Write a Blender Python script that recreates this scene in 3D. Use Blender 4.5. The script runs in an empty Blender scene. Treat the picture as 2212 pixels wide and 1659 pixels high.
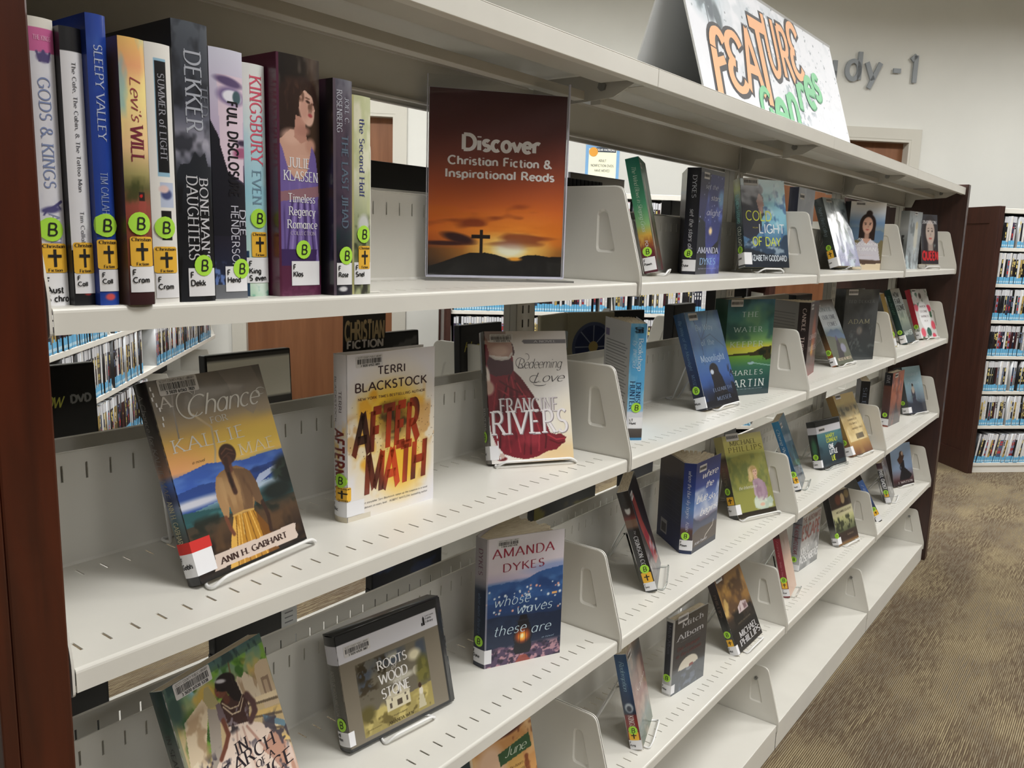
# Library display range of enamelled steel shelving with face-out paperbacks
import bpy, bmesh, math, random
import numpy as np
from mathutils import Vector, Matrix

SC = bpy.context.scene
COL = SC.collection
# ------------------------------------------------------------------ camera
CAM = Vector((-0.29083, -0.66412, 1.37129))
YAW, PITCH, ROLL = math.radians(53.0612), math.radians(-9.7348), math.radians(1.7291)
def make_camera():
    cd = bpy.data.cameras.new('camera'); co = bpy.data.objects.new('camera', cd); COL.objects.link(co)
    cd.sensor_width = 36.0; cd.lens = 1801.25 / 2212 * 36.0; cd.clip_start = 0.02; cd.clip_end = 60
    f = Vector((math.cos(PITCH)*math.sin(YAW), math.cos(PITCH)*math.cos(YAW), math.sin(PITCH)))
    r0 = Vector((math.cos(YAW), -math.sin(YAW), 0)); u0 = r0.cross(f)
    r = math.cos(ROLL)*r0 + math.sin(ROLL)*u0; u = -math.sin(ROLL)*r0 + math.cos(ROLL)*u0
    m = Matrix((r, u, -f)).transposed().to_4x4(); m.translation = CAM
    co.matrix_world = m
    cd.dof.use_dof = False
    SC.camera = co
make_camera()
# ------------------------------------------------------------------ world, exposure, lights
SC.view_settings.view_transform = 'Standard'; SC.view_settings.look = 'None'
SC.view_settings.gamma = 1.0; SC.view_settings.use_curve_mapping = False
SC.view_settings.exposure = 0.04
W = bpy.data.worlds.new('world'); SC.world = W; W.use_nodes = True
W.node_tree.nodes['Background'].inputs[0].default_value = (1.0, 0.985, 0.96, 1)
W.node_tree.nodes['Background'].inputs[1].default_value = 0.25
S2 = math.sqrt(2)
def RB(a, b, z=0.0):                 # the room is turned 45 degrees to the shelving range
    return Vector(((a+b)/S2, (b-a)/S2, z))
CEIL = 3.25
LAMP_POWER = 56.0
# ceiling troffers: (a, b) in the room's own grid
TROFFERS = [(1.0, -3.0, .6, 140), (3.2, -2.3, .75, 140), (1.5, -0.3, .62, 140), (4.6, -0.6, .35, 140), (2.95, 1.15, .42, 140), (5.6, 1.2, .25, 140),
            (-0.3, 2.9, 1.3, 165), (2.2, 3.0, .95, 165), (4.8, 3.0, .95, 165), (7.2, 3.0, .9, 165)]   # a, b, share of the power, louvre angle
def troffer_light(a, b, power, name, ang):
    ld = bpy.data.lights.new(name, 'AREA'); ld.shape = 'RECTANGLE'; ld.size = 1.15; ld.size_y = 0.56
    ld.energy = power; ld.color = (1.0, 1.0, 0.985); ld.spread = math.radians(ang)
    o = bpy.data.objects.new(name, ld); COL.objects.link(o)
    o.location = RB(a, b, CEIL-0.03); o.rotation_euler = (0, 0, -math.pi/4)
    return o
for a_, b_, sh_, an_ in TROFFERS:
    troffer_light(a_, b_, LAMP_POWER*sh_, 'troffer_light', an_)

# ------------------------------------------------------------------ colour and materials
def lin(c):
    c = np.asarray(c, dtype=np.float64)/255.0
    return np.where(c <= 0.04045, c/12.92, ((c+0.055)/1.055)**2.4)
def L4(c): return tuple(float(x) for x in lin(c)) + (1.0,)
def newmat(name):
    m = bpy.data.materials.new(name); m.use_nodes = True
    return m, m.node_tree.nodes, m.node_tree.links, m.node_tree.nodes['Principled BSDF']
def plain(name, c, rough=0.5, metal=0.0, coat=0.0, noise=0.0, nscale=40, bump=0.0, spec=0.5):
    m, n, l, p = newmat(name)
    p.inputs['Base Color'].default_value = L4(c); p.inputs['Roughness'].default_value = rough
    p.inputs['Metallic'].default_value = metal; p.inputs['Coat Weight'].default_value = coat
    p.inputs['Specular IOR Level'].default_value = spec
    if noise or bump:
        tc = n.new('ShaderNodeTexCoord'); t = n.new('ShaderNodeTexNoise'); t.inputs['Scale'].default_value = nscale; t.inputs['Detail'].default_value = 4
        l.new(tc.outputs['Object'], t.inputs['Vector'])
        if noise:
            r = n.new('ShaderNodeValToRGB'); l.new(t.outputs['Fac'], r.inputs['Fac'])
            a = np.asarray(c, float); r.color_ramp.elements[0].position = 0.3; r.color_ramp.elements[1].position = 0.7
            r.color_ramp.elements[0].color = L4(np.clip(a*(1-noise), 0, 255)); r.color_ramp.elements[1].color = L4(np.clip(a*(1+noise), 0, 255))
            l.new(r.outputs['Color'], p.inputs['Base Color'])
        if bump:
            b = n.new('ShaderNodeBump'); b.inputs['Strength'].default_value = bump; b.inputs['Distance'].default_value = 0.001
            l.new(t.outputs['Fac'], b.inputs['Height']); l.new(b.outputs['Normal'], p.inputs['Normal'])
    return m
def printmat(name, rough, coat=0.0, spec=0.5, wav=0.0):
    m, n, l, p = newmat(name)
    at = n.new('ShaderNodeAttribute'); at.attribute_name = 'Col'
    l.new(at.outputs['Color'], p.inputs['Base Color']); p.inputs['Roughness'].default_value = rough
    p.inputs['Coat Weight'].default_value = coat; p.inputs['Coat Roughness'].default_value = 0.08
    p.inputs['Specular IOR Level'].default_value = spec
    if wav:                                            # loose plastic jacket ripples the gloss
        tc = n.new('ShaderNodeTexCoord'); t = n.new('ShaderNodeTexNoise'); t.inputs['Scale'].default_value = 22; t.inputs['Detail'].default_value = 1
        b = n.new('ShaderNodeBump'); b.inputs['Strength'].default_value = wav; b.inputs['Distance'].default_value = 0.002
        l.new(tc.outputs['Object'], t.inputs['Vector']); l.new(t.outputs['Fac'], b.inputs['Height']); l.new(b.outputs['Normal'], p.inputs['Coat Normal'])
    return m
def wood(name, c1, c2, rough=0.35, scale=6.0, axis='z'):
    m, n, l, p = newmat(name)
    tc = n.new('ShaderNodeTexCoord'); mp = n.new('ShaderNodeMapping')
    mp.inputs['Scale'].default_value = (scale*9, scale*9, scale*0.7) if axis == 'z' else (scale*0.7, scale*9, scale*9)
    t = n.new('ShaderNodeTexNoise'); t.inputs['Scale'].default_value = 1.0; t.inputs['Detail'].default_value = 6; t.inputs['Distortion'].default_value = 0.6
    r = n.new('ShaderNodeValToRGB'); r.color_ramp.elements[0].position = 0.32; r.color_ramp.elements[1].position = 0.68
    r.color_ramp.elements[0].color = L4(c1); r.color_ramp.elements[1].color = L4(c2)
    l.new(tc.outputs['Object'], mp.inputs['Vector']); l.new(mp.outputs['Vector'], t.inputs['Vector']); l.new(t.outputs['Fac'], r.inputs['Fac'])
    l.new(r.outputs['Color'], p.inputs['Base Color']); p.inputs['Roughness'].default_value = rough; p.inputs['Coat Weight'].default_value = 0.15
    return m
def clear_mat(name, tint=(235, 240, 240), rough=0.03):
    m, n, l, p = newmat(name)
    p.inputs['Base Color'].default_value = L4(tint); p.inputs['Roughness'].default_value = rough
    p.inputs['Transmission Weight'].default_value = 1.0; p.inputs['IOR'].default_value = 1.45
    return m
def sheet_clear(name):                # thin acrylic sheet: mostly see-through, keeps a glossy face
    m, n, l, p = newmat(name)
    out = n['Material Output']; tr = n.new('ShaderNodeBsdfTransparent'); tr.inputs[0].default_value = (0.985, 0.988, 0.988, 1)
    gl = n.new('ShaderNodeBsdfGlossy'); gl.inputs['Roughness'].default_value = 0.03
    lw = n.new('ShaderNodeLayerWeight'); lw.inputs['Blend'].default_value = 0.5; pw = n.new('ShaderNodeMath'); pw.operation = 'POWER'; pw.inputs[1].default_value = 4.0; l.new(lw.outputs['Facing'], pw.inputs[0])
    fr = n.new('ShaderNodeMath'); fr.operation = 'MULTIPLY_ADD'; fr.inputs[1].default_value = 0.5; fr.inputs[2].default_value = 0.03; l.new(pw.outputs[0], fr.inputs[0])
    mx = n.new('ShaderNodeMixShader'); l.new(fr.outputs[0], mx.inputs[0]); l.new(tr.outputs[0], mx.inputs[1]); l.new(gl.outputs[0], mx.inputs[2]); l.new(mx.outputs[0], out.inputs['Surface'])
    return m
M = {}
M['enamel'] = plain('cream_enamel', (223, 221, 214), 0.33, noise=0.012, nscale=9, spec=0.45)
M['enamel_dim'] = plain('shaded_enamel', (194, 191, 183), 0.42, noise=0.012, nscale=14)  # cream enamel toned down, the shade under the canopy put into its colour
M['steel'] = plain('bolt_steel', (150, 150, 148), 0.3, 0.9)
M['dark'] = plain('black_plastic', (14, 14, 16), 0.35, spec=0.4)
M['greyblack'] = plain('dark_grey_plastic', (40, 42, 44), 0.4)
M['back_black'] = plain('near_black_back', (28, 28, 28), 0.7)  # near-black colour over the whole back of the far cases
M['wire'] = plain('white_wire', (240, 240, 240), 0.3)
M['acrylic'] = sheet_clear('clear_acrylic')
M['edge'] = plain('acrylic_edge', (205, 205, 222), 0.15)
M['endwood'] = wood('cherry_panel', (56, 21, 9), (80, 32, 14), 0.33)
M['farwood'] = wood('walnut_panel', (48, 27, 22), (62, 36, 29), 0.4)
M['door'] = wood('door_veneer', (118, 74, 46), (134, 88, 57), 0.45, 2.2)
M['wall'] = plain('cream_wall', (225, 225, 220), 0.85, noise=0.01, nscale=3, bump=0.12)
M['ceiling'] = plain('ceiling_tile', (225, 223, 214), 0.9, noise=0.03, nscale=80)
M['trim'] = plain('door_trim', (205, 202, 192), 0.5)
M['letter'] = plain('grey_letter', (142, 148, 154), 0.45)
M['gloss'] = printmat('jacket_print', 0.34, 0.55, 0.5, 0.35)
M['satin'] = printmat('paperback_print', 0.38, 0.12)
M['matte'] = printmat('label_print', 0.55)
M['poster'] = printmat('poster_print', 0.4, 0.0, 0.4)
def paper():
    m, n, l, p = newmat('page_edges')
    tc = n.new('ShaderNodeTexCoord'); mp = n.new('ShaderNodeMapping'); mp.inputs['Scale'].default_value = (60, 2200, 3)
    t = n.new('ShaderNodeTexNoise'); t.inputs['Scale'].default_value = 1; t.inputs['Detail'].default_value = 2
    r = n.new('ShaderNodeValToRGB'); r.color_ramp.elements[0].color = L4((176, 160, 132)); r.color_ramp.elements[1].color = L4((226, 216, 194))
    r.color_ramp.elements[0].position = 0.35; r.color_ramp.elements[1].position = 0.65
    l.new(tc.outputs['Object'], mp.inputs['Vector']); l.new(mp.outputs['Vector'], t.inputs['Vector']); l.new(t.outputs['Fac'], r.inputs['Fac']); l.new(r.outputs['Color'], p.inputs['Base Color'])
    p.inputs['Roughness'].default_value = 0.85
    return m
M['paper'] = paper()
def carpet():
    m, n, l, p = newmat('carpet_tiles')
    tc = n.new('ShaderNodeTexCoord')
    def noise(sc, x, y, det=2, rough=0.5, off=0):
        mp = n.new('ShaderNodeMapping'); mp.inputs['Scale'].default_value = (x, y, 1); mp.inputs['Location'].default_value = (off, off, 0)
        t = n.new('ShaderNodeTexNoise'); t.inputs['Scale'].default_value = sc; t.inputs['Detail'].default_value = det; t.inputs['Roughness'].default_value = rough
        l.new(tc.outputs['Object'], mp.inputs['Vector']); l.new(mp.outputs['Vector'], t.inputs['Vector']); return t.outputs['Fac']
    def ramp(fac, stops):
        r = n.new('ShaderNodeValToRGB'); cr = r.color_ramp
        while len(cr.elements) < len(stops): cr.elements.new(0.5)
        for e, (pos, c) in zip(cr.elements, stops): e.position = pos; e.color = c if len(c) == 4 else L4(c)
        l.new(fac, r.inputs['Fac']); return r.outputs['Color']
    def mix(f, a, b):
        x = n.new('ShaderNodeMix'); x.data_type = 'RGBA'; l.new(f, x.inputs[0]); l.new(a, x.inputs[6]); l.new(b, x.inputs[7]); return x.outputs[2]
    wv = n.new('ShaderNodeTexWave'); wv.wave_type = 'BANDS'; wv.bands_direction = 'Y'; wv.inputs['Scale'].default_value = 58; wv.inputs['Distortion'].default_value = 0.6; wv.inputs['Detail'].default_value = 2; wv.inputs['Detail Scale'].default_value = 6
    l.new(tc.outputs['Object'], wv.inputs['Vector'])
    row = ramp(wv.outputs['Fac'], [(0.15, (0, 0, 0, 1)), (0.75, (1, 1, 1, 1))])
    thread = ramp(noise(1, 14, 190, 3, 0.6), [(0.42, (0, 0, 0, 1)), (0.58, (1, 1, 1, 1))])
    warm = ramp(noise(1, 2.2, 4.5, 3, 0.55, 3), [(0.44, (98, 84, 68)), (0.52, (118, 104, 84)), (0.60, (152, 138, 108))])
    dark = ramp(noise(1, 60, 160, 2, 0.5, 7), [(0.35, (78, 65, 52)), (0.65, (98, 83, 66))])
    light = ramp(noise(1, 2.6, 5.0, 2, 0.5, 11), [(0.42, (132, 123, 106)), (0.6, (166, 153, 122))])
    th = n.new('ShaderNodeMath'); th.operation = 'MULTIPLY'; l.new(row, th.inputs[0]); l.new(thread, th.inputs[1])
    c1 = mix(row, dark, warm); c2 = mix(th.outputs[0], c1, light)
    l.new(c2, p.inputs['Base Color']); p.inputs['Roughness'].default_value = 0.95; p.inputs['Specular IOR Level'].default_value = 0.1
    b = n.new('ShaderNodeBump'); b.inputs['Strength'].default_value = 0.5; b.inputs['Distance'].default_value = 0.004
    l.new(wv.outputs['Fac'], b.inputs['Height']); l.new(b.outputs['Normal'], p.inputs['Normal'])
    return m
M['carpet'] = carpet()

# ------------------------------------------------------------------ object helpers
def tag(o, label=None, cat=None, group=None, kind=None):
    if label: o['label'] = label
    if cat: o['category'] = cat
    if group: o['group'] = group
    if kind: o['kind'] = kind
    return o
def empty(name, loc, rot=(0, 0, 0)):
    o = bpy.data.objects.new(name, None); COL.objects.link(o); o.location = loc; o.rotation_euler = rot
    o.empty_display_size = 0.05
    return o
def link(name, me, parent=None, loc=None, rot=None):
    o = bpy.data.objects.new(name, me); COL.objects.link(o)
    if parent is not None: o.parent = parent
    if loc is not None: o.location = loc
    if rot is not None: o.rotation_euler = rot
    return o
class MB:                                              # collects vertices and faces for one mesh
    def __init__(s): s.v = []; s.f = []; s.c = None
    def add(s, vs, fs):
        k = len(s.v); s.v += [tuple(v) for v in vs]; s.f += [tuple(i+k for i in f) for f in fs]; return s
    def box(s, x0, x1, y0, y1, z0, z1):
        return s.add([(x, y, z) for z in (z0, z1) for y in (y0, y1) for x in (x0, x1)],
                     [(0, 2, 3, 1), (4, 5, 7, 6), (0, 1, 5, 4), (2, 6, 7, 3), (0, 4, 6, 2), (1, 3, 7, 5)])
    def prism(s, poly, z0, z1, T=None):                # poly in xy, extruded along z; T maps points
        n = len(poly); vs = [(x, y, z0) for x, y in poly] + [(x, y, z1) for x, y in poly]
        if T: vs = [T(v) for v in vs]
        return s.add(vs, [tuple(range(n))[::-1], tuple(range(n, 2*n))] + [(i, (i+1) % n, n+(i+1) % n, n+i) for i in range(n)])
    def tube(s, pts, r, n=8, closed=False):
        P = [Vector(p) for p in pts]; m = len(P); rings = []
        up = Vector((0, 0, 1)); prev = None
        for i, p in enumerate(P):
            if closed: t = (P[(i+1) % m]-P[i-1])
            else: t = (P[min(i+1, m-1)]-P[max(i-1, 0)])
            t.normalize()
            if prev is None:
                a = t.orthogonal().normalized()
            else:
                a = (prev - t*prev.dot(t)).normalized()
            prev = a; b = t.cross(a)
            rings.append([p + r*(math.cos(2*math.pi*k/n)*a + math.sin(2*math.pi*k/n)*b) for k in range(n)])
        vs = [v for rg in rings for v in rg]; fs = []
        for i in range(m if closed else m-1):
            j = (i+1) % m
            fs += [(i*n+k, i*n+(k+1) % n, j*n+(k+1) % n, j*n+k) for k in range(n)]
        if not closed: fs += [tuple(range(n))[::-1], tuple((m-1)*n+k for k in range(n))]
        return s.add(vs, fs)
    def mesh(s, name, mat, smooth=False):
        me = bpy.data.meshes.new(name); me.from_pydata(s.v, [], s.f); me.materials.append(mat); me.validate(); me.update()
        if smooth: me.polygons.foreach_set('use_smooth', [True]*len(me.polygons))
        return me
    def obj(s, name, mat, parent=None, loc=None, rot=None, bevel=0.0, smooth=False, seg=2):
        o = link(name, s.mesh(name, mat, smooth), parent, loc, rot)
        if bevel:
            b = o.modifiers.new('bevel', 'BEVEL'); b.width = bevel; b.segments = seg; b.limit_method = 'ANGLE'; b.angle_limit = math.radians(40)
        return o
def fillet(pts, r, n=4):                               # rounds the corners of a 3-D polyline
    P = [Vector(p) for p in pts]; out = [P[0]]
    for i in range(1, len(P)-1):
        a = (P[i-1]-P[i]); b = (P[i+1]-P[i]); rr = min(r, a.length*0.49, b.length*0.49)
        A = P[i]+a.normalized()*rr; B = P[i]+b.normalized()*rr
        for k in range(n+1):
            t = k/n; out.append(A*(1-t)**2 + P[i]*2*t*(1-t) + B*t*t)
    return out + [P[-1]]
def round_poly(pts, r, n=4):
    m = len(pts); out = []
    for i in range(m):
        p = Vector(pts[i]); a = Vector(pts[i-1])-p; b = Vector(pts[(i+1) % m])-p
        rr = min(r if not isinstance(r, (list, tuple)) else r[i], a.length*0.45, b.length*0.45)
        A = p+a.normalized()*rr; B = p+b.normalized()*rr
        for k in range(n+1):
            t = k/n; q = A*(1-t)**2 + p*2*t*(1-t) + B*t*t; out.append((q.x, q.y))
    return out
# ------------------------------------------------------------------ lettering
# stroke alphabet, cap height 10, x-height 6.6; L = line, A = elliptical arc (cx cy rx ry deg0 deg1)
G = {
'A': (9, 'L 0 0 4.5 10|L 4.5 10 9 0|L 1.7 3.6 7.3 3.6'), 'B': (7.4, 'L 1 0 1 10|A 3.9 7.5 2.4 2.5 -90 90|A 4.1 2.5 2.9 2.5 -90 90|L 1 10 3.9 10|L 1 5 4 5|L 1 0 4.1 0'),
'C': (9, 'A 5 5 4.4 5 48 312'), 'D': (9, 'L 1 0 1 10|L 1 10 3.8 10|L 1 0 3.8 0|A 3.8 5 4.6 5 -90 90'), 'E': (7, 'L 1 0 1 10|L 1 10 6 10|L 1 5.2 5 5.2|L 1 0 6.3 0'),
'F': (6.5, 'L 1 0 1 10|L 1 10 6 10|L 1 5.2 5 5.2'), 'G': (9.4, 'A 5 5 4.4 5 48 330|L 8.8 0.8 8.8 4.4|L 6.3 4.4 8.8 4.4'), 'H': (9, 'L 1 0 1 10|L 8 0 8 10|L 1 5.2 8 5.2'),
'I': (3, 'L 1.5 0 1.5 10'), 'J': (5, 'L 3.5 10 3.5 2|A 1.8 2 1.7 2.2 -150 0'), 'K': (8, 'L 1 0 1 10|L 7.2 10 1.2 4.4|L 3 5.8 7.8 0'), 'L': (6.8, 'L 1 0 1 10|L 1 0 6.3 0'),
'M': (11, 'L 1.2 0 1.2 10|L 1.2 10 5.5 1.2|L 5.5 1.2 9.8 10|L 9.8 10 9.8 0'), 'N': (9, 'L 1.2 0 1.2 10|L 1.2 10 7.8 0|L 7.8 0 7.8 10'), 'O': (10, 'A 5 5 4.4 5 0 360'),
'P': (7, 'L 1 0 1 10|A 3.6 7.3 2.7 2.7 -90 90|L 1 10 3.6 10|L 1 4.6 3.6 4.6'), 'Q': (10, 'A 5 5 4.4 5 0 360|L 5.5 2 9 -1.2'), 'R': (8, 'L 1 0 1 10|A 3.6 7.4 2.7 2.6 -90 90|L 1 10 3.6 10|L 1 4.8 3.6 4.8|L 3.8 4.8 7.6 0'),
'S': (6.8, 'A 3.5 7.5 2.5 2.5 35 270|A 3.4 2.5 2.7 2.5 -145 90'), 'T': (8, 'L 4 0 4 10|L 0.5 10 7.5 10'), 'U': (9, 'L 1.2 10 1.2 3.4|A 4.5 3.4 3.3 3.4 180 360|L 7.8 3.4 7.8 10'),
'V': (9, 'L 0 10 4.5 0|L 4.5 0 9 10'), 'W': (13, 'L 0 10 3.4 0|L 3.4 0 6.5 9|L 6.5 9 9.6 0|L 9.6 0 13 10'), 'X': (8.5, 'L 0.4 10 8 0|L 8 10 0.4 0'), 'Y': (8.5, 'L 0.2 10 4.25 4.8|L 8.3 10 4.25 4.8|L 4.25 4.8 4.25 0'), 'Z': (8, 'L 0.8 10 7.4 10|L 7.4 10 0.6 0|L 0.6 0 7.6 0'),
'a': (6.6, 'A 3.1 3.3 2.5 3.3 0 360|L 5.6 6.4 5.6 0'), 'b': (6.6, 'L 1 10 1 0|A 3.5 3.3 2.5 3.3 0 360'), 'c': (5.8, 'A 3.2 3.3 2.6 3.3 50 310'), 'd': (6.6, 'A 3.1 3.3 2.5 3.3 0 360|L 5.6 10 5.6 0'),
'e': (6, 'A 3.2 3.3 2.6 3.3 0 315|L 0.7 3.4 5.8 3.4'), 'f': (4, 'A 3.4 8.2 1.6 1.8 60 180|L 1.8 8.2 1.8 0|L 0.4 6.4 3.6 6.4'), 'g': (6.6, 'A 3.1 3.3 2.5 3.3 0 360|L 5.6 6.4 5.6 -1|A 3.3 -1 2.3 2 -160 0'),
'h': (6.6, 'L 1 10 1 0|A 3.3 3.9 2.3 2.7 0 180|L 5.6 3.9 5.6 0'), 'i': (2.6, 'L 1.3 6.4 1.3 0|L 1.3 9.2 1.3 8.4'), 'j': (2.6, 'L 1.5 6.4 1.5 -1.5|L 1.5 9.2 1.5 8.4'), 'k': (6.2, 'L 1 10 1 0|L 5.4 6.4 1.2 2.8|L 2.6 3.8 5.8 0'),
'l': (2.4, 'L 1.2 10 1.2 0'), 'm': (9.8, 'L 1 6.4 1 0|A 3 4 2 2.5 0 180|L 5 4 5 0|A 7 4 2 2.5 0 180|L 9 4 9 0'), 'n': (6.6, 'L 1 6.4 1 0|A 3.3 3.9 2.3 2.6 0 180|L 5.6 3.9 5.6 0'), 'o': (6.4, 'A 3.2 3.3 2.6 3.3 0 360'),
'p': (6.6, 'L 1 6.4 1 -3|A 3.5 3.3 2.5 3.3 0 360'), 'q': (6.6, 'A 3.1 3.3 2.5 3.3 0 360|L 5.6 6.4 5.6 -3'), 'r': (4.4, 'L 1 6.4 1 0|A 3.2 4 2.2 2.5 50 180'), 's': (5, 'A 2.6 4.95 1.8 1.65 35 270|A 2.5 1.65 1.9 1.65 -145 90'),
't': (4.2, 'L 2 9 2 1.5|A 3.4 1.5 1.4 1.5 180 300|L 0.5 6.4 3.8 6.4'), 'u': (6.6, 'L 1 6.4 1 2.6|A 3.3 2.6 2.3 2.6 180 360|L 5.6 6.4 5.6 0'), 'v': (6, 'L 0.2 6.4 3 0|L 3 0 5.8 6.4'), 'w': (9, 'L 0.2 6.4 2.4 0|L 2.4 0 4.5 6|L 4.5 6 6.6 0|L 6.6 0 8.8 6.4'),
'x': (6, 'L 0.4 6.4 5.6 0|L 5.6 6.4 0.4 0'), 'y': (6, 'L 0.2 6.4 3 0|L 5.8 6.4 1.6 -3'), 'z': (5.6, 'L 0.6 6.4 5 6.4|L 5 6.4 0.5 0|L 0.5 0 5.2 0'),
'0': (6.6, 'A 3.3 5 2.5 5 0 360'), '1': (4.4, 'L 2.6 0 2.6 10|L 2.6 10 0.8 8.2'), '2': (6.4, 'A 3.1 7.4 2.3 2.6 -30 170|L 5.1 6.1 0.8 0|L 0.8 0 5.6 0'), '3': (6.4, 'A 2.9 7.5 2.2 2.4 -90 150|A 2.9 2.6 2.5 2.6 -150 90'),
'5': (6.4, 'L 1.2 10 5.4 10|L 1.2 10 1.2 5.4|A 2.9 3.2 2.6 3.2 -150 130'), '6': (6.4, 'A 3.2 3 2.4 3 0 360|A 5.2 4.6 4.4 5.4 105 185'), '7': (6, 'L 0.6 10 5.6 10|L 5.6 10 2.2 0'), '8': (6.4, 'A 3.2 7.5 2 2.4 0 360|A 3.2 2.6 2.5 2.6 0 360'), '9': (6.4, 'A 3.2 7 2.4 3 0 360|L 5.6 7 4.2 0'), '4': (6.6, 'L 4.6 0 4.6 10|L 4.6 10 0.6 3|L 0.6 3 6.4 3'),
'f#': (0, ''), chr(949): (7.4, 'A 4.2 7.2 3.0 2.7 20 258|A 4.0 2.5 3.2 2.6 102 345'), chr(966): (6.6, 'L 1.4 -1 1.9 6.6|A 4.2 6.8 2.4 3.0 30 180|L 1.9 4.2 5.6 5.4'),
'-': (4, 'L 0.5 4 3.5 4'), '.': (2.4, 'L 1.2 0 1.2 0.9'), ',': (2.4, 'L 1.4 0.8 0.8 -1.4'), "'": (2, 'L 1 10 1 7.4'), '&': (9, 'A 3.6 7.6 2 2.3 0 360|A 3.3 2.7 2.7 2.7 60 380|L 2.2 6.2 8.6 0'), ' ': (4, ''), '!': (2.6, 'L 1.3 10 1.3 3|L 1.3 1 1.3 0')}
# pen styles: thick, thin, serif, slant, gap
PEN = {'serif': (1.55, 0.5, 1, 0, 1.1), 'serifb': (2.1, 0.6, 1, 0, 0.8), 'thin': (0.8, 0.35, 1, 0, 1.6), 'sans': (1.2, 1.1, 0, 0, 0.8), 'bold': (2.2, 1.9, 0, 0, 0.9), 'fat': (3.3, 2.6, 0, 0, 0.9),
       'black': (2.7, 2.3, 0, 0, 0.7), 'light': (0.75, 0.6, 0, 0, 1.2), 'brushs': (1.25, 0.65, 0, 0.34, -0.2), 'script': (1.0, 0.35, 0, 0.38, -0.2), 'ital': (1.1, 0.5, 0, 0.28, 0.5), 'mark': (1.5, 1.3, 0, 0.1, 0.5), 'deco': (1.5, 0.35, 0, 0, 1.7), 'wide': (1.2, 0.5, 1, 0, 3.0), 'brush': (2.6, 1.0, 0, 0.1, 0.0)}
_tc = {}; _lv = {}
def _layers(n, F):                                     # every stroke gets its own hair-thin height so that crossings never share a plane
    lv = np.zeros(n); comp = -1; last = -2
    for f in F:
        if min(f) > last-1 or comp < 0: comp += 1
        for i in f: lv[i] = comp % 9
        last = max(f)
    return lv*6e-6
def text_geo(s, style):
    """unit text geometry: verts (x,y) with cap height 1 and total width"""
    key = (s, style)
    if key in _tc: return _tc[key]
    tk, tn, serif, slant, gap = PEN[style]; V = []; F = []; x0 = 0.0; nib = math.radians(12)
    def ribbon(P):
        k = len(V); n = len(P)
        for i, p in enumerate(P):
            a = P[max(i-1, 0)]; b = P[min(i+1, n-1)]
            dx, dy = b[0]-a[0], b[1]-a[1]; d = math.hypot(dx, dy) or 1
            w = (tn + (tk-tn)*abs(math.sin(math.atan2(dy, dx)-nib)))/2
            V.append((p[0]-dy/d*w, p[1]+dx/d*w)); V.append((p[0]+dy/d*w, p[1]-dx/d*w))
        for i in range(n-1): F.append((k+2*i, k+2*i+1, k+2*i+3, k+2*i+2))
    for ch in s:
        w, prog = G.get(ch, G[' '])
        for st in prog.split('|'):
            if not st: continue
            t = st.split(); a = [float(q) for q in t[1:]]
            if t[0] == 'L':
                P = [(a[0]+x0, a[1]), (a[2]+x0, a[3])]
                ns = 4 if math.hypot(a[2]-a[0], a[3]-a[1]) > 5 else 2
                ribbon([(P[0][0]+(P[1][0]-P[0][0])*i/ns, P[0][1]+(P[1][1]-P[0][1])*i/ns) for i in range(ns+1)])
                if serif and abs(a[3]-a[1]) > 4:
                    for (px, py), (qx, qy) in ((P[0], P[1]), (P[1], P[0])):
                        if py in (0, 10, 6.4, -3) and abs(py-qy) > 4:
                            ws = 1.35+0.25*tk
                            if ch in 'AVWMNvwyY' and not (ch in 'MN' and abs(px-qx) < 0.1): 
                                if (ch in 'AM' and py == 10) or (ch in 'VWNvw' and py == 0): continue
                            yy = py - (0.22 if py > 0 else -0.22); k = len(V)
                            V.extend([(px-ws, yy-0.27), (px+ws, yy-0.27), (px+ws, yy+0.27), (px-ws, yy+0.27)]); F.append((k, k+1, k+2, k+3))
            else:
                cx, cy, rx, ry, d0, d1 = a; n = max(4, int(abs(d1-d0)/(24 if len(s) > 12 else 15)))
                ribbon([(cx+x0+rx*math.cos(math.radians(d0+(d1-d0)*i/n)), cy+ry*math.sin(math.radians(d0+(d1-d0)*i/n))) for i in range(n+1)])
        x0 += w + gap
    x0 -= gap
    _lv[key] = _layers(len(V), F)
    A = np.array(V, float).reshape(-1, 2)
    A[:, 0] += slant*A[:, 1]
    _tc[key] = (A/10.0, F, max(x0, 1)/10.0)
    return _tc[key]

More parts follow.
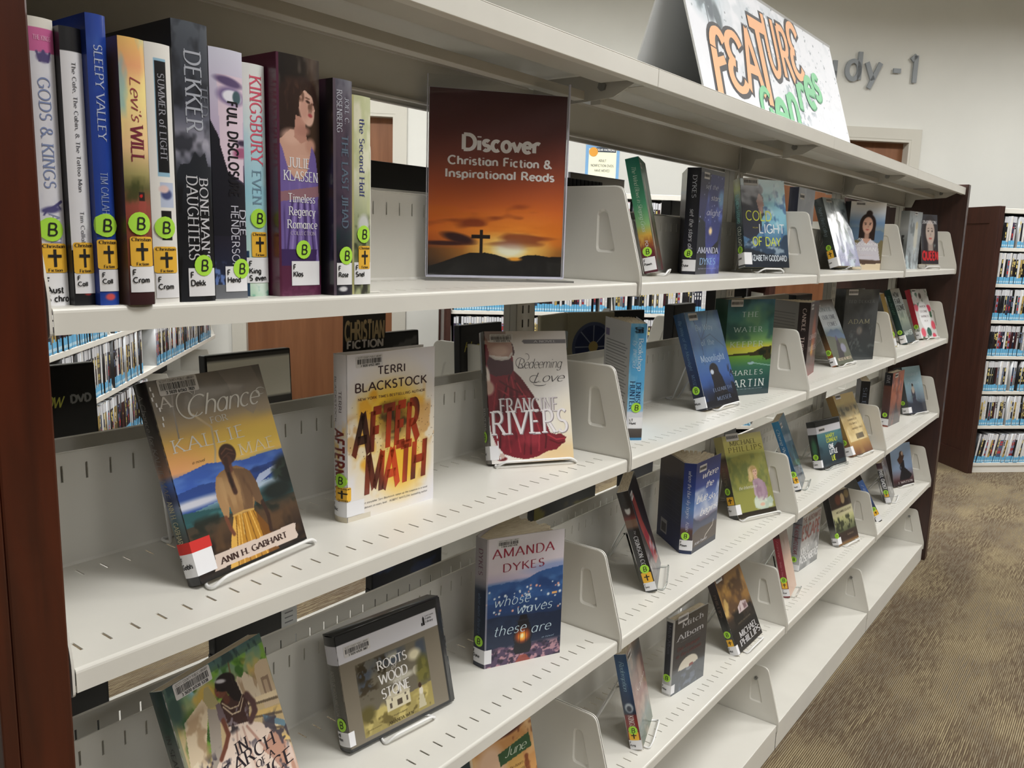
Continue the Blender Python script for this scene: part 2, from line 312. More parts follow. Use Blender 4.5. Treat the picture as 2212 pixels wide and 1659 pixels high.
# ------------------------------------------------------------------ painting covers (values in sRGB 0..255)
class Cv:
    def __init__(s, nx, ny, asp):
        s.nx, s.ny = nx, ny; x = (np.arange(nx)+0.0)/(nx-1); y = (np.arange(ny)+0.0)/(ny-1)
        s.X, s.Y = np.meshgrid(x, y); s.a = asp; s.I = np.ones((ny, nx, 3))*128.0
    def mix(s, m, c): s.I = s.I*(1-m[..., None]) + np.asarray(c, float)*m[..., None]
    def nz(s, sx, sy, seed, oct=3):
        out = np.zeros_like(s.X); amp = 1; tot = 0; rng = np.random.RandomState(seed)
        for o in range(oct):
            fx, fy = sx*2**o, sy*2**o; g = rng.rand(int(fy)+3, int(fx)+3)
            xx = s.X*fx; yy = s.Y*fy; i = xx.astype(int); j = yy.astype(int); fx_ = xx-i; fy_ = yy-j
            fx_ = fx_*fx_*(3-2*fx_); fy_ = fy_*fy_*(3-2*fy_)
            v = (g[j, i]*(1-fx_)+g[j, i+1]*fx_)*(1-fy_) + (g[j+1, i]*(1-fx_)+g[j+1, i+1]*fx_)*fy_
            out += v*amp; tot += amp; amp *= 0.55
        return out/tot
    def do(s, op, *a):
        if op == 'f': s.I[:] = a[0]
        elif op == 'g':                                # vertical gradient stops
            st = sorted(a[0]); ys = [q[0] for q in st]
            for k in range(3): s.I[..., k] = np.interp(s.Y, ys, [q[1][k] for q in st])
        elif op == 'gx':
            st = sorted(a[0]); xs = [q[0] for q in st]
            for k in range(3): s.I[..., k] = np.interp(s.X, xs, [q[1][k] for q in st])
        elif op == 'n':                                # noise blend: colour, sx, sy, seed, lo, hi, [alpha, y0, y1, x0, x1]
            c, sx, sy, seed, lo, hi = a[:6]; al = a[6] if len(a) > 6 else 1
            m = np.clip((s.nz(sx, sy, seed)-lo)/(hi-lo), 0, 1)*al
            def win(Q, lo, hi):
                w = min(0.05, (hi-lo)*0.25)+1e-6; r = np.ones_like(Q)
                if lo > 0: r = r*np.clip((Q-lo)/w, 0, 1)
                if hi < 1: r = r*np.clip((hi-Q)/w, 0, 1)
                return r
            if len(a) > 8: m = m*win(s.Y, a[7], a[8])
            if len(a) > 10: m = m*win(s.X, a[9], a[10])
            s.mix(m, c)
        elif op == 'e':                                # ellipse cx cy rx ry c soft rot alpha (cy, ry in height units)
            cx, cy, rx, ry, c = a[:5]; so = a[5] if len(a) > 5 else 0.08; ro = math.radians(a[6]) if len(a) > 6 else 0; al = a[7] if len(a) > 7 else 1
            dx = (s.X-cx)*s.a; dy = (s.Y-cy); u = dx*math.cos(ro)+dy*math.sin(ro); v = -dx*math.sin(ro)+dy*math.cos(ro)
            d = np.sqrt((u/(rx*s.a))**2+(v/ry)**2); s.mix(np.clip((1-d)/so+0.5, 0, 1)*al, c)
        elif op == 'p':                                # polygon
            P = a[0]; c = a[1]; al = a[2] if len(a) > 2 else 1; ins = np.zeros_like(s.X, bool); n = len(P)
            for i in range(n):
                (x1, y1), (x2, y2) = P[i], P[(i+1) % n]
                if y1 == y2: continue
                cond = ((y1 > s.Y) != (y2 > s.Y)) & (s.X < (x2-x1)*(s.Y-y1)/(y2-y1)+x1); ins ^= cond
            s.mix(ins*float(al), c)
        elif op == 'l':                                # polyline of width w
            P, w, c = a[:3]
            for (x1, y1), (x2, y2) in zip(P[:-1], P[1:]):
                dx, dy = (x2-x1)*s.a, y2-y1; L = dx*dx+dy*dy+1e-9
                t = np.clip((((s.X-x1)*s.a)*dx+(s.Y-y1)*dy)/L, 0, 1)
                d = np.hypot((s.X-x1)*s.a-t*dx, (s.Y-y1)-t*dy); s.mix(np.clip((w/2-d)/(w*0.3)+0.5, 0, 1), c)
        elif op == 'r':
            x0, y0, x1, y1, c = a[:5]; al = a[5] if len(a) > 5 else 1
            s.mix(((s.X >= x0) & (s.X <= x1) & (s.Y >= y0) & (s.Y <= y1))*float(al), c)
        elif op == 'h':                                # hills: base height, amplitude, freq, seed, colour, tilt
            h, am, fr, seed, c = a[:5]; ti = a[5] if len(a) > 5 else 0
            rng = np.random.RandomState(seed); g = rng.rand(int(fr)*8+4); x = s.X*fr; ln = h+ti*s.X
            for o, q in ((1, 1.0), (2, 0.45), (4, 0.22)):
                xx = x*o; i = xx.astype(int); f = xx-i; f = f*f*(3-2*f); ln = ln+am*q*((g[i]*(1-f)+g[i+1]*f)-0.5)
            s.mix(np.clip((ln-s.Y)*s.ny/1.5, 0, 1), c)
        elif op == 's':                                # specks: n, size, colour, seed, y0, y1
            n_, sz, c, seed, y0, y1 = a; rng = np.random.RandomState(seed)
            for _ in range(n_):
                cx, cy = rng.rand(), y0+(y1-y0)*rng.rand(); q = sz*(0.6+0.8*rng.rand()); s.do('e', cx, cy, q/s.a, q, c, 0.6)
    def run(s, ops):
        for o in ops: s.do(*o)
        return lin(np.clip(s.I, 0, 255)).reshape(-1, 3)

# generic woman seen from the front: small helper giving paint ops for a figure (x, y base, height)
def lady(x, y, h, hair, skin, dress, back=False, skirt=1.0):
    o = [('p', [(x-0.10*h*skirt, y), (x-0.035*h, y+0.5*h), (x-0.07*h, y+0.78*h), (x, y+0.84*h), (x+0.07*h, y+0.78*h), (x+0.035*h, y+0.5*h), (x+0.12*h*skirt, y)], dress),
         ('l', [(x-0.07*h, y+0.76*h), (x-0.10*h, y+0.58*h), (x-0.05*h, y+0.46*h)], 0.045*h, dress), ('l', [(x+0.07*h, y+0.76*h), (x+0.11*h, y+0.58*h), (x+0.06*h, y+0.46*h)], 0.045*h, dress),
         ('l', [(x, y+0.82*h), (x, y+0.88*h)], 0.05*h, skin), ('e', x, y+0.92*h, 0.06*h, 0.075*h, hair, 0.1)]
    if not back: o += [('e', x+0.004, y+0.905*h, 0.042*h, 0.055*h, skin, 0.1)]
    else: o += [('l', [(x, y+0.9*h), (x+0.01, y+0.68*h)], 0.05*h, hair)]
    return o
def face(x, y, r, skin, hair, asp=1.5):
    return [('e', x, y+0.1*r, 1.25*r*asp, 1.35*r, hair, 0.1), ('p', [(x-1.25*r*asp, y), (x-1.2*r*asp, y-1.8*r), (x+1.2*r*asp, y-1.8*r), (x+1.25*r*asp, y)], hair),
            ('l', [(x, y-0.6*r), (x, y-1.6*r)], 0.7*r, tuple(int(q*0.85) for q in skin)), ('e', x, y, 0.78*r*asp, 1.02*r, skin, 0.12),
            ('e', x-0.33*r*asp, y+0.12*r, 0.14*r*asp, 0.07*r, (50, 38, 34), 0.5), ('e', x+0.33*r*asp, y+0.12*r, 0.14*r*asp, 0.07*r, (50, 38, 34), 0.5),
            ('l', [(x-0.52*r*asp, y+0.3*r), (x-0.16*r*asp, y+0.32*r)], 0.06*r, (60, 44, 38)), ('l', [(x+0.52*r*asp, y+0.3*r), (x+0.16*r*asp, y+0.32*r)], 0.06*r, (60, 44, 38)),
            ('e', x+0.02, y-0.18*r, 0.12*r*asp, 0.12*r, tuple(int(q*0.86) for q in skin), 0.8), ('e', x, y-0.52*r, 0.27*r*asp, 0.085*r, (176, 84, 80), 0.4)]

class Print:                                           # flat printing mapped on a surface chart; one mesh with point colours
    def __init__(s): s.v = []; s.f = []; s.c = []; s.n = 0
    def grid(s, S, s0, s1, t0, t1, nx, ny, cols, off=0.0):
        xs = np.linspace(s0, s1, nx); ys = np.linspace(t0, t1, ny); X, Y = np.meshgrid(xs, ys)
        P = S(X.ravel(), Y.ravel(), off); i = np.arange(nx*ny).reshape(ny, nx)
        F = np.stack([i[:-1, :-1], i[:-1, 1:], i[1:, 1:], i[1:, :-1]], -1).reshape(-1, 4)+s.n
        s.v.append(P); s.f.append(F); s.c.append(cols); s.n += nx*ny
    def rect(s, S, s0, s1, t0, t1, c, off, nx=2, ny=2):
        if s0 < -2e-4 and s1 > 2e-4: s.rect(S, s0, 0.0, t0, t1, c, off, nx, ny); s.rect(S, 0.0, s1, t0, t1, c, off, nx, ny); return
        s.grid(S, s0, s1, t0, t1, nx, ny, np.tile(lin(c), (nx*ny, 1)), off)
    def rrect(s, S, x0, x1, y0, y1, r, c, off, n=10):   # rounded rectangle as a strip of columns, so it follows curved spines
        xs = [x0+r*(1-math.cos(math.pi/2*k/4)) for k in range(4)]+[x0+r+(x1-x0-2*r)*k/n for k in range(n+1)]+[x1-r*(1-math.cos(math.pi/2*k/4)) for k in range(3, -1, -1)]
        if x0 < 0 < x1: xs = sorted(xs+[0.0, -3e-4, 3e-4])
        A = []; k = len(xs)
        for q in (0, 1):
            for x in xs:
                e = max(0.0, max(x0+r-x, x-x1+r)); d = r-math.sqrt(max(0.0, r*r-e*e)) if r > 0 else 0; A.append((x, y0+d if q == 0 else y1-d))
        s.raw(S, np.array(A), [(i, i+1, k+i+1, k+i) for i in range(k-1)], c, off)
    def poly(s, S, pts, c, off):
        P = np.array(pts, float); s.v.append(S(P[:, 0], P[:, 1], off)); s.f.append([tuple(range(s.n, s.n+len(P)))]); s.c.append(np.tile(lin(c), (len(P), 1))); s.n += len(P)
    def raw(s, S, A, F, c, off, lv=None):
        Q = S(A[:, 0], A[:, 1], off)
        if lv is not None: Q = Q+(S(A[:, 0], A[:, 1], off+1e-3)-Q)*(lv*1e3)[:, None]
        s.v.append(Q); s.f.append([tuple(q+s.n for q in f) for f in F]); s.c.append(np.tile(lin(c), (len(A), 1))); s.n += len(A)
    def text(s, S, txt, s0, s1, t0, t1, c, style, off, rot=0):
        """fit the text in the box; rot=1 reads downwards along the spine, rot=2 slightly rising baseline"""
        A, F, w = text_geo(txt, style); A = A.copy(); A[:, 0] /= w
        if not F: return
        if rot == 1: P = np.stack([s0+(s1-s0)*A[:, 1], t1-(t1-t0)*A[:, 0]], 1)
        else: P = np.stack([s0+(s1-s0)*A[:, 0], t0+(t1-t0)*A[:, 1]], 1)
        s.raw(S, P, F, c, off, _lv[(txt, style)])
    def mesh(s, name, mat):
        V = np.concatenate(s.v); C_ = np.concatenate(s.c); me = bpy.data.meshes.new(name)
        quads = [np.asarray(f, dtype=np.int64) for f in s.f if isinstance(f, np.ndarray)]; polys = [g for f in s.f if not isinstance(f, np.ndarray) for g in f]
        loops = []; starts = []; k = 0
        for q in quads: loops.append(q.ravel()); starts.append(k+4*np.arange(len(q))); k += 4*len(q)
        if polys:
            pl = np.array([x for g in polys for x in g], dtype=np.int64); ln = np.array([len(g) for g in polys]); loops.append(pl); starts.append(k+np.concatenate([[0], np.cumsum(ln)[:-1]])); k += len(pl)
        loops = np.concatenate(loops); starts = np.concatenate(starts)
        me.vertices.add(len(V)); me.vertices.foreach_set('co', V.astype(np.float32).ravel())
        me.loops.add(len(loops)); me.loops.foreach_set('vertex_index', loops.astype(np.int32))
        me.polygons.add(len(starts)); me.polygons.foreach_set('loop_start', starts.astype(np.int32))
        me.update(calc_edges=True)
        at = me.color_attributes.new('Col', 'FLOAT_COLOR', 'POINT')
        at.data.foreach_set('color', np.concatenate([C_, np.ones((len(C_), 1))], 1).astype(np.float32).ravel())
        me.materials.append(mat); return me
def flat_chart(origin=(0, 0, 0), ux=(1, 0, 0), uy=(0, 0, 1), n=(0, -1, 0)):
    o, a, b, c = (np.array(q, float) for q in (origin, ux, uy, n))
    return lambda x, y, off: o + np.outer(x, a) + np.outer(y, b) + off*c
# ------------------------------------------------------------------ books
def book_chart(W_, H_, T_, phi, bulge):
    sd = np.array([-math.sin(phi/2), math.cos(phi/2), 0]); sn = np.array([-math.cos(phi/2), -math.sin(phi/2), 0])
    bd = np.array([math.cos(phi), math.sin(phi), 0]); bn = np.array([-math.sin(phi), math.cos(phi), 0]); z = np.array([0, 0, 1.0])
    def S(s, t, off):
        s = np.asarray(s, float); t = np.asarray(t, float); q = np.clip(-s/T_, 0, 1)
        P = np.outer(t, z)
        fr = (s >= 0); bk = (s < -T_); sp = ~(fr | bk); fn = np.array([0, -1.0, 0]); w = np.clip(1-np.abs(s)/0.0012, 0, 1)[:, None]
        P[fr] += np.outer(s[fr], [1, 0, 0]) + off*(fn+sn*w[fr])
        P[sp] += np.outer(-s[sp], sd) + np.outer(bulge*4*q[sp]*(1-q[sp])+off, sn) + off*fn*w[sp]
        P[bk] += sd*T_ + np.outer(-s[bk]-T_, bd) + bn*off
        return P
    return S, sd, bd, bn
def add_raw3(pr, V, F, c):
    A = np.array(V, float); pr.v.append(A); pr.f.append([tuple(q+pr.n for q in f) for f in F]); pr.c.append(np.tile(lin(c), (len(A), 1))); pr.n += len(A)
def prism_raw(pr, poly, z0, z1, c):
    m = MB().prism(poly, z0, z1); add_raw3(pr, m.v, m.f, c)
def round_rect(x0, x1, y0, y1, r, n=3):
    return [(x, y) for x, y in round_poly([(x0, y0), (x1, y0), (x1, y1), (x0, y1)], r, n)]
def sticker(name, parent, S, build):
    p = Print(); build(p); return link(name, p.mesh(name, M['matte']), parent)
WHITE = (236, 236, 240); LIME = (176, 232, 70); YEL = (240, 186, 58); INK = (24, 22, 24)
def dot_sticker(parent, S, s, t, r=0.0093):
    def b(p):
        p.rrect(S, s-r, s+r, t-r, t+r, r*0.999, LIME, 0.0009, 3)
        p.text(S, 'B', s-0.36*r, s+0.42*r, t-0.5*r, t+0.5*r, INK, 'mark', 0.0012)
    return sticker('dot_sticker', parent, S, b)
def genre_sticker(parent, S, s0, s1, t0, t1, fine=True):
    w, h = s1-s0, t1-t0; cx = (s0+s1)/2
    def b(p):
        p.rrect(S, s0, s1, t0, t1, 0.1*w, YEL, 0.0007)
        p.rect(S, cx-0.06*w, cx+0.06*w, t0+0.2*h, t0+0.8*h, INK, 0.001); p.rect(S, cx-0.27*w, cx+0.27*w, t0+0.52*h, t0+0.62*h, INK, 0.0011, 5)
        if fine:
            p.text(S, 'Christian', s0+0.06*w, s1-0.06*w, t1-0.145*h, t1-0.035*h, INK, 'serifb', 0.001); p.text(S, 'Fiction', s0+0.22*w, s1-0.22*w, t0+0.04*h, t0+0.14*h, INK, 'serifb', 0.001)
    return sticker('genre_sticker', parent, S, b)
def call_label(parent, S, s0, s1, t0, t1, lines, T_, fs=None, tone=WHITE):
    h = t1-t0
    def b(p):
        nx = 12; p.rect(S, s0, s1, t0, t1, tone, 0.0005, nx, 2)
        fs_ = fs or min(0.0048, h*0.2); y = t1-0.14*h-fs_; x = s0+0.0016
        for ln in lines:
            w = text_geo(ln, 'sans')[2]*fs_; w = min(w, s1-x-0.0008); p.text(S, ln, x, x+w, y, y+fs_, INK, 'bold', 0.001); y -= fs_*1.45
    return sticker('call_number_label', parent, S, b)
def barcode_label(parent, S, x, y, w, digits, seed, near, h=None, tone=(214, 212, 212), rounded=True):
    h = h or w*0.42; rng = random.Random(seed)
    def b(p):
        p.poly(S, round_rect(x, x+w, y, y+h, 0.12*h), tone, 0.0004)
        bx = x+0.05*w
        while bx < x+0.93*w:
            bw = w*rng.choice([0.008, 0.012, 0.018] if near else [0.02, 0.03]); p.rect(S, bx, bx+bw, y+0.3*h, y+0.72*h, INK, 0.0007); bx += bw + w*rng.choice([0.008, 0.014, 0.02] if near else [0.02, 0.03])
        if near:
            p.text(S, 'SCOTT COUNTY PUBLIC LIBRARY', x+0.06*w, x+0.94*w, y+0.78*h, y+0.92*h, INK, 'sans', 0.0007)
            p.text(S, digits, x+0.16*w, x+0.88*w, y+0.07*h, y+0.24*h, INK, 'bold', 0.0007)
    return sticker('barcode_label', parent, S, b)

EDGE = (226, 224, 218)
def build_book(key, pose, spec):
    shelf, kind, x, y, z, yaw, lean, W_, H_, T_, phi = pose
    spineout = (kind == 'p'); case = spec.get('case', False); hard = spec.get('hard', 0)
    root = empty(spec.get('name', 'book'), (x, y, z), (-lean, 0, -yaw)); tag(root, spec['label'], spec.get('cat', 'book'), spec.get('group'))
    d = (Vector((x, y, z+0.1))-CAM).length; cell = max(0.0006, 1.55*d/1801)
    near = d < 1.6
    bulge = spec.get('bulge', 0.0012 if not spineout else 0.0)
    S, sd, bd, bn = book_chart(W_, H_, T_, phi, bulge)
    if spineout:                                       # the face towards the room is the spine: curve it a little
        bg = spec.get('bulge', 0.002); S0 = S
        def S(s, t, off):
            P = S0(s, t, off); s = np.asarray(s, float); q = np.clip(s/W_, 0, 1); P[:, 1] -= np.where(s > 0, bg*4*q*(1-q), 0); return P
    pr = Print()
    nx, ny = max(4, int(W_/cell)+1), max(6, int(H_/cell)+1)
    front = Cv(nx, ny, W_/H_); pr.grid(S, 1e-9, W_, 0, H_, nx, ny, front.run(spec.get('front', [('f', (120, 120, 120))])))
    if not spineout:
        ns = max(5, int(T_/cell)+1); sp = Cv(ns, ny, T_/H_); pr.grid(S, -T_+1e-9, -1e-9, 0, H_, ns, ny, sp.run(spec.get('spine', [('f', (60, 60, 60))])))
        bx = spec.get('back', [('f', spec.get('backc', (70, 70, 70)))]); nb = (60 if near or phi > .75 else 24) if phi > 0.15 else 2; mb = (220 if near or phi > .75 else 60) if phi > 0.15 else 2
        pr.grid(S, -T_-W_, -T_-1e-9, 0, H_, nb, mb, Cv(nb, mb, W_/H_).run(bx))
    else:
        sidec = spec.get('side', (60, 60, 60)); pr.rect(S, -T_, -1e-9, 0, H_, sidec, 0, 3, 2)
    tb = 0.0026 if hard else 0.0006; ec = spec.get('edge', EDGE if not hard else spec.get('backc', (70, 70, 70)))
    if spineout:
        prism_raw(pr, [(0.0002, 0.0003), (tb, 0.0003), (tb, T_), (0.0002, T_)], 0, H_, spec.get('side', (60, 60, 60)))
        prism_raw(pr, [(W_-tb, 0.0003), (W_, 0.0003), (W_, T_), (W_-tb, T_)], 0, H_, spec.get('side', (60, 60, 60)))
        prism_raw(pr, [(tb, 0.0003), (W_-tb, 0.0003), (W_-tb, 0.002), (tb, 0.002)], 0.0002, H_-0.0002, spec.get('side', (60, 60, 60)))
    else:
        prism_raw(pr, [(0, 0.0002), (W_, 0.0002), (W_, tb), (0, tb)], 0.00005, H_-0.00005, ec)
        P1 = sd[:2]*T_; B1 = P1+bd[:2]*W_; nn = bn[:2]
        prism_raw(pr, [tuple(P1-nn*tb), tuple(B1-nn*tb), tuple(B1-nn*0.0002), tuple(P1-nn*0.0002)], 0.00005, H_-0.00005, ec)
        si = np.array([math.cos(phi/2), math.sin(phi/2)])
        prism_raw(pr, [(0, 0.0), tuple(si*0.0016), tuple(P1+si*0.0016), tuple(P1)], 0.00005, H_-0.00005, ec)
    o = 0.0003
    for t_ in spec.get('ft', []):
        txt, a, b, c, e_, col, sty = t_; pr.text(S, txt, a*W_, b*W_, c*H_, e_*H_, col, sty, o); o += 0.00002
    for t_ in spec.get('st', []):
        txt, a, b, c, e_, col, sty = t_
        if spineout: pr.text(S, txt, a*W_, b*W_, c*H_, e_*H_, col, sty, o, 1)
        else: pr.text(S, txt, -T_+a*T_, -T_+b*T_, c*H_, e_*H_, col, sty, o, 1)
    if 'shape' in spec: spec['shape'](pr, S, W_, H_, T_)
    link('cover', pr.mesh(key, M[spec.get('mat', 'satin')]), root)
    # pages
    ins = 0.003 if hard else 0.0004
    pg = MB()
    if spineout: pg.box(tb, W_-tb, 0.0025, T_-ins, ins, H_-ins)
    elif case: pass
    elif phi < 0.15: pg.box(0.0017, W_-ins*1.3-0.0002, tb, T_-tb, ins, H_-ins)
    else:                                              # pages fanned between the open boards
        nl = 11; rng = random.Random(key); poly = [(0.004, tb+0.0012)]
        for i in range(nl):
            q = (i+0.5)/nl; an = phi*(0.04+0.92*q); bs = sd[:2]*T_*(0.12+0.76*q) + np.array([0.003, 0.001]); R = (W_-0.008)*(0.90+0.1*rng.random())
            dl = phi*0.034
            for aa, rr in ((an-dl, R), (an+dl, R*0.995)): poly.append((bs[0]+rr*math.cos(aa), bs[1]+rr*math.sin(aa)))
            if i < nl-1: poly.append((bs[0]+R*0.72*math.cos(an+phi/nl/2), bs[1]+R*0.72*math.sin(an+phi/nl/2)))
        poly.append(tuple(sd[:2]*T_*0.93+np.array([0.004, 0]))); pg.prism(poly, ins, H_-ins)
    if pg.v: pg.obj('page_block', M['paper'], root)
    # stickers
    if 'dot' in spec: dot_sticker(root, S, spec['dot'][0]*(W_ if spineout else T_)-(0 if spineout else T_), spec['dot'][1]*H_)
    base = (lambda q: q*W_) if spineout else (lambda q: -T_+q*T_)
    if 'gen' in spec:
        s0, s1, t0, t1 = spec['gen']; genre_sticker(root, S, base(s0), base(s1), t0*H_, t1*H_, near)
    if 'call' in spec:
        s0, s1, t0, t1, lines = spec['call'][:5]; call_label(root, S, base(s0), s1*W_ if s1 > 10 else base(s1), t0*H_, t1*H_, lines, T_)
    if 'red' in spec:
        s0, s1, t0, t1 = spec['red']; sticker('red_band_sticker', root, S, lambda p: p.rect(S, base(s0), base(s1), t0*H_, t1*H_, (206, 40, 34), 0.0006, 12, 2))
    if 'bc' in spec:
        bx, by, bw = spec['bc'][:3]; barcode_label(root, S, bx*W_, by*H_, bw, spec['bc'][3] if len(spec['bc']) > 3 else '3 5020 61', key, near, h=bw*(0.34 if len(spec['bc']) > 4 else 0.42))
    return root

# easels --------------------------------------------------------------
def easel(x, y, z, yaw, lean, W_, mat, label, grp, w=0.085, x0=None, hb=0.11, r=0.0019):
    """bent-wire easel: feet and lip in front of the book, backrest behind, rear legs"""
    cx = W_*0.52 if x0 is None else x0; a, b = cx-w/2, cx+w/2; T_ = 0.004; dz = 0.0
    root = empty('book_easel', (x, y, z), (0, 0, -yaw)); tag(root, label, 'book stand', grp)
    th = 0.034                                          # the book stands between lip and backrest
    ca, sa = math.cos(lean), math.sin(lean)
    def lp(X, inn, up): return (X, inn*ca+up*sa, up*ca-inn*sa)
    f = []; ai = min(0.03, w*0.22)
    for X, sg in ((a, 1), (b, -1)):
        f.append([lp(X+sg*ai, th, hb), lp(X+sg*ai, th, 0.006), (X+sg*ai*.7, 0.020, 0.0022+dz), (X, 0.002, 0.0022+dz), (X-0.004*sg, -0.012, 0.0022+dz), (X+0.010*sg, -0.017, 0.012+dz)])
    pts = f[0] + f[1][::-1]
    MB().tube(fillet(pts, 0.007, 4), r, 8).obj('front_wire', M[mat], root, smooth=True)
    t = lp(a+ai, th, hb); t2 = lp(b-ai, th, hb); yb = t[1]+0.075; m = (a+b)/2
    pts = [t, (a+0.012, t[1]+0.004, t[2]+0.004), (m-0.012, yb-0.02, 0.0022), (m-0.010, yb, 0.0022), (m+0.010, yb, 0.0022), (m+0.012, yb-0.02, 0.0022), (b-0.012, t2[1]+0.004, t2[2]+0.004), t2]
    MB().tube(fillet(pts, 0.006, 3), r, 8).obj('rear_leg', M[mat], root, smooth=True)
    return root
# ------------------------------------------------------------------ steel shelving
LP = 0.93; ZL = {'A': 1.31, 'B': 1.012, 'C': 0.682, 'D': 0.366}; ZE = 0.074; ZK = 1.648
ROWN = {'A': 'top', 'B': 'second', 'C': 'third', 'D': 'fourth'}
SECN = ['nearest', 'second', 'third', 'farthest']
def slotted_sheet(length, prof, slots, pitch=0.02625, first=0.0195, mat='enamel'):
    """thin folded sheet: prof = list of (y,z) points; slots = indices of profile segments pierced by slots"""
    nsl = int((length-first-0.012)/pitch)+1; xs = [0.0]
    for k in range(nsl): xs += [first+k*pitch-0.0013, first+k*pitch+0.0013]
    xs.append(length); V = []; F = []
    for (y, z) in prof: V += [(x, y, z) for x in xs]
    n = len(xs)
    for j in range(len(prof)-1):
        if j in slots:
            for i in range(n-1):
                if i % 2 == 1: continue
                F.append((j*n+i, j*n+i+1, (j+1)*n+i+1, (j+1)*n+i))
        else:
            for i in range(n-1): F.append((j*n+i, j*n+i+1, (j+1)*n+i+1, (j+1)*n+i))
    m = MB(); m.add(V, F); return m.mesh('deck', M[mat])
lip = [(0.010, -0.021), (0.0, -0.021), (0.0, -0.004), (0.0004, -0.0022), (0.0012, -0.0009), (0.003, 0.0)]
prof = lip + [(0.030, 0), (0.048, 0), (0.189, 0), (0.208, 0), (0.2225, 0), (0.224, 0.003), (0.224, 0.093), (0.224, 0.111), (0.224, 0.125), (0.2215, 0.1255)]
slots = (6, 8, 12)
DECK = slotted_sheet(LP-0.012, prof, slots)
def solid(o, t):
    s = o.modifiers.new('sheet', 'SOLIDIFY'); s.thickness = t; s.offset = -1; return o
def bracket_mesh(sgn, h=0.156, ybase=0.226, top_y=0.038, hole_h=(0.047, 0.118), base_z=-0.023, bolt=False):
    """end bracket: bent plate with a pressed-in trapezoid; recess goes towards -sgn*x"""
    out = [(-0.004, base_z), (ybase, base_z), (ybase, h), (top_y, h), (-0.004, 0.010)]
    hole = [(0.045, hole_h[0]), (0.083, hole_h[0]), (0.083, hole_h[1]), (0.0645, hole_h[1])]
    cx, cz = 0.070, (hole_h[0]+hole_h[1])/2; N = 56
    def ray(poly, an):
        dx, dy = math.cos(an), math.sin(an); best = 1e9
        for i in range(len(poly)):
            x1, y1 = poly[i][0]-cx, poly[i][1]-cz; x2, y2 = poly[(i+1) % len(poly)][0]-cx, poly[(i+1) % len(poly)][1]-cz
            ex, ey = x2-x1, y2-y1; den = dx*ey-dy*ex
            if abs(den) < 1e-12: continue
            t = (x1*ey-y1*ex)/den; q = (x1*dy-y1*dx)/den
            if t > 0 and -1e-6 <= q <= 1+1e-6: best = min(best, t)
        return (cx+best*dx, cz+best*dy)
    O = round_poly(out, [0.006, 0.002, 0.006, 0.014, 0.012], 5); Hh = round_poly(hole, 0.008, 4)
    ang = sorted(set([round(math.atan2(p[1]-cz, p[0]-cx), 6) for p in O] + [round(2*math.pi*k/N-math.pi, 6) for k in range(N)]))
    o = [ray(O, a) for a in ang]; h1 = [ray(Hh, a) for a in ang]; h2 = [(cx+(p[0]-cx)*0.80, cz+(p[1]-cz)*0.88) for p in h1]
    oe = [(cx+(p[0]-cx)*1.0, cz+(p[1]-cz)*1.0) for p in o]; oi = [(p[0]+(cx-p[0])*0.025, p[1]+(cz-p[1])*0.025) for p in o]
    n = len(ang); V = []; F = []; th = 0.0014; dp = 0.0030
    for loop, x in ((oe, -th*sgn*2.0), (oe, 0.0006*-sgn), (oi, 0), (h1, 0), (h2, -dp*sgn)):
        V += [(x, p[0], p[1]) for p in loop]
    V.append((-dp*sgn, cx, cz))
    for j in range(4):
        for i in range(n): F.append((j*n+i, j*n+(i+1) % n, (j+1)*n+(i+1) % n, (j+1)*n+i))
    for i in range(n): F.append((4*n+i, 4*n+(i+1) % n, 5*n))
    m = MB(); m.add(V, F)
    me = m.mesh('bracket', M['enamel']); bm = bmesh.new(); bm.from_mesh(me); bmesh.ops.recalc_face_normals(bm, faces=bm.faces); bm.to_mesh(me); bm.free()
    me.polygons.foreach_set('use_smooth', [False]*len(me.polygons)); return me
BR_R = bracket_mesh(-1); BR_L = bracket_mesh(1)
def display_shelf(i, row, other=False):
    z = ZL[row] + (0.006 if other else 0)
    x0 = i*LP
    where = 'back side of the range seen through the gap' if other else 'aisle side'
    if not other:
        root = empty('display_shelf', (x0, 0, z)); 
        lab = '%s slotted cream steel shelf of the %s section, %s' % (ROWN[row], SECN[i], where)
    else:
        root = empty('display_shelf', (x0+LP, 0.484, z), (0, 0, math.pi))
        lab = 'slotted cream steel shelf on the far side, behind the %s shelf of the %s section' % (ROWN[row], SECN[i])
    tag(root, lab, 'shelf', 'slotted steel shelves of the display range')
    solid(link('shelf_deck', DECK, root, (0.006, 0, 0)), 0.0012)
    link('end_bracket', BR_L, root, (0.0036, 0, 0)); link('end_bracket', BR_R, root, (LP-0.0036, 0, 0))
    return root
for row in 'ABCD':
    for i in range(4): display_shelf(i, row)
for row in 'ABCD':
    for i in range(4): display_shelf(i, row, True)
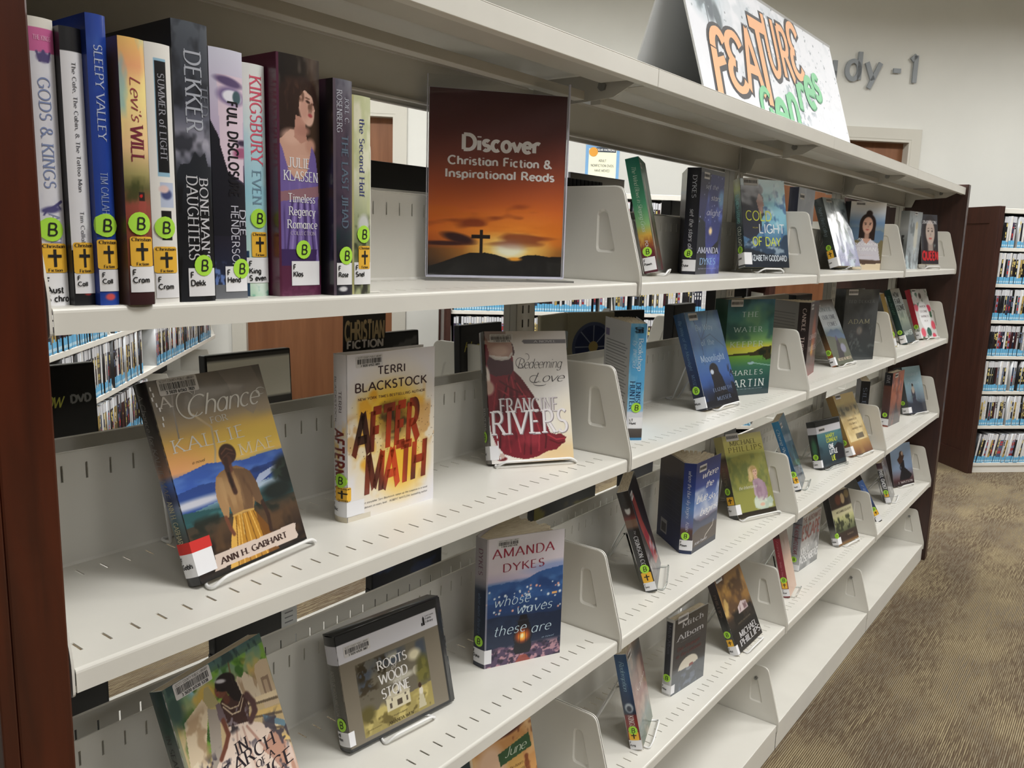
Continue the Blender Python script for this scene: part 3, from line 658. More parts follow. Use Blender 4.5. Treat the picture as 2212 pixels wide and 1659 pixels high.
# base shelves: closed kick plate, taller plain back
def base_shelf(i):
    root = empty('base_shelf', (i*LP, 0, 0)); tag(root, 'empty plain cream bottom shelf with kick plate at the floor, %s section' % SECN[i], 'shelf', 'empty base shelves at the floor')
    m = MB(); L = LP-0.004
    m.box(0.002, L, 0.0, 0.224, ZE-0.004, ZE); m.box(0.002, L, 0.0, 0.0015, 0.0, ZE-0.003); m.box(0.002, L, 0.222, 0.2245, ZE, ZE+0.20)
    m.obj('base_deck', M['enamel'], root, bevel=0.0012)
    for mesh, x, sg in ((BR_L, 0.0028, 1), (BR_R, LP-0.0028, -1)):
        b = link('end_bracket', mesh, root, (x, 0, ZE)); 
        k = MB(); n = 10; k.tube([(0, 0.068, 0.118), (0.006*sg, 0.068, 0.118)], 0.0055, 6); k.tube([(0.006*sg, 0.068, 0.118), (0.009*sg, 0.068, 0.118)], 0.003, 8)
        k.obj('bolt', M['steel'], b)
for i in range(4): base_shelf(i)
# the frame that carries them: uprights, header rails, canopy
def frame():
    root = empty('shelving_frame', (2*LP, 0.242, 0)); tag(root, 'cream steel frame with slotted uprights, header rails and long canopy top of the display range', 'shelving')
    off = Vector((-2*LP, -0.242, 0))
    for k in range(5):
        x = k*LP; m = MB(); z1 = 1.63
        hw = 0.028
        for y0, y1 in ((0.2275, 0.2415), (0.2425, 0.2565)):     # two channels back to back, pierced by pairs of slots
            front = y0 < 0.24
            yf = y0 if front else y1
            yb = y1 if front else y0
            xs = [x-hw, x-0.011, x-0.007, x+0.007, x+0.011, x+hw]; zs = [0.0]; zz = 0.10
            while zz < z1-0.03: zs += [zz, zz+0.014]; zz += 0.0254
            zs.append(z1)
            V = [(a, yf, c) for c in zs for a in xs]; F = []
            for j in range(len(zs)-1):
                for i in range(5):
                    if j % 2 == 1 and i in (1, 3): continue
                    F.append((j*6+i, j*6+i+1, (j+1)*6+i+1, (j+1)*6+i))
            m.add(V, F)
            m.box(x-hw, x-hw+0.0014, min(yf, yb), max(yf, yb), 0, z1); m.box(x+hw-0.0014, x+hw, min(yf, yb), max(yf, yb), 0, z1)
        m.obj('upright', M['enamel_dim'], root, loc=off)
    for k in range(4):
        x0, x1 = k*LP+0.025, (k+1)*LP-0.025
        for yy, sg in ((0.2245, 1), (0.2595, -1)):
            m = MB(); y0, y1 = (yy, yy+0.002) if sg > 0 else (yy-0.002, yy)
            m.box(x0, x1, y0, y1, 1.568, 1.628); m.box(x0, x1, min(y0, y0-0.006*sg), max(y1, y1-0.006*sg), 1.566, 1.5685); m.box(x0, x1, min(y0, y0-0.006*sg), max(y1, y1-0.006*sg), 1.6265, 1.629)
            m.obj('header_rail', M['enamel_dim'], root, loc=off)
    # canopy: four top panels, each with lips, underside returns and gap
    for k in range(4):
        x0, x1 = k*LP+0.0006+0.02*(k > 0), (k+1)*LP-0.0006+0.02*(k < 3)
        m = MB(); m.box(x0, x1, -0.004, 0.488, ZK-0.0018, ZK); m.box(x0, x1, -0.004, -0.0022, ZK-0.029, ZK-0.0018); m.box(x0, x1, 0.4862, 0.488, ZK-0.029, ZK-0.0018)
        m.box(x0, x1, -0.0022, 0.012, ZK-0.029, ZK-0.0275); m.box(x0, x1, 0.472, 0.4862, ZK-0.029, ZK-0.0275)
        m.obj('canopy_top', M['enamel'], root, loc=off, bevel=0.0009)
        m = MB(); x0, x1 = k*LP+0.05, (k+1)*LP-0.01
        m.box(x0, x1, 0.020, 0.085, ZK-0.020, ZK-0.0185)
        m.box(x0-0.02, x1-0.01, 0.108, 0.128, ZK-0.046, ZK-0.032); m.box(x0, x1, 0.375, 0.46, ZK-0.020, ZK-0.0185)
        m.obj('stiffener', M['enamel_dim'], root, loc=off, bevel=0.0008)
    for k in range(5):
        x = k*LP + (0.012 if k == 0 else (-0.012 if k == 4 else 0))
        for sg, y0 in ((1, 0.226), (-1, 0.258)):
            m = MB(); P = [(0, 0), (0, -0.078), (0.028*-sg, -0.078), (0.040*-sg, -0.046), (0.160*-sg, -0.038), (0.205*-sg, -0.016), (0.205*-sg, 0)]
            m.prism(P, x-0.001, x+0.001, T=lambda v, y0=y0: (v[2], y0+v[0], ZK-0.004+v[1]))
            b = m.obj('canopy_bracket', M['enamel_dim'], root, loc=off)
            for yy in (0.045, 0.14):
                MB().tube([(x-0.006, y0-sg*yy, ZK-0.024), (x-0.001, y0-sg*yy, ZK-0.024)], 0.0075, 6).obj('bolt', M['steel'], b)
frame()
# wooden end panels
def end_panel(x0, x1, name_mat, label, xo):
    root = empty('end_panel', ((x0+x1)/2, 0.242, 0)); tag(root, label, 'end panel')
    off = Vector((-(x0+x1)/2, -0.242, 0)); m = MB(); ya, yb, zt = -0.014, 0.498, 1.662
    m.box(x0, x1, ya, yb, 0, zt); m.obj('core_board', M[name_mat], root, loc=off, bevel=0.002)
    # raised frame on the outer face
    s = xo; xf = x0 if s < 0 else x1; a, b = (xf-0.012, xf) if s < 0 else (xf, xf+0.012)
    for nm, q in (('stile', (ya, ya+0.07, 0, zt)), ('stile', (yb-0.07, yb, 0, zt)), ('rail', (ya+0.07, yb-0.07, zt-0.09, zt)), ('rail', (ya+0.07, yb-0.07, 0, 0.12))):
        k = MB(); k.box(a, b, q[0], q[1], q[2], q[3]); k.obj(nm, M[name_mat], root, loc=off, bevel=0.0015)
end_panel(-0.0455, -0.0045, 'endwood', 'reddish brown wooden end panel at the left edge, nearest the camera', -1)
end_panel(4*LP+0.004, 4*LP+0.035, 'farwood', 'dark brown wooden end panel closing the far end of the display range', 1)
# ------------------------------------------------------------------ the room
def RBbox(m, a0, a1, b0, b1, z0, z1):
    P = [RB(a, b, z) for z in (z0, z1) for b in (b0, b1) for a in (a0, a1)]
    return m.add(P, [(0, 2, 3, 1), (4, 5, 7, 6), (0, 1, 5, 4), (2, 6, 7, 3), (0, 4, 6, 2), (1, 3, 7, 5)])
def struct(name, m, mat, **k):
    o = m.obj(name, M[mat], **k); o['kind'] = 'structure'; return o
A0, A1, B0, B1 = -1.30, 13.0, -9.5, 4.90
m = MB(); m.box(-12, 18, -18, 10, -0.05, 0.0); struct('floor', m, 'carpet')
D1 = (-0.70, 0.24); D2 = (2.87, 3.785); DZ = 2.13
m = MB(); RBbox(m, A0, D1[0], B1, B1+0.14, 0, CEIL); RBbox(m, D1[0], D1[1], B1, B1+0.14, DZ, CEIL); RBbox(m, D1[1], D2[0], B1, B1+0.14, 0, CEIL); RBbox(m, D2[0], D2[1], B1, B1+0.14, DZ, CEIL); RBbox(m, D2[1], A1, B1, B1+0.14, 0, CEIL)
struct('wall_back', m, 'wall')
m = MB(); RBbox(m, A0-0.14, A0, B0, B1+0.14, 0, CEIL); struct('wall_left', m, 'wall')
m = MB(); RBbox(m, A1, A1+0.14, B0, B1+0.14, 0, CEIL); struct('wall_right', m, 'wall')
m = MB(); RBbox(m, A0-0.14, A1+0.14, B0-0.14, B0, 0, CEIL); struct('wall_front', m, 'wall')
# ceiling: grid of lay-in tiles, with recesses for the troffers left open by the panels below it
m = MB(); RBbox(m, A0-0.14, A1+0.14, B0-0.14, B1+0.14, CEIL+0.001, CEIL+0.05); struct('ceiling', m, 'ceiling')
def emis(name, c, s):
    m, n, l, p = newmat(name); p.inputs['Emission Color'].default_value = L4(c); p.inputs['Emission Strength'].default_value = s; p.inputs['Base Color'].default_value = L4(c); return m
M['lamp'] = emis('lamp_diffuser', (255, 246, 228), 1.6)
for i, (a, b, _s, _n) in enumerate(TROFFERS):
    r = empty('ceiling_light', RB(a, b, CEIL), (0, 0, -math.pi/4)); tag(r, 'flat white fluorescent ceiling light panel out of the frame above the shelves', 'ceiling light', 'ceiling light panels')
    q = MB(); q.box(-0.6, 0.6, -0.3, 0.3, -0.020, -0.012); q.obj('diffuser', M['lamp'], r)
    q = MB()
    for bx in ((-0.63, -0.6, -0.33, 0.33), (0.6, 0.63, -0.33, 0.33), (-0.6, 0.6, -0.33, -0.3), (-0.6, 0.6, 0.3, 0.33)): q.box(*bx, -0.024, 0)
    q.obj('light_frame', M['trim'], r)
def door(n, a0, a1, label):
    d = MB(); RBbox(d, a0+0.004, a1-0.004, B1+0.05, B1+0.09, 0.006, DZ-0.004); struct('door_%d' % n, d, 'door')
    t = empty('trim_%d' % n, RB(a0, B1, 0), (0, 0, -math.pi/4)); t['kind'] = 'structure'
    w = 0.055; L = a1-a0
    for nm, bx in (('casing', (-w-0.03, -0.012, -0.018, 0.0, 0, DZ+0.085)), ('casing', (L+0.012, L+w+0.03, -0.018, 0.0, 0, DZ+0.085)), ('head_casing', (-0.012, L+0.012, -0.018, 0.0, DZ+0.012, DZ+0.085)),
                   ('jamb', (-0.016, 0.004, -0.016, 0.12, 0, DZ+0.016)), ('jamb', (L-0.004, L+0.016, -0.016, 0.12, 0, DZ+0.016)), ('jamb', (0.004, L-0.004, -0.016, 0.12, DZ-0.006, DZ+0.016))):
        q = MB(); q.box(*bx); q.obj(nm, M['trim'], t)
    m2 = MB(); x = L-0.07; m2.tube([(x, 0.05, 1.0), (x, 0.0, 1.0), (x-0.11, -0.002, 1.0)], 0.009, 8); m2.obj('door_handle', M['steel'], t, smooth=True)
door(1, *D1, ''); door(2, *D2, '')
q = MB(); RBbox(q, A0, D1[0]-0.09, B1-0.012, B1, 0, 0.1); RBbox(q, D1[1]+0.09, D2[0]-0.09, B1-0.012, B1, 0, 0.1); RBbox(q, D2[1]+0.09, A1, B1-0.012, B1, 0, 0.1); struct('baseboard_back', q, 'trim')
# raised letters on the wall: "Study - 1"
def wall_letters():
    r = empty('wall_lettering', RB(3.0, B1, 2.52), (0, 0, -math.pi/4)); tag(r, 'grey raised letters reading Study - 1 on the cream wall above the far door', 'sign')
    items = [('S', 2.80, 0), ('t', 2.96, 0), ('u', 3.085, 0), ('d', 3.262, 0), ('y', 3.410, 0), ('-', 3.60, 0), ('1', 3.722, 0)]
    cap = 0.178
    for ch, a, _ in items:
        A, F, w = text_geo(ch, 'letterform'); V = []; Fs = []; k = len(A)
        for x, y in A: V.append((a-3.0+x*cap, -0.022, y*cap))
        for x, y in A: V.append((a-3.0+x*cap, -0.010, y*cap))
        q = MB(); 
        for f in F:
            n = len(f); ids = [V[i] for i in f]+[V[i+k] for i in f]
            q.add(ids, [tuple(range(n))[::-1], tuple(range(n, 2*n))]+[(j, (j+1) % n, n+(j+1) % n, n+j) for j in range(n)])
        q.obj('letter', M['letter'], r)
PEN['letterform'] = (1.75, 1.6, 0, 0, 0.9)
wall_letters()

# far media cases ------------------------------------------------------
def case_mesh(seed, wdt=0.0142, h=0.19, d=0.135):
    rng = random.Random(seed); p = Print(); S = flat_chart()
    dark = rng.random() < 0.5
    base = [(24, 26, 34), (216, 216, 214), (34, 38, 58), (60, 24, 30), (206, 206, 208), (20, 20, 20), (222, 220, 218), (46, 60, 84), (90, 84, 78), (150, 44, 50), (30, 34, 30), (176, 150, 84), (190, 190, 196), (60, 48, 74), (28, 28, 34), (216, 218, 222), (22, 22, 26), (110, 112, 116), (200, 202, 206), (40, 40, 44), (70, 96, 130), (36, 30, 30)][seed % 22]
    c2 = rng.choice([(230, 230, 230), (200, 60, 50), (120, 140, 180), (220, 200, 120), (20, 20, 24)])
    w = wdt*0.93
    add_raw3(p, *(lambda m: (m.v, m.f))(MB().box(0, w, 0.0, d, 0, h)), base if False else rng.choice([(30, 30, 32), (200, 204, 208), (60, 62, 66)]))
    p.rect(S, 0.0006, w-0.0006, 0.0006, h-0.0006, base, 0.0003)
    p.rect(S, 0.0006, w-0.0006, h*0.80, h*0.985, (206, 208, 214) if rng.random() < 0.75 else base, 0.0006)
    y = h*0.32
    while y < h*0.76:
        q = h*rng.uniform(0.03, 0.12)
        if rng.random() < 0.55: p.rect(S, w*rng.uniform(0.15, 0.35), w*rng.uniform(0.6, 0.85), y, y+q, c2, 0.0009)
        y += q*1.35
    bl = (104, 178, 222)
    p.rect(S, 0.0003, w-0.0003, 0.001, h*rng.uniform(0.17, 0.25), bl, 0.0012); p.rect(S, w*0.15, w*0.9, h*0.045, h*0.10, (190, 222, 240), 0.0014)
    return p.mesh('case', M['satin']), base
CASES = [case_mesh(i) for i in range(22)]
def cname(c):
    r, g, b = c
    if r > 180 and b > 150: return 'white'
    if r > 180: return 'yellow'
    if r > g+40: return 'red'
    if b > r+12: return 'blue'
    if r < 45: return 'black'
    return 'grey'
dvd_n = [0]; DVDS = []
def dvd_row(M4, z, x0, x1, seed, where, lean=0.0, skip=()):
    rng = random.Random(seed); x = x0; objs = 0
    while x < x1-0.016:
        if rng.random() < 0.03: x += rng.uniform(0.01, 0.03)
        me, c = CASES[rng.randrange(len(CASES))]
        o = link('dvd_case', me); lo = lean*(0.8+0.4*rng.random())
        o.matrix_world = M4 @ Matrix.Translation((x, rng.uniform(0, 0.006), z)) @ Matrix.Rotation(lo, 4, 'Y') @ Matrix.Diagonal((1, 1, rng.uniform(0.985, 1.0), 1))
        n = cname(c); tag(o, 'slim %s DVD case, %s' % (n, where), 'DVD case', '%s DVD cases, %s' % (n, where)); DVDS.append(o)
        x += 0.0144; dvd_n[0] += 1
def far_case(name, M4, length, nsec, label, zs, rows, panel_sides, depth=0.30, top=1.655):
    """white steel case; local x along the front, y into the case"""
    root = empty(name, (0, 0, 0)); root.matrix_world = M4; tag(root, label, 'bookcase')
    L = length
    q = MB(); q.box(0, L, depth-0.01, depth, 0.06, top); q.obj('back_panel', M['farwood'] if False else M['back_black'], root)
    for z in zs: q = MB().box(0, L, 0, depth-0.01, z-0.022, z); q.obj('shelf_board', M['enamel'], root, bevel=0.002)
    q = MB().box(0, L, 0.004, 0.012, 0, zs[0]-0.02); q.obj('kick_plate', M['enamel'], root)
    q = MB().box(-0.005, L+0.005, -0.005, depth, top-0.03, top); q.obj('top_board', M['enamel'], root, bevel=0.002)
    for k in range(nsec+1):
        x = L*k/nsec
        for z in zs[1:]:
            q = MB(); q.prism([(0.0, -0.02), (depth*0.7, -0.02), (depth*0.7, 0.13), (0.05, 0.13)], x-0.003, x+0.003, T=lambda v, z=z: (v[2], v[0], z+v[1]))
            q.obj('divider', M['enamel'], root)
    for sx in panel_sides:
        x0, x1 = (-0.034, -0.006) if sx == 0 else (L+0.006, L+0.034)
        q = MB().box(x0, x1, -0.02, depth+0.32, 0, top+0.012); p = q.obj('side_panel', M['farwood'], root, bevel=0.002)
        xo = x0-0.010 if sx == 0 else x1; D = depth+0.30
        for nm, bx in (('stile', (-0.02, 0.055, 0, top+0.012)), ('stile', (D-0.055, D+0.02, 0, top+0.012)), ('rail', (0.055, D-0.055, top-0.09, top+0.012)), ('rail', (0.055, D-0.055, 0, 0.13))):
            MB().box(xo, xo+0.010, bx[0], bx[1], bx[2], bx[3]).obj(nm, M['farwood'], p, bevel=0.0015)
    return root
ZS = [0.065, 0.308, 0.53, 0.753, 0.977, 1.20, 1.42]
ORD = ['lowest', 'second', 'third', 'fourth', 'fifth', 'sixth', 'top']
R45 = Matrix.Rotation(-math.pi/4, 4, 'Z')
def frame_at(a, b, face=0): return Matrix.Translation(RB(a, b, 0)) @ R45 @ Matrix.Rotation(face, 4, 'Z')
# right: in the open beyond the range
F1 = frame_at(3.905, 4.03); far_case('dvd_bookcase', F1, 1.86, 2, 'white bookcase full of DVDs with dark brown side panel, at the far right', ZS, None, (0,))
ext = [0.16, 0.17, 0.22, 0.26, 0.30, 0.34, 0.38]
for k, z in enumerate(ZS[::-1]):
    kk = 6-k; dvd_row(F1, z, 0.95, 1.84, 200+k, '%s shelf of right hand bookcase' % ORD[kk]); dvd_row(F1, z, 0.012, 0.91, 100+k, '%s shelf of right hand bookcase' % ORD[kk], lean=(0.16 if kk == 0 else 0.02))
# centre: seen through the gaps of the range
F2 = frame_at(0.575, 4.03); far_case('dvd_bookcase', F2, 1.86, 2, 'white DVD bookcase with brown panel at its left, behind the middle of the range', ZS, None, (0, 1))
for kk in (4, 5): dvd_row(F2, ZS[kk], 0.012, 0.90, 120+kk, '%s shelf, left half of middle bookcase' % ORD[kk]) if kk != 5 else None
dvd_row(F2, ZS[4], 0.945, 1.50, 131, '%s shelf, right half of middle bookcase' % ORD[4])
dvd_row(F2, ZS[3], 0.012, 0.62, 132, '%s shelf, left half of middle bookcase' % ORD[3])
dvd_row(F2, ZS[6], 0.96, 1.60, 133, 'top shelf of middle bookcase')
for kk in (0, 1, 2, 3, 5): dvd_row(F2, ZS[kk], 0.65 if kk == 3 else 0.012, 0.90, 240+kk, '%s shelf of middle bookcase' % ORD[kk]); dvd_row(F2, ZS[kk], 0.96, 1.84, 250+kk, '%s shelf of middle bookcase' % ORD[kk])
# left: runs along the left wall, its front faces right
FL = Matrix.Translation(RB(-0.83, 4.60, 0)) @ R45 @ Matrix.Rotation(-math.pi/2, 4, 'Z')
ZSL = [0.065, 0.308, 0.53, 0.753, 0.965, 1.19, 1.42]
far_case('dvd_bookcase', Matrix.Translation(RB(-0.83, 0.88, 0)) @ R45 @ Matrix.Rotation(math.pi/2, 4, 'Z'), 3.72, 4, 'white DVD bookcase running towards the back wall, seen under the top shelf at left', ZSL, None, ())
FL = Matrix.Translation(RB(-0.83, 0.88, 0)) @ R45 @ Matrix.Rotation(math.pi/2, 4, 'Z')
for kk, (x0, x1) in ((3, (1.35, 2.25)), (4, (0.95, 1.82)), (4, (1.90, 2.74))):
    dvd_row(FL, ZSL[kk], x0, x1, 150+kk+int(x0*10), '%s shelf of left bookcase' % ORD[kk])
dvd_row(FL, ZSL[4], 2.82, 3.66, 161, 'fifth shelf, far end of left bookcase')
dvd_row(FL, ZSL[3], 2.45, 3.6, 162, 'fourth shelf, far end of left bookcase')
dvd_row(FL, ZSL[2], 1.5, 2.3, 163, 'third shelf of left bookcase')
dvd_row(FL, ZSL[5], 0.9, 1.3, 164, 'sixth shelf of left bookcase')
# notice in a clear holder on the middle bookcase
def notice():
    r = empty('notice_holder', RB(1.44, 4.18, 1.655), (0, 0, -math.pi/4)); tag(r, 'notice about moved nonfiction DVDs in blue border, standing on the middle bookcase', 'sign')
    p = Print(); S = flat_chart((-0.1, 0, 0.012)); w, h = 0.2, 0.262
    p.rect(S, 0, w, 0, h, (122, 168, 212), 0.0); p.rect(S, 0.018, w-0.018, 0.012, h-0.02, (240, 238, 214), 0.0006)
    p.rect(S, 0.062, w-0.022, h-0.038, h-0.012, (46, 56, 70), 0.001); p.text(S, 'DEAR PATRONS', 0.066, w-0.028, h-0.031, h-0.020, (230, 230, 230), 'bold', 0.0014)
    p.poly(S, [(0.045+0.026*math.cos(k*math.pi/9), h-0.038+0.026*math.sin(k*math.pi/9)) for k in range(18)], (226, 160, 62), 0.0018)
    for i, t in enumerate(('ADULT', 'NONFICTION DVDS', 'HAVE MOVED')):
        ww = (0.045, 0.135, 0.09)[i]; p.text(S, t, 0.1-ww/2, 0.1+ww/2, h-0.092-0.028*i, h-0.079-0.028*i, (70, 74, 80), 'sans', 0.0014)
    link('notice_sheet', p.mesh('notice', M['matte']), r)
    MB().box(-0.104, 0.104, -0.006, -0.004, 0.0, 0.28).obj('clear_front', M['acrylic'], r); MB().box(-0.104, 0.104, -0.004, 0.05, 0.0, 0.003).obj('foot', M['acrylic'], r)
notice()
# ------------------------------------------------------------------ the books: pose (shelf, kind, x, y, z, yaw, lean, width, height, thickness, opening)
POSE = {
'gods':('A','p',0.010,0.0241,1.31,0,0.003,0.0195,0.216,0.15,0), 'cafe':('A','p',0.0300,0.0157,1.31,0,0.004,0.0165,0.212,0.15,0),
'sleepy':('A','p',0.0468,0.0083,1.31,0,0.004,0.0155,0.224,0.15,0), 'levi':('A','p',0.0660,-0.0020,1.31,0,0.004,0.0215,0.21,0.15,0),
'summer':('A','p',0.0928,0.0065,1.31,0,0.006,0.0225,0.212,0.145,0), 'dekker':('A','p',0.1170,0.0062,1.31,0,0.006,0.0335,0.235,0.16,0),
'full':('A','p',0.1610,0.0214,1.31,0,0.004,0.0345,0.223,0.15,0), 'kings':('A','p',0.2065,0.0370,1.31,0,0.004,0.0245,0.219,0.14,0),
'klassen':('A','p',0.2335,0.0222,1.31,0,0.001,0.0520,0.232,0.155,0), 'jihad':('A','p',0.2900,0.0070,1.31,0,0,0.0250,0.216,0.15,0),
'second':('A','p',0.3195,0.0129,1.31,0,0,0.0265,0.205,0.145,0),
'sleeping':('A','e',1.2069,0.1095,1.3208,-0.403,0.228,0.147,0.226,0.0266,0), 'stars':('A','o',1.4318,0.1349,1.31,-0.073,0.003,0.152,0.23,0.030,0.456),
'cold':('A','e',1.7170,0.1350,1.3250,0.507,0.213,0.140,0.222,0.0250,0), 'warsaw':('A','s',2.0821,0.1421,1.31,-0.028,0,0.155,0.233,0.026,0),
'nightbird':('A','e',2.4970,0.1343,1.3235,0.185,0.346,0.151,0.231,0.0317,0), 'woman':('A','s',2.6430,0.1550,1.3100,0.573,0,0.150,0.225,0.027,0),
'cathedral':('A','s',3.1770,0.0857,1.3100,0.12,0.003,0.139,0.218,0.030,0.3), 'queen':('A','e',3.3401,0.0588,1.3300,0.406,0.151,0.107,0.196,0.022,0),
'chance':('B','e',0.1617,0.064,1.0174,-0.162,0.339,0.158,0.214,0.019,0), 'aftermath':('B','s',0.3956,0.1071,1.012,0.061,0.004,0.151,0.215,0.025,0),
'redeeming':('B','e',0.7286,0.1397,1.0166,0.582,0.273,0.145,0.216,0.024,0), 'moonlight':('B','e',1.4067,0.0733,1.0177,0.061,0.338,0.158,0.221,0.027,0),
'keeper':('B','s',1.6103,0.1267,1.012,0.396,0.004,0.158,0.237,0.036,0.4), 'candle':('B','o',2.0783,0.0788,1.012,-0.146,0.002,0.146,0.214,0.032,0.772),
'until':('B','e',2.3737,0.0771,1.0174,0.077,0.436,0.150,0.217,0.017,0), 'adekker':('B','s',2.5468,0.1166,1.012,0.442,0.001,0.158,0.236,0.040,0.12),
'gold':('B','e',3.1382,0.0719,1.0167,-0.6,0.343,0.120,0.213,0.015,0), 'teal':('B','e',3.2651,0.0646,1.0176,-0.004,0.385,0.154,0.226,0.023,0),
'stone':('B','e',3.5123,0.0600,1.0200,0.236,0.357,0.149,0.214,0.022,0), 'search':('C','e',0.1542,0.0352,0.6873,-0.219,0.338,0.149,0.22,0.019,0),
'roots':('C','e',0.4025,0.1079,0.6881,0.102,0.252,0.182,0.156,0.026,0), 'waves':('C','o',0.6978,0.1187,0.682,0.456,0,0.142,0.221,0.025,0.744),
'crimson':('C','e',1.156,0.0433,0.6875,-0.428,0.329,0.154,0.214,0.024,0), 'bluesky':('C','o',1.4015,0.0853,0.682,0,0.003,0.133,0.212,0.027,0.87),
'inherit':('C','e',1.6986,0.0952,0.6873,0.354,0.37,0.147,0.214,0.029,0), 'bluebk':('C','e',2.0705,0.057,0.6872,-0.239,0.387,0.147,0.211,0.02,0),
'lie':('C','e',2.355,0.0843,0.6872,0.182,0.277,0.159,0.149,0.03,0), 'anna':('C','e',2.6000,0.0553,0.6879,0.145,0.45,0.158,0.214,0.026,0),
'blackopen':('C','s',2.855,0.0872,0.682,-0.351,0,0.150,0.229,0.031,0), 'dive':('C','s',3.2249,0.0942,0.682,0.064,0.002,0.151,0.218,0.03,0),
'paris':('C','e',3.5437,0.0811,0.6877,0.278,0.286,0.150,0.205,0.036,0), 'june':('D','e',0.6461,0.0658,0.3706,0.178,0.25,0.14,0.207,0.03,0),
'redemp':('D','e',1.1042,0.0283,0.371,-0.326,0.223,0.126,0.202,0.025,0), 'albom':('D','s',1.3283,0.0786,0.366,0.124,0,0.138,0.183,0.023,0.12),
'phil':('D','e',1.6078,0.0322,0.3716,0.001,0.425,0.161,0.193,0.022,0), 'francine':('D','e',2.0439,0.0526,0.3705,-0.158,0.25,0.105,0.194,0.02,0),
'auschwitz':('D','s',2.2667,0.1041,0.366,0.067,0.002,0.155,0.181,0.029,0), 'dest':('D','e',2.5762,0.0669,0.3714,0.171,0.328,0.150,0.179,0.024,0),
'bluen':('D','e',2.9808,0.0247,0.3718,-0.781,0.546,0.150,0.22,0.022,0), 'pixel':('D','e',3.2384,0.0516,0.371,-0.143,0.323,0.147,0.169,0.021,0),
'watson':('D','e',3.49,0.0991,0.3715,0.323,0.246,0.158,0.181,0.028,0), 'bookshop':('B','o',1.069,0.0525,1.012,-0.637,0.005,0.148,0.218,0.03,0.22)}
WH = (238, 238, 242); BK = (18, 18, 20); NAVY = (22, 34, 66)
B = {}
# --- top shelf, spine outwards
B['gods'] = dict(label='white spine-out paperback with pink band and blue lettering, beside the left panel', side=(200, 196, 190), front=[('f', (226, 226, 234)), ('n', (205, 205, 222), 3, 14, 3, .5, .8, .5), ('r', 0, .965, 1, 1, (232, 228, 220)), ('r', 0, .885, 1, .965, (206, 104, 158)), ('e', .55, .868, .26, .018, (84, 74, 122), .5), ('l', [(.3, .885), (.4, .855), (.55, .89), (.7, .855), (.8, .885)], .008, (84, 74, 122)), ('e', .5, .345, .36, .012, (84, 80, 130), .7, 8), ('l', [(.2, .34), (.55, .352), (.9, .375)], .01, (84, 80, 130)), ('l', [(.3, .34), (.2, .325)], .006, (84, 80, 130)), ('l', [(.75, .365), (.85, .35)], .006, (84, 80, 130))],
  st=[('KINGS', .3, .5, .915, .935, (230, 180, 210), 'serif') if 0 else ('GODS & KINGS', .28, .72, .42, .80, (130, 144, 184), 'serif'), ('AUSTIN', .38, .8, .20, .33, (150, 156, 190), 'serif')], ft=[('THE KINGS', .2, .85, .925, .94, (238, 190, 218), 'serif')], dot=(.42, .275), gen=(.0, .98, .12, .225), call=(0, 1, .0, .118, ['F', 'Aust', 'S chro']))
B['cafe'] = dict(label='thin white spine-out paperback with a black band at the top', side=(36, 36, 38), front=[('f', (230, 230, 236)), ('r', 0, .915, 1, 1, (30, 30, 34)), ('r', 0, 0, 1, .205, (28, 28, 32)), ('e', .62, .05, .2, .012, (180, 60, 60), .5)], st=[('The Cafe, The Cabin, & The Tattoo Man', .44, .62, .42, .88, (90, 92, 100), 'serif'), ('Tim Callahan', .44, .62, .20, .35, (120, 122, 130), 'serif')], gen=(.05, 1.0, .12, .235), call=(.05, 1, .045, .122, ['F', 'Call']))
B['sleepy'] = dict(label='tall royal blue spine-out book with white capital lettering, third from the left panel', side=(30, 56, 138), hard=0, front=[('f', (34, 66, 158)), ('n', (60, 96, 180), 2, 10, 8, .5, .9, .6), ('e', .5, .03, .25, .012, (220, 90, 90), .5)], st=[('SLEEPY VALLEY', .3, .72, .58, .90, (186, 196, 224), 'serif'), ('TIM CALLAHAN', .3, .66, .29, .47, (150, 166, 210), 'serif')], dot=(.45, .285), gen=(.0, 1, .13, .235), call=(.02, 1, .05, .128, ['F', 'Call']))
B['levi'] = dict(label='spine-out paperback with a yellow and orange sunset landscape and red title', side=(92, 70, 58), front=[('g', [(0, (52, 24, 28)), (.08, (66, 30, 32)), (.16, (116, 60, 36)), (.38, (150, 74, 62)), (.45, (96, 92, 52)), (.50, (160, 150, 96)), (.6, (240, 200, 150)), (.8, (250, 226, 150)), (.9, (236, 168, 120)), (1, (236, 190, 110))]), ('n', (255, 236, 150), 2, 6, 5, .45, .8, .7, .55, 1), ('n', (120, 190, 220), 2, 6, 15, .55, .75, .6, .7, 1), ('n', (60, 66, 30), 3, 16, 6, .5, .7, .8, .38, .5), ('p', [(.3, .2), (.7, .2), (.8, .40), (.5, .405)], (160, 76, 66)), ('r', .5, .4, .75, .435, (40, 30, 26)), ('e', .6, .42, .06, .006, (200, 40, 40))], st=[("Levi's", .36, .76, .70, .86, (150, 66, 74), 'ital'), ('WILL', .3, .8, .545, .68, (120, 40, 60), 'serifb')], dot=(.48, .315), gen=(.08, .96, .15, .265), call=(.05, 1, .05, .152, ['F', 'Cram']))
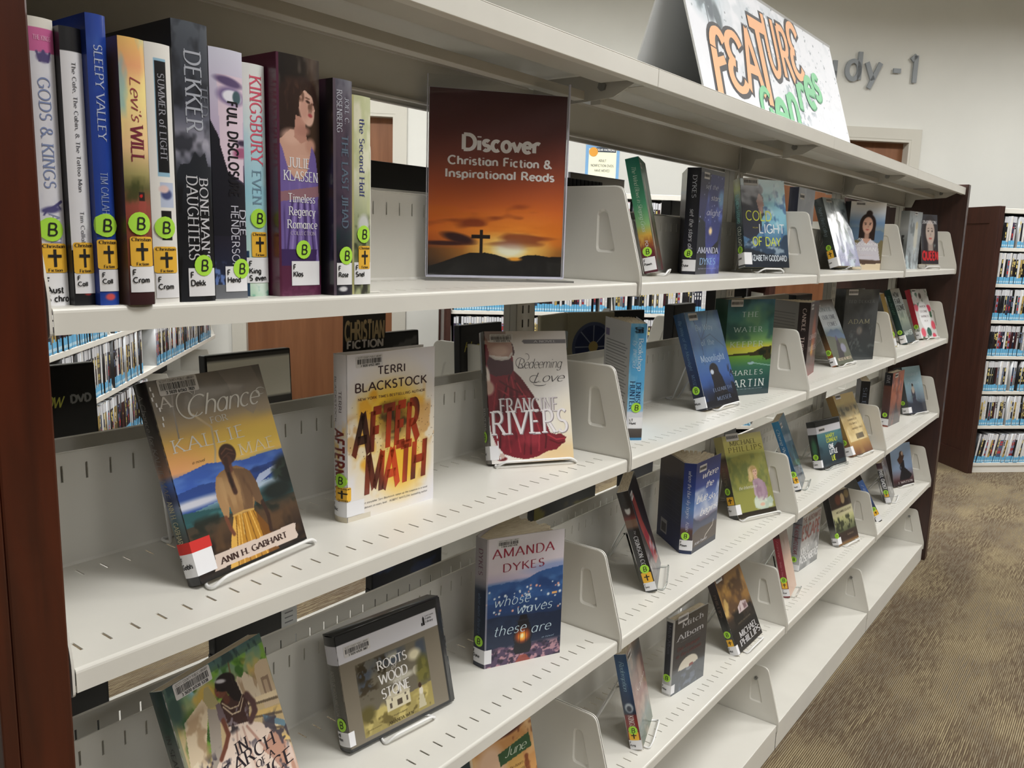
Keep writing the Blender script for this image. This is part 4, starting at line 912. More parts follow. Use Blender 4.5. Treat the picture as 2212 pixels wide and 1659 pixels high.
B['summer'] = dict(label='white spine-out paperback with a long black title panel and a small photo of an eye', side=(232, 230, 226), front=[('f', (236, 234, 230)), ('r', .3, .50, .78, .945, (150, 190, 214)), ('r', .32, .515, .78, .935, (20, 20, 24)), ('r', .34, .38, .9, .475, (190, 200, 224)), ('e', .6, .43, .22, .02, (70, 80, 130), .5), ('e', .5, .45, .2, .015, (230, 200, 196), .5), ('r', .34, .25, .78, .365, (24, 22, 24))], st=[('SUMMER of LIGHT', .42, .68, .56, .89, (160, 160, 170), 'serif')], dot=(.48, .30), gen=(.02, .92, .12, .225), call=(.05, .98, .02, .118, ['F', 'Cram']))
B['dekker'] = dict(label='tall thick dark grey spine-out hardcover with stormy mountain and large silver author name', mat='gloss', hard=1, side=(34, 36, 42), front=[('g', [(0, (36, 38, 44)), (.3, (20, 21, 26)), (.46, (40, 44, 52)), (.50, (110, 112, 128)), (.58, (168, 166, 182)), (.66, (100, 102, 118)), (.75, (54, 57, 68)), (1, (84, 90, 100))]), ('n', (30, 32, 40), 3, 14, 21, .5, .75, .8, .45, 1), ('p', [(0, .46), (.1, .50), (.35, .505), (.5, .55), (.65, .53), (.8, .55), (.9, .50), (1, .5), (1, .44), (0, .43)], (34, 38, 46)), ('n', (10, 10, 14), 4, 8, 22, .5, .6, .8, 0, .45)], st=[('DEKKER', .30, .76, .62, .90, (176, 180, 192), 'serif'), ('TED', .72, .95, .68, .79, (112, 116, 128), 'serif'), ("BONEMAN'S", .6, .86, .15, .455, (206, 206, 212), 'serif'), ('DAUGHTERS', .24, .54, .155, .46, (206, 206, 212), 'serif')], dot=(.64, .135), call=(.2, .98, .02, .125, ['F', 'Dekk']))
B['full'] = dict(label='spine-out hardcover showing a woman\'s violet tinted eye above a night city', mat='gloss', hard=1, side=(30, 30, 38), front=[('g', [(0, (70, 72, 80)), (.08, (40, 46, 70)), (.25, (36, 34, 48)), (.5, (60, 52, 76)), (.6, (190, 170, 200)), (1, (214, 214, 232))]), ('p', [(0, .72), (0, .26), (1, .26), (1, .47), (.55, .50), (.35, .60), (.2, .66)], (28, 28, 38)), ('p', [(.25, .62), (.45, .52), (.95, .48), (1, .9), (.2, .9)], (226, 206, 222)), ('e', .55, .875, .42, .018, (96, 80, 120), .5, -10), ('e', .6, .82, .40, .035, (120, 104, 150), .5, -6), ('e', .64, .818, .30, .026, (236, 236, 248), .3, -6), ('e', .78, .818, .13, .026, (70, 96, 104), .3), ('e', .9, .60, .28, .022, (166, 92, 128), .5, 8), ('e', .95, .64, .2, .012, (60, 44, 70), .8), ('n', (120, 150, 220), 9, 26, 9, .6, .7, .8, .0, .16), ('r', 0, 0, 1, .06, (112, 114, 120))], st=[('FULL DISCLOSURE', .48, .78, .42, .80, (24, 22, 30), 'bold'), ('HENDERSON', .5, .74, .12, .385, (206, 206, 220), 'sans'), ('DEE', .78, .98, .26, .37, (206, 206, 220), 'sans')], dot=(.78, .125), call=(.28, .98, .03, .135, ['F', 'Hend']))
B['kings'] = dict(label='white and pale blue spine-out paperback with large pink vertical lettering', mat='satin', side=(18, 18, 22), front=[('g', [(0, (180, 214, 190)), (.06, (210, 232, 214)), (.45, (160, 212, 230)), (.75, (206, 228, 238)), (.85, (238, 238, 240))]), ('n', (236, 244, 240), 2, 8, 31, .5, .8, .7), ('r', 0, 0, .12, .2, (30, 60, 90)), ('n', (60, 150, 130), 4, 30, 3, .5, .7, .5, 0, .06)], st=[('KINGSBURY', .28, .82, .58, .95, (226, 96, 120), 'serif'), ('EVEN', .3, .7, .405, .55, (120, 150, 170), 'serif')], dot=(.55, .345), gen=(.2, .92, .175, .285), call=(.0, 1, .06, .172, ['F', 'King', 'S even']))
def deco_k(pr, S, w, h, t): pass
B['klassen'] = dict(label='very thick spine-out hardcover with a young woman in a lilac gown on its spine', mat='gloss', hard=1, side=(96, 40, 66), front=[('gx', [(0, (30, 24, 24)), (.6, (36, 28, 24)), (.8, (70, 52, 40)), (1, (50, 38, 32))]), ('n', (110, 100, 92), 4, 8, 2, .6, .75, .5, .8, 1), ('p', [(.0, .80), (.1, .88), (.5, .86), (.55, .6), (.2, .55), (0, .58)], (44, 30, 28)),
   ('e', .34, .80, .34, .11, (48, 32, 28), .25), ('n', (74, 50, 42), 9, 16, 61, .5, .64, .8, .70, .92, .0, .6), ('p', [(.05, .655), (.28, .70), (.44, .70), (.60, .68), (.80, .63), (.86, .58), (.80, .50), (.4, .48), (.05, .52)], (208, 164, 146)), ('e', .75, .64, .12, .03, (196, 148, 130), .7), ('e', .30, .67, .2, .03, (220, 178, 160), .8), ('p', [(.40, .76), (.62, .75), (.66, .66), (.52, .645), (.36, .67)], (190, 140, 124)), ('e', .58, .845, .34, .075, (50, 33, 29), .15, -14), ('e', .66, .805, .19, .085, (222, 180, 162), .12, 12), ('p', [(.78, .83), (.885, .79), (.84, .782), (.80, .76), (.70, .745), (.6, .76), (.66, .82)], (220, 176, 158)), ('e', .60, .79, .10, .05, (206, 158, 142), .8), ('p', [(.36, .90), (.60, .905), (.84, .87), (.80, .845), (.62, .868), (.50, .84), (.47, .78), (.38, .77)], (52, 35, 30)), ('n', (86, 58, 46), 12, 20, 62, .52, .64, .7, .76, .91, .34, .85), ('e', .70, .822, .055, .006, (70, 46, 40), .6, -16), ('e', .82, .815, .035, .005, (70, 46, 40), .6, -16), ('e', .69, .836, .06, .003, (90, 60, 50), .6, -8), ('e', .755, .767, .055, .008, (176, 80, 84), .5, -10), ('l', [(.80, .825), (.845, .795), (.80, .79)], .003, (182, 132, 116)), ('e', .56, .70, .16, .02, (180, 130, 116), .8),
   ('p', [(0, .66), (.10, .62), (.22, .535), (.36, .50), (.52, .495), (.66, .53), (.74, .60), (.78, .64), (.88, .60), (.95, .5), (.94, .40), (.96, .1), (.3, .08), (.0, .1)], (116, 98, 164)), ('p', [(.24, .56), (.34, .518), (.48, .505), (.62, .535), (.70, .60), (.5, .60)], (212, 168, 150)), ('n', (140, 120, 186), 12, 3, 7, .5, .8, .7, .1, .52), ('n', (60, 44, 92), 16, 3, 8, .5, .75, .7, .1, .40)] + [('l', [(.30+.07*k, .40), (.14+.115*k, .12)], .010, ((74, 56, 110), (150, 132, 196))[k % 2]) for k in range(8)] + [('p', [(.02, .44), (.95, .475), (.96, .43), (.03, .40)], (150, 110, 120)), ('r', 0, 0, 1, .13, (92, 42, 70)), ('n', (110, 56, 86), 14, 60, 5, .5, .6, .6, 0, .05), ('p', [(0, .13), (0, .2), (.9, .2), (.85, .13)], (66, 46, 96)), ('r', 0, 0, .05, 1, (84, 36, 60))],
   ft=[('JULIE', .22, .72, .545, .585, WH, 'serif'), ('KLASSEN', .12, .93, .49, .53, WH, 'serif'), ('Timeless', .2, .85, .40, .435, WH, 'serif'), ('Regency', .22, .85, .345, .38, WH, 'serif'), ('Romance', .18, .9, .29, .325, WH, 'serif'), ('COLLECTION', .25, .85, .262, .277, (196, 186, 206), 'serif')], dot=(.54, .20), call=(.26, .95, .045, .15, ['F', 'Klas']))
B['jihad'] = dict(label='dark spine-out hardcover with steel blue vertical title, second from the bookend', mat='gloss', hard=1, side=(24, 25, 32), front=[('g', [(0, (40, 42, 50)), (.2, (30, 30, 38)), (.28, (28, 50, 54)), (.35, (70, 56, 74)), (.8, (86, 72, 86)), (1, (110, 110, 122))]), ('n', (50, 44, 60), 3, 12, 4, .4, .8, .7), ('r', 0, 0, .12, 1, (96, 84, 96)), ('e', .45, .03, .22, .012, (220, 220, 224), .6)], st=[('THE LAST JIHAD', .38, .72, .32, .75, (92, 108, 126), 'serifb'), ('ROSENBERG', .16, .4, .76, .95, (196, 198, 210), 'serif'), ('JOEL C.', .55, .78, .80, .92, (180, 182, 196), 'serif')], dot=(.6, .19), call=(.12, .95, .05, .155, ['F', 'Rose']))
B['second'] = dict(label='pale green spine-out paperback with blue vertical title, last in the row beside the bookend', side=(150, 150, 120), front=[('g', [(0, (60, 60, 50)), (.05, (50, 50, 44)), (.06, (200, 200, 190)), (.2, (96, 104, 72)), (.35, (150, 160, 120)), (.6, (220, 220, 200)), (.8, (228, 228, 200)), (1, (226, 222, 200))]), ('n', (190, 196, 150), 3, 10, 5, .4, .7, .8), ('n', (60, 64, 50), 5, 20, 12, .55, .7, .8, .2, .42), ('e', .6, .36, .3, .05, (206, 208, 206), .5), ('r', 0, 0, .1, 1, (190, 186, 130))], st=[('the Second Half', .36, .62, .50, .89, (58, 66, 124), 'serif')], dot=(.58, .31), gen=(.3, .95, .13, .25), call=(.1, 1, .05, .165, ['F', 'Snel']))
# --- top shelf, further sections
B['sleeping'] = dict(label='green and gold paperback with white script title on its spine, leaning beside the poster holder', front=[('g', [(0, (90, 30, 40)), (.25, (120, 80, 50)), (.5, (90, 110, 80)), (.7, (60, 120, 96)), (1, (40, 110, 92))]), ('e', .25, .5, .1, .35, (190, 176, 150), .4, -6), ('e', .4, .45, .12, .25, (70, 50, 44), .5), ('n', (40, 70, 60), 4, 6, 8, .5, .7, .7)], spine=[('g', [(0, (80, 24, 40)), (.18, (96, 36, 44)), (.27, (160, 96, 44)), (.33, (214, 170, 70)), (.42, (150, 196, 130)), (.6, (84, 170, 130)), (1, (34, 120, 104))]), ('n', (226, 186, 90), 12, 14, 5, .5, .7, .6, .22, .34)],
   st=[('The Wind Blows in Sleeping Grass', .36, .66, .36, .93, (216, 240, 226), 'script'), ('POWNALL', .42, .62, .12, .28, WH, 'sans')], dot=(.46, .185), call=(.02, .95, .02, .135, ['F', 'Pown']), bc=(.06, .90, .028))
B['stars'] = dict(label='thick open standing hardcover with a starry violet night sky and white lettering', mat='satin', hard=0, backc=(22, 24, 40), front=[('g', [(0, (40, 46, 110)), (.15, (70, 80, 170)), (.35, (34, 36, 60)), (.5, (40, 44, 80)), (.7, (60, 60, 120)), (.9, (40, 40, 70)), (1, (48, 50, 70))]), ('p', [(.2, .5), (.38, .22), (.42, 0), (.85, 0), (.8, .25), (.92, .45), (1, .7), (1, 1), (.45, 1), (.3, .7)], (60, 66, 140), .8), ('n', (110, 130, 220), 4, 7, 11, .5, .75, .8, .0, .9, .3, 1), ('e', .9, .74, .12, .08, (130, 180, 230), .8), ('p', [(0, .55), (.28, .5), (.34, .3), (.44, .12), (.44, 0), (0, 0)], (26, 28, 40)), ('p', [(.6, .26), (.9, .34), (.9, .2), (.66, .2)], (24, 24, 34)), ('e', .52, .42, .07, .035, (255, 226, 170), .9), ('s', 26, .006, (200, 210, 255), 6, .45, .95), ('r', 0, .96, 1, 1, (90, 90, 96))], spine=[('f', (26, 28, 40))],
   ft=[('set the', .2, .72, .82, .865, (200, 206, 226), 'ital'), ('stars', .45, .85, .715, .765, (224, 228, 240), 'ital'), ('alight', .3, .86, .57, .63, (214, 218, 236), 'ital'), ('AMANDA', .04, .9, .205, .26, (206, 210, 230), 'serif'), ('DYKES', .15, .8, .095, .155, (150, 190, 232), 'serif'), ('AUTHOR OF WHOSE WAVES', .1, .85, .05, .06, (180, 180, 210), 'sans')], st=[('DYKES', .42, .72, .72, .93, (196, 200, 212), 'serif'), ('set the stars alight', .36, .68, .16, .62, (220, 222, 230), 'ital')], dot=(.42, .20), call=(-.06, .98, .03, .14, ['F', 'Dyke']), bc=(.12, .905, .034))
B['cold'] = dict(label='blue hardcover with a face in profile and yellow and white capital title, on wire easel', mat='gloss', hard=1, backc=(30, 44, 40), front=[('g', [(0, (20, 30, 46)), (.15, (38, 62, 92)), (.3, (70, 110, 150)), (.5, (130, 190, 214)), (.8, (150, 206, 224)), (1, (176, 210, 218))]), ('n', (60, 100, 150), 9, 11, 4, .55, .68, .8, .3, 1), ('n', (210, 232, 238), 6, 8, 14, .6, .75, .8, .4, 1), ('p', [(0, .92), (.35, .93), (.5, .8), (.48, .65), (.5, .60), (.44, .55), (.42, .42), (.2, .3), (0, .35)], (36, 42, 62)), ('e', .28, .88, .22, .08, (52, 48, 62), .2), ('p', [(.40, .84), (.47, .80), (.51, .70), (.47, .68), (.48, .62), (.40, .60), (.34, .75)], (176, 138, 130)), ('h', .30, .16, 3, 5, (44, 66, 92)), ('n', (170, 190, 206), 8, 16, 17, .55, .7, .8, .12, .34), ('h', .16, .08, 5, 8, (24, 34, 48)), ('r', 0, .9, .42, 1, (120, 124, 128), .5)], spine=[('g', [(0, (180, 180, 182)), (.02, (24, 34, 40)), (.5, (22, 50, 60)), (.75, (40, 90, 90)), (.88, (150, 160, 60)), (1, (120, 120, 70))])],
   ft=[('COLD', .08, .66, .53, .635, (222, 230, 70), 'sans'), ('LIGHT', .36, .94, .39, .49, (236, 240, 244), 'sans'), ('OF DAY', .2, .84, .245, .34, (216, 226, 70), 'sans'), ('ELIZABETH GODDARD', .08, .95, .075, .135, (206, 214, 224), 'bold'), ('WILLIAM', .22, .34, .44, .455, (200, 190, 80), 'sans')], st=[('ELIZABETH GODDARD', .3, .7, .5, .82, (110, 180, 180), 'bold'), ('COLD LIGHT', .3, .75, .24, .46, (196, 206, 200), 'bold')], dot=(.5, .20), call=(-.02, 1.9, .03, .165, ['F', 'Godd']), bc=(.08, .925, .044))
B['warsaw'] = dict(label='grey-blue hardcover with a misty cover, standing behind the divider in the third section', mat='gloss', hard=1, backc=(58, 64, 84), front=[('g', [(0, (60, 66, 80)), (.5, (120, 126, 140)), (1, (84, 90, 108))]), ('n', (150, 156, 168), 3, 4, 3, .4, .8, .7)], spine=[('g', [(0, (40, 44, 56)), (1, (62, 68, 92))])], ft=[('WARSAW', .08, .95, .56, .60, (40, 42, 52), 'serifb')], st=[('SEARCH', .3, .7, .3, .6, (150, 150, 160), 'serif')], bc=(.1, .86, .04))
B['nightbird'] = dict(label='silver-blue jacketed hardcover with black spine, tilted on an easel in the third section', mat='gloss', hard=1, backc=(28, 38, 38), front=[('g', [(0, (140, 140, 176)), (.3, (160, 166, 196)), (.7, (166, 184, 200)), (1, (150, 168, 180))]), ('n', (206, 222, 230), 5, 7, 5, .5, .7, .8), ('n', (90, 106, 116), 6, 9, 15, .6, .7, .8), ('e', .6, .6, .2, .16, (176, 196, 200), .5, 20), ('l', [(.4, .8), (.7, .7), (.6, .5), (.9, .3)], .03, (196, 210, 222)), ('l', [(.3, .7), (.6, .62), (.8, .45)], .015, (104, 120, 120))], spine=[('f', (26, 40, 38)), ('n', (50, 66, 66), 3, 8, 5, .5, .9, .6)], st=[('Night Bird Calling', .34, .7, .45, .88, (120, 140, 150), 'script')], ft=[('CATHY GOHLKE', .2, .9, .1, .14, (214, 214, 232), 'serif')], dot=(.42, .285), gen=(.12, .78, .13, .245), call=(-.05, 1.5, .0, .13, ['F', 'Gohl']), bc=(.14, .93, .036))
B['woman'] = dict(label='standing paperback with portrait of a dark-haired woman in a white shawl before mountains', front=[('g', [(0, (60, 44, 40)), (.1, (80, 60, 50)), (.18, (200, 190, 200)), (.3, (110, 96, 140)), (.5, (140, 140, 120)), (.7, (110, 140, 176)), (.85, (200, 206, 214)), (1, (224, 220, 214))]), ('h', .6, .2, 3, 3, (96, 122, 150)), ('h', .4, .15, 4, 7, (120, 110, 80))] + face(.52, .66, .12, (206, 164, 144), (44, 32, 30), 1.55) + [('e', .54, .835, .09, .045, (44, 32, 30), .3), ('p', [(.1, .1), (.2, .34), (.42, .46), (.62, .46), (.85, .38), (.98, .1)], (206, 202, 212)), ('p', [(.4, .46), (.52, .38), (.64, .46)], (200, 156, 138)), ('h', .17, .05, 3, 9, (92, 74, 62)), ('p', [(0, 0), (0, .1), (.5, .08), (1, .1), (1, 0)], (226, 210, 180))], spine=[('g', [(0, (60, 50, 50)), (.5, (120, 110, 90)), (1, (40, 40, 46))])],
   ft=[('AN', .28, .42, .44, .47, WH, 'serif'), ('UNCOMMON', .14, .86, .36, .40, WH, 'serif'), ('WOMAN', .16, .82, .28, .335, WH, 'serif'), ('LAURA FRANTZ', .25, .76, .21, .23, (226, 216, 220), 'serif')], bc=(.14, .93, .04))
B['cathedral'] = dict(label='silver-grey standing hardcover with a pale figure and cathedral aisle, farthest section', mat='gloss', hard=1, backc=(60, 62, 64), front=[('gx', [(0, (150, 158, 164)), (.5, (170, 178, 184)), (1, (150, 158, 164))]), ('n', (90, 100, 104), 5, 6, 8, .55, .7, .7), ('e', .62, .55, .14, .25, (206, 206, 196), .5), ('e', .62, .76, .09, .07, (190, 180, 150), .3), ('n', (196, 214, 222), 8, 10, 4, .5, .7, .8, 0, .4)], spine=[('g', [(0, (120, 124, 126)), (.4, (80, 84, 84)), (.7, (150, 152, 152)), (1, (120, 124, 126))]), ('p', [(.2, .25), (.3, .55), (.6, .5), (.7, .2)], (24, 24, 26)), ('e', .45, .56, .15, .03, (24, 24, 26))], dot=(.15, .22), call=(.1, 1.05, .02, .15, ['F', 'Hart']), bc=(.4, .94, .03))
B['queen'] = dict(label='small dark paperback with close-up face and red title, farthest on the top shelf', front=[('g', [(0, (40, 20, 24)), (.3, (60, 60, 66)), (1, (50, 50, 58))])] + face(.55, .64, .24, (186, 168, 158), (40, 34, 38), 1.4) + [('r', 0, .0, 1, .27, (50, 44, 50)), ('n', (150, 170, 170), 5, 6, 5, .6, .7, .8, .2, .42), ('r', 0, .08, 1, .27, (70, 30, 36))], spine=[('f', (40, 34, 38))], ft=[('JIMINSON', .1, .92, .81, .875, (206, 206, 210), 'serif'), ('QUEEN', .06, .98, .09, .25, (196, 40, 48), 'fat')])
# --- second shelf
def block_title(pr, S, w, h):                          # heavy letters whose ink runs from black to flame orange
    for word, x0, x1, y0, y1 in (('AFTER', .085, .815, .392, .640), ('MATH', .20, .895, .142, .385)):
        A, F, wd = text_geo(word, 'block'); A = A.copy(); A[:, 0] /= wd; rng = np.random.RandomState(4)
        A2 = A.copy(); A2[:, 0] = x0+(x1-x0)*(A[:, 0]+0.03*(A[:, 1]-0.5)); A2[:, 1] = y0+(y1-y0)*A[:, 1]+0.03*A[:, 0]
        # subdivide long strokes so the colour can change along them
        V = []; FF = []; Cc = []
        for f in F:
            P = [A2[i] for i in f]; n = 6 if len(f) == 4 else 1
            for k in range(n):
                a, b = k/n, (k+1)/n; q = [P[0]+(P[3]-P[0])*a, P[1]+(P[2]-P[1])*a, P[1]+(P[2]-P[1])*b, P[0]+(P[3]-P[0])*b]; i0 = len(V)
                V += [(p[0]*w, p[1]*h) for p in q]; FF.append((i0, i0+1, i0+2, i0+3))
                for p in q:
                    d = abs(p[0]-0.55)*1.9+abs(p[1]-0.40)*0.9 + 0.25*math.sin(17*p[0]+9*p[1]); t_ = min(1, max(0, d))
                    up = 1 if word == 'AFTER' else 0
                    hot = np.array((208, 72, 28) if not up else (186, 60, 26)); drk = np.array((44, 20, 18)); Cc.append(lin(hot*(1-t_**1.5)+drk*t_**1.5))
        Z = np.array(V); pr.v.append(S(Z[:, 0], Z[:, 1], .00036)); pr.f.append([tuple(i+pr.n for i in f) for f in FF]); pr.c.append(np.array(Cc)); pr.n += len(Z)
PEN['block'] = (3.1, 1.9, 0, 0, 0.55)
B['bookshop'] = dict(label='bright blue spined paperback standing half open, printed back cover turned to the aisle', front=[('f', (96, 168, 214))], backc=(206, 206, 206), back=[('f', (196, 196, 198)), ('r', .04, .84, .2, .9, (96, 84, 130))] + [('r', .08, .10+.026*k, .82+.12*((k*7) % 3)/3, .108+.026*k, (120, 120, 124)) for k in range(28)],
   spine=[('g', [(0, (70, 130, 170)), (.02, (60, 130, 180)), (.025, (60, 52, 50)), (.10, (90, 84, 80)), (.105, (220, 222, 230)), (.24, (216, 218, 228)), (.26, (140, 190, 226)), (.45, (92, 170, 218)), (1, (84, 160, 212))]), ('n', (150, 204, 232), 3, 10, 6, .5, .8, .7, .24, 1)], st=[('Bookshop', .52, .80, .60, .875, (206, 226, 240), 'serif'), ('by the Sea', .2, .46, .63, .86, (180, 210, 234), 'script'), ('DENISE', .50, .78, .30, .50, (30, 50, 90), 'serif'), ('HUNTER', .12, .42, .27, .51, (30, 50, 90), 'serif'), ('COPPER', .3, .75, .92, .97, (20, 26, 34), 'fat')], dot=(.55, .285), call=(.12, .98, .105, .20, ['LT', 'Hunt']))
B['moonlight'] = dict(label='tilted blue paperback with bare branches and the back of a dark-haired figure under moonlight', mat='gloss', front=[('g', [(0, (16, 20, 32)), (.12, (22, 30, 52)), (.3, (50, 84, 150)), (.6, (96, 140, 190)), (.9, (120, 160, 200)), (1, (110, 140, 170))]), ('n', (60, 100, 170), 3, 4, 6, .5, .8, .7), ('l', [(.2, .95), (.3, .7), (.25, .45)], .012, (60, 90, 130)), ('l', [(.3, .7), (.55, .85), (.7, 1)], .010, (60, 90, 130)), ('l', [(.95, .6), (.6, .75), (.3, .7)], .008, (70, 100, 140)), ('p', [(.2, 0), (.34, .16), (.40, .36), (.55, .4), (.66, .30), (.74, .12), (1, .08), (1, 0)], (16, 18, 28)), ('p', [(.34, .40), (.5, .415), (.64, .28), (.60, .12), (.38, .12)], (24, 22, 30)), ('e', .47, .38, .13, .07, (30, 26, 32), .2), ('e', .40, .36, .05, .025, (196, 206, 220), .4), ('n', (18, 22, 34), 12, 16, 5, .5, .6, 1, 0, .42, .86, 1), ('r', 0, 0, 1, .08, (18, 20, 30))],
   spine=[('g', [(0, (20, 26, 42)), (.3, (26, 40, 76)), (.6, (50, 86, 140)), (1, (44, 80, 120))])], ft=[('By Way', .22, .72, .80, .86, (176, 206, 230), 'deco'), ('of the', .28, .66, .64, .70, (176, 206, 230), 'deco'), ('Moonlight', .16, .86, .47, .54, (190, 212, 236), 'deco'), ('ELIZABETH', .3, .86, .155, .19, (130, 146, 176), 'deco'), ('MUSSER', .36, .78, .06, .10, (120, 136, 166), 'deco')], st=[('By Way of the Moonlight', .34, .62, .42, .93, (110, 150, 190), 'ital'), ('MUSSER', .34, .62, .24, .37, (90, 120, 160), 'serif')], dot=(.45, .21), call=(-.02, 1.12, .02, .135, ['F', 'Muss']), bc=(.1, .91, .040))
B['keeper'] = dict(label='tall upright hardcover with a small boat on a green lagoon under a stormy sky', mat='gloss', hard=1, backc=(34, 56, 50), front=[('g', [(0, (36, 58, 66)), (.12, (38, 74, 76)), (.3, (60, 110, 90)), (.42, (110, 160, 60)), (.44, (190, 196, 80)), (.50, (206, 196, 70)), (.56, (130, 170, 96)), (.7, (70, 120, 100)), (.85, (60, 110, 110)), (1, (70, 110, 130))]), ('n', (44, 80, 80), 3, 5, 6, .5, .7, .8, .55, 1), ('n', (130, 170, 120), 2, 5, 16, .55, .8, .6, .6, 1), ('p', [(0, .42), (0, .435), (.6, .45), (.8, .50), (1, .51), (1, .38), (.9, .36), (.8, .415)], (60, 56, 36)), ('n', (30, 40, 30), 20, 20, 8, .45, .55, 1, .36, .49, .7, 1), ('l', [(.80, .45), (.79, .49)], .006, (40, 36, 28)), ('l', [(.88, .45), (.885, .50)], .006, (40, 36, 28)), ('p', [(.48, .345), (.62, .35), (.66, .33), (.54, .32)], (150, 180, 186)), ('l', [(.56, .35), (.565, .38)], .008, (90, 110, 120)), ('l', [(.64, .335), (1, .30)], .008, (150, 190, 180))],
   spine=[('g', [(0, (30, 40, 44)), (.5, (30, 70, 60)), (1, (36, 70, 56))])], ft=[('THE', .30, .66, .82, .87, (196, 214, 210), 'wide'), ('WATER', .16, .76, .665, .715, (190, 210, 204), 'wide'), ('KEEPER', .10, .80, .51, .565, (190, 206, 190), 'wide'), ('CHARLES', .04, .84, .215, .265, (206, 214, 210), 'wide'), ('MARTIN', .02, .88, .09, .165, (224, 230, 228), 'wide'), ('NEW YORK TIMES BESTSELLING AUTHOR', .15, .85, .062, .072, (150, 170, 176), 'sans')], bc=(.06, .925, .040))
B['candle'] = dict(label='open standing paperback with brown cover, dark spine and printed grey back, second section divider', backc=(110, 108, 104), back=[('f', (112, 110, 104))] + [('r', .1, .08+.04*k, .9, .088+.04*k, (70, 68, 64)) for k in range(20)], front=[('g', [(0, (120, 50, 50)), (.12, (110, 70, 64)), (.2, (80, 60, 54)), (1, (84, 64, 60))]), ('e', .6, .55, .2, .3, (150, 84, 60), .8), ('e', .5, .35, .12, .08, (206, 150, 70), .7)], spine=[('g', [(0, (110, 40, 44)), (.1, (40, 30, 30)), (1, (30, 22, 24))])], ft=[('CARVED', .15, .9, .5, .56, (206, 190, 186), 'serif'), ('THISTLES', .1, .9, .34, .40, (206, 190, 186), 'serif')], st=[('CANDLE', .35, .65, .62, .92, (196, 180, 176), 'serif'), ('THISTLE', .35, .65, .2, .55, (190, 170, 166), 'serif')], bc=(.1, .9, .036))
B['until'] = dict(label='tilted paperback with white clouds, mountain and a horseman on orange grass', front=[('g', [(0, (150, 90, 50)), (.15, (176, 110, 60)), (.22, (120, 100, 80)), (.4, (66, 76, 60)), (.5, (90, 110, 120)), (.6, (206, 216, 226)), (.8, (210, 220, 230)), (1, (130, 120, 116))]), ('h', .5, .14, 2, 5, (76, 100, 130)), ('h', .4, .08, 4, 8, (84, 88, 70)), ('p', [(.3, .1), (.36, .25), (.46, .40), (.56, .38), (.66, .2), (.6, .1)], (44, 36, 40)), ('e', .5, .4, .05, .04, (70, 60, 100), .2), ('e', .7, .24, .14, .07, (130, 130, 150), .4)], spine=[('g', [(0, (176, 96, 40)), (.25, (120, 84, 50)), (.5, (40, 36, 28)), (1, (44, 40, 34))])], ft=[('UNTIL', .1, .8, .82, .88, (120, 140, 150), 'serif'), ('OUR TIME', .14, .84, .70, .76, (90, 96, 120), 'serif'), ('COMES', .3, .8, .59, .65, (90, 96, 120), 'serif'), ('NICOLE M. MILLER', .2, .95, .06, .10, (236, 214, 190), 'serif')], dot=(.4, .21), call=(-.02, 1.8, .01, .13, ['F', 'Mill']), bc=(.04, .905, .036))
B['adekker'] = dict(label='tall charcoal hardcover with faint grey lettering, standing upright in the third section', mat='gloss', hard=1, backc=(40, 42, 42), front=[('g', [(0, (60, 66, 68)), (.4, (70, 72, 74)), (.8, (84, 86, 88)), (1, (104, 104, 100))]), ('n', (50, 52, 54), 3, 4, 5, .5, .8, .7), ('e', .5, .42, .08, .05, (120, 112, 106), .8), ('n', (100, 106, 106), 8, 10, 9, .65, .75, .7, .1, .5)], spine=[('f', (40, 42, 42)), ('n', (60, 60, 60), 2, 5, 6, .5, .8, .7)], ft=[('TED DEKKER', .1, .88, .81, .85, (140, 144, 146), 'wide'), ('ADAM', .15, .78, .52, .58, (150, 146, 120), 'wide')], bc=(.08, .92, .044))
B['gold'] = dict(label='ochre backed paperback tilted behind the divider at the start of the farthest section', front=[('f', (150, 124, 70))], spine=[('g', [(0, (200, 190, 150)), (.3, (180, 160, 100)), (1, (168, 140, 84))])], dot=(.5, .24), call=(.0, 1.6, .02, .16, ['F']))
B['teal'] = dict(label='tilted novel with dark teal spine and a pale misty marsh on its cover', front=[('g', [(0, (30, 50, 56)), (.2, (70, 84, 80)), (.45, (150, 160, 140)), (.7, (190, 204, 206)), (1, (206, 208, 208))]), ('n', (90, 110, 96), 6, 8, 5, .5, .7, .7, .2, .6)], spine=[('g', [(0, (20, 56, 62)), (1, (24, 62, 60))])], ft=[('HOW', .1, .7, .84, .93, (50, 56, 60), 'bold'), ('FAR', .1, .7, .72, .81, (60, 66, 70), 'bold'), ('GONE', .1, .9, .60, .69, (60, 66, 70), 'bold'), ('MAYER', .1, .95, .14, .22, (196, 206, 200), 'bold')], st=[('How the Light', .3, .7, .55, .9, (90, 140, 130), 'script')], dot=(.45, .22), call=(-.02, 1.6, .02, .16, ['F', 'Meye']))
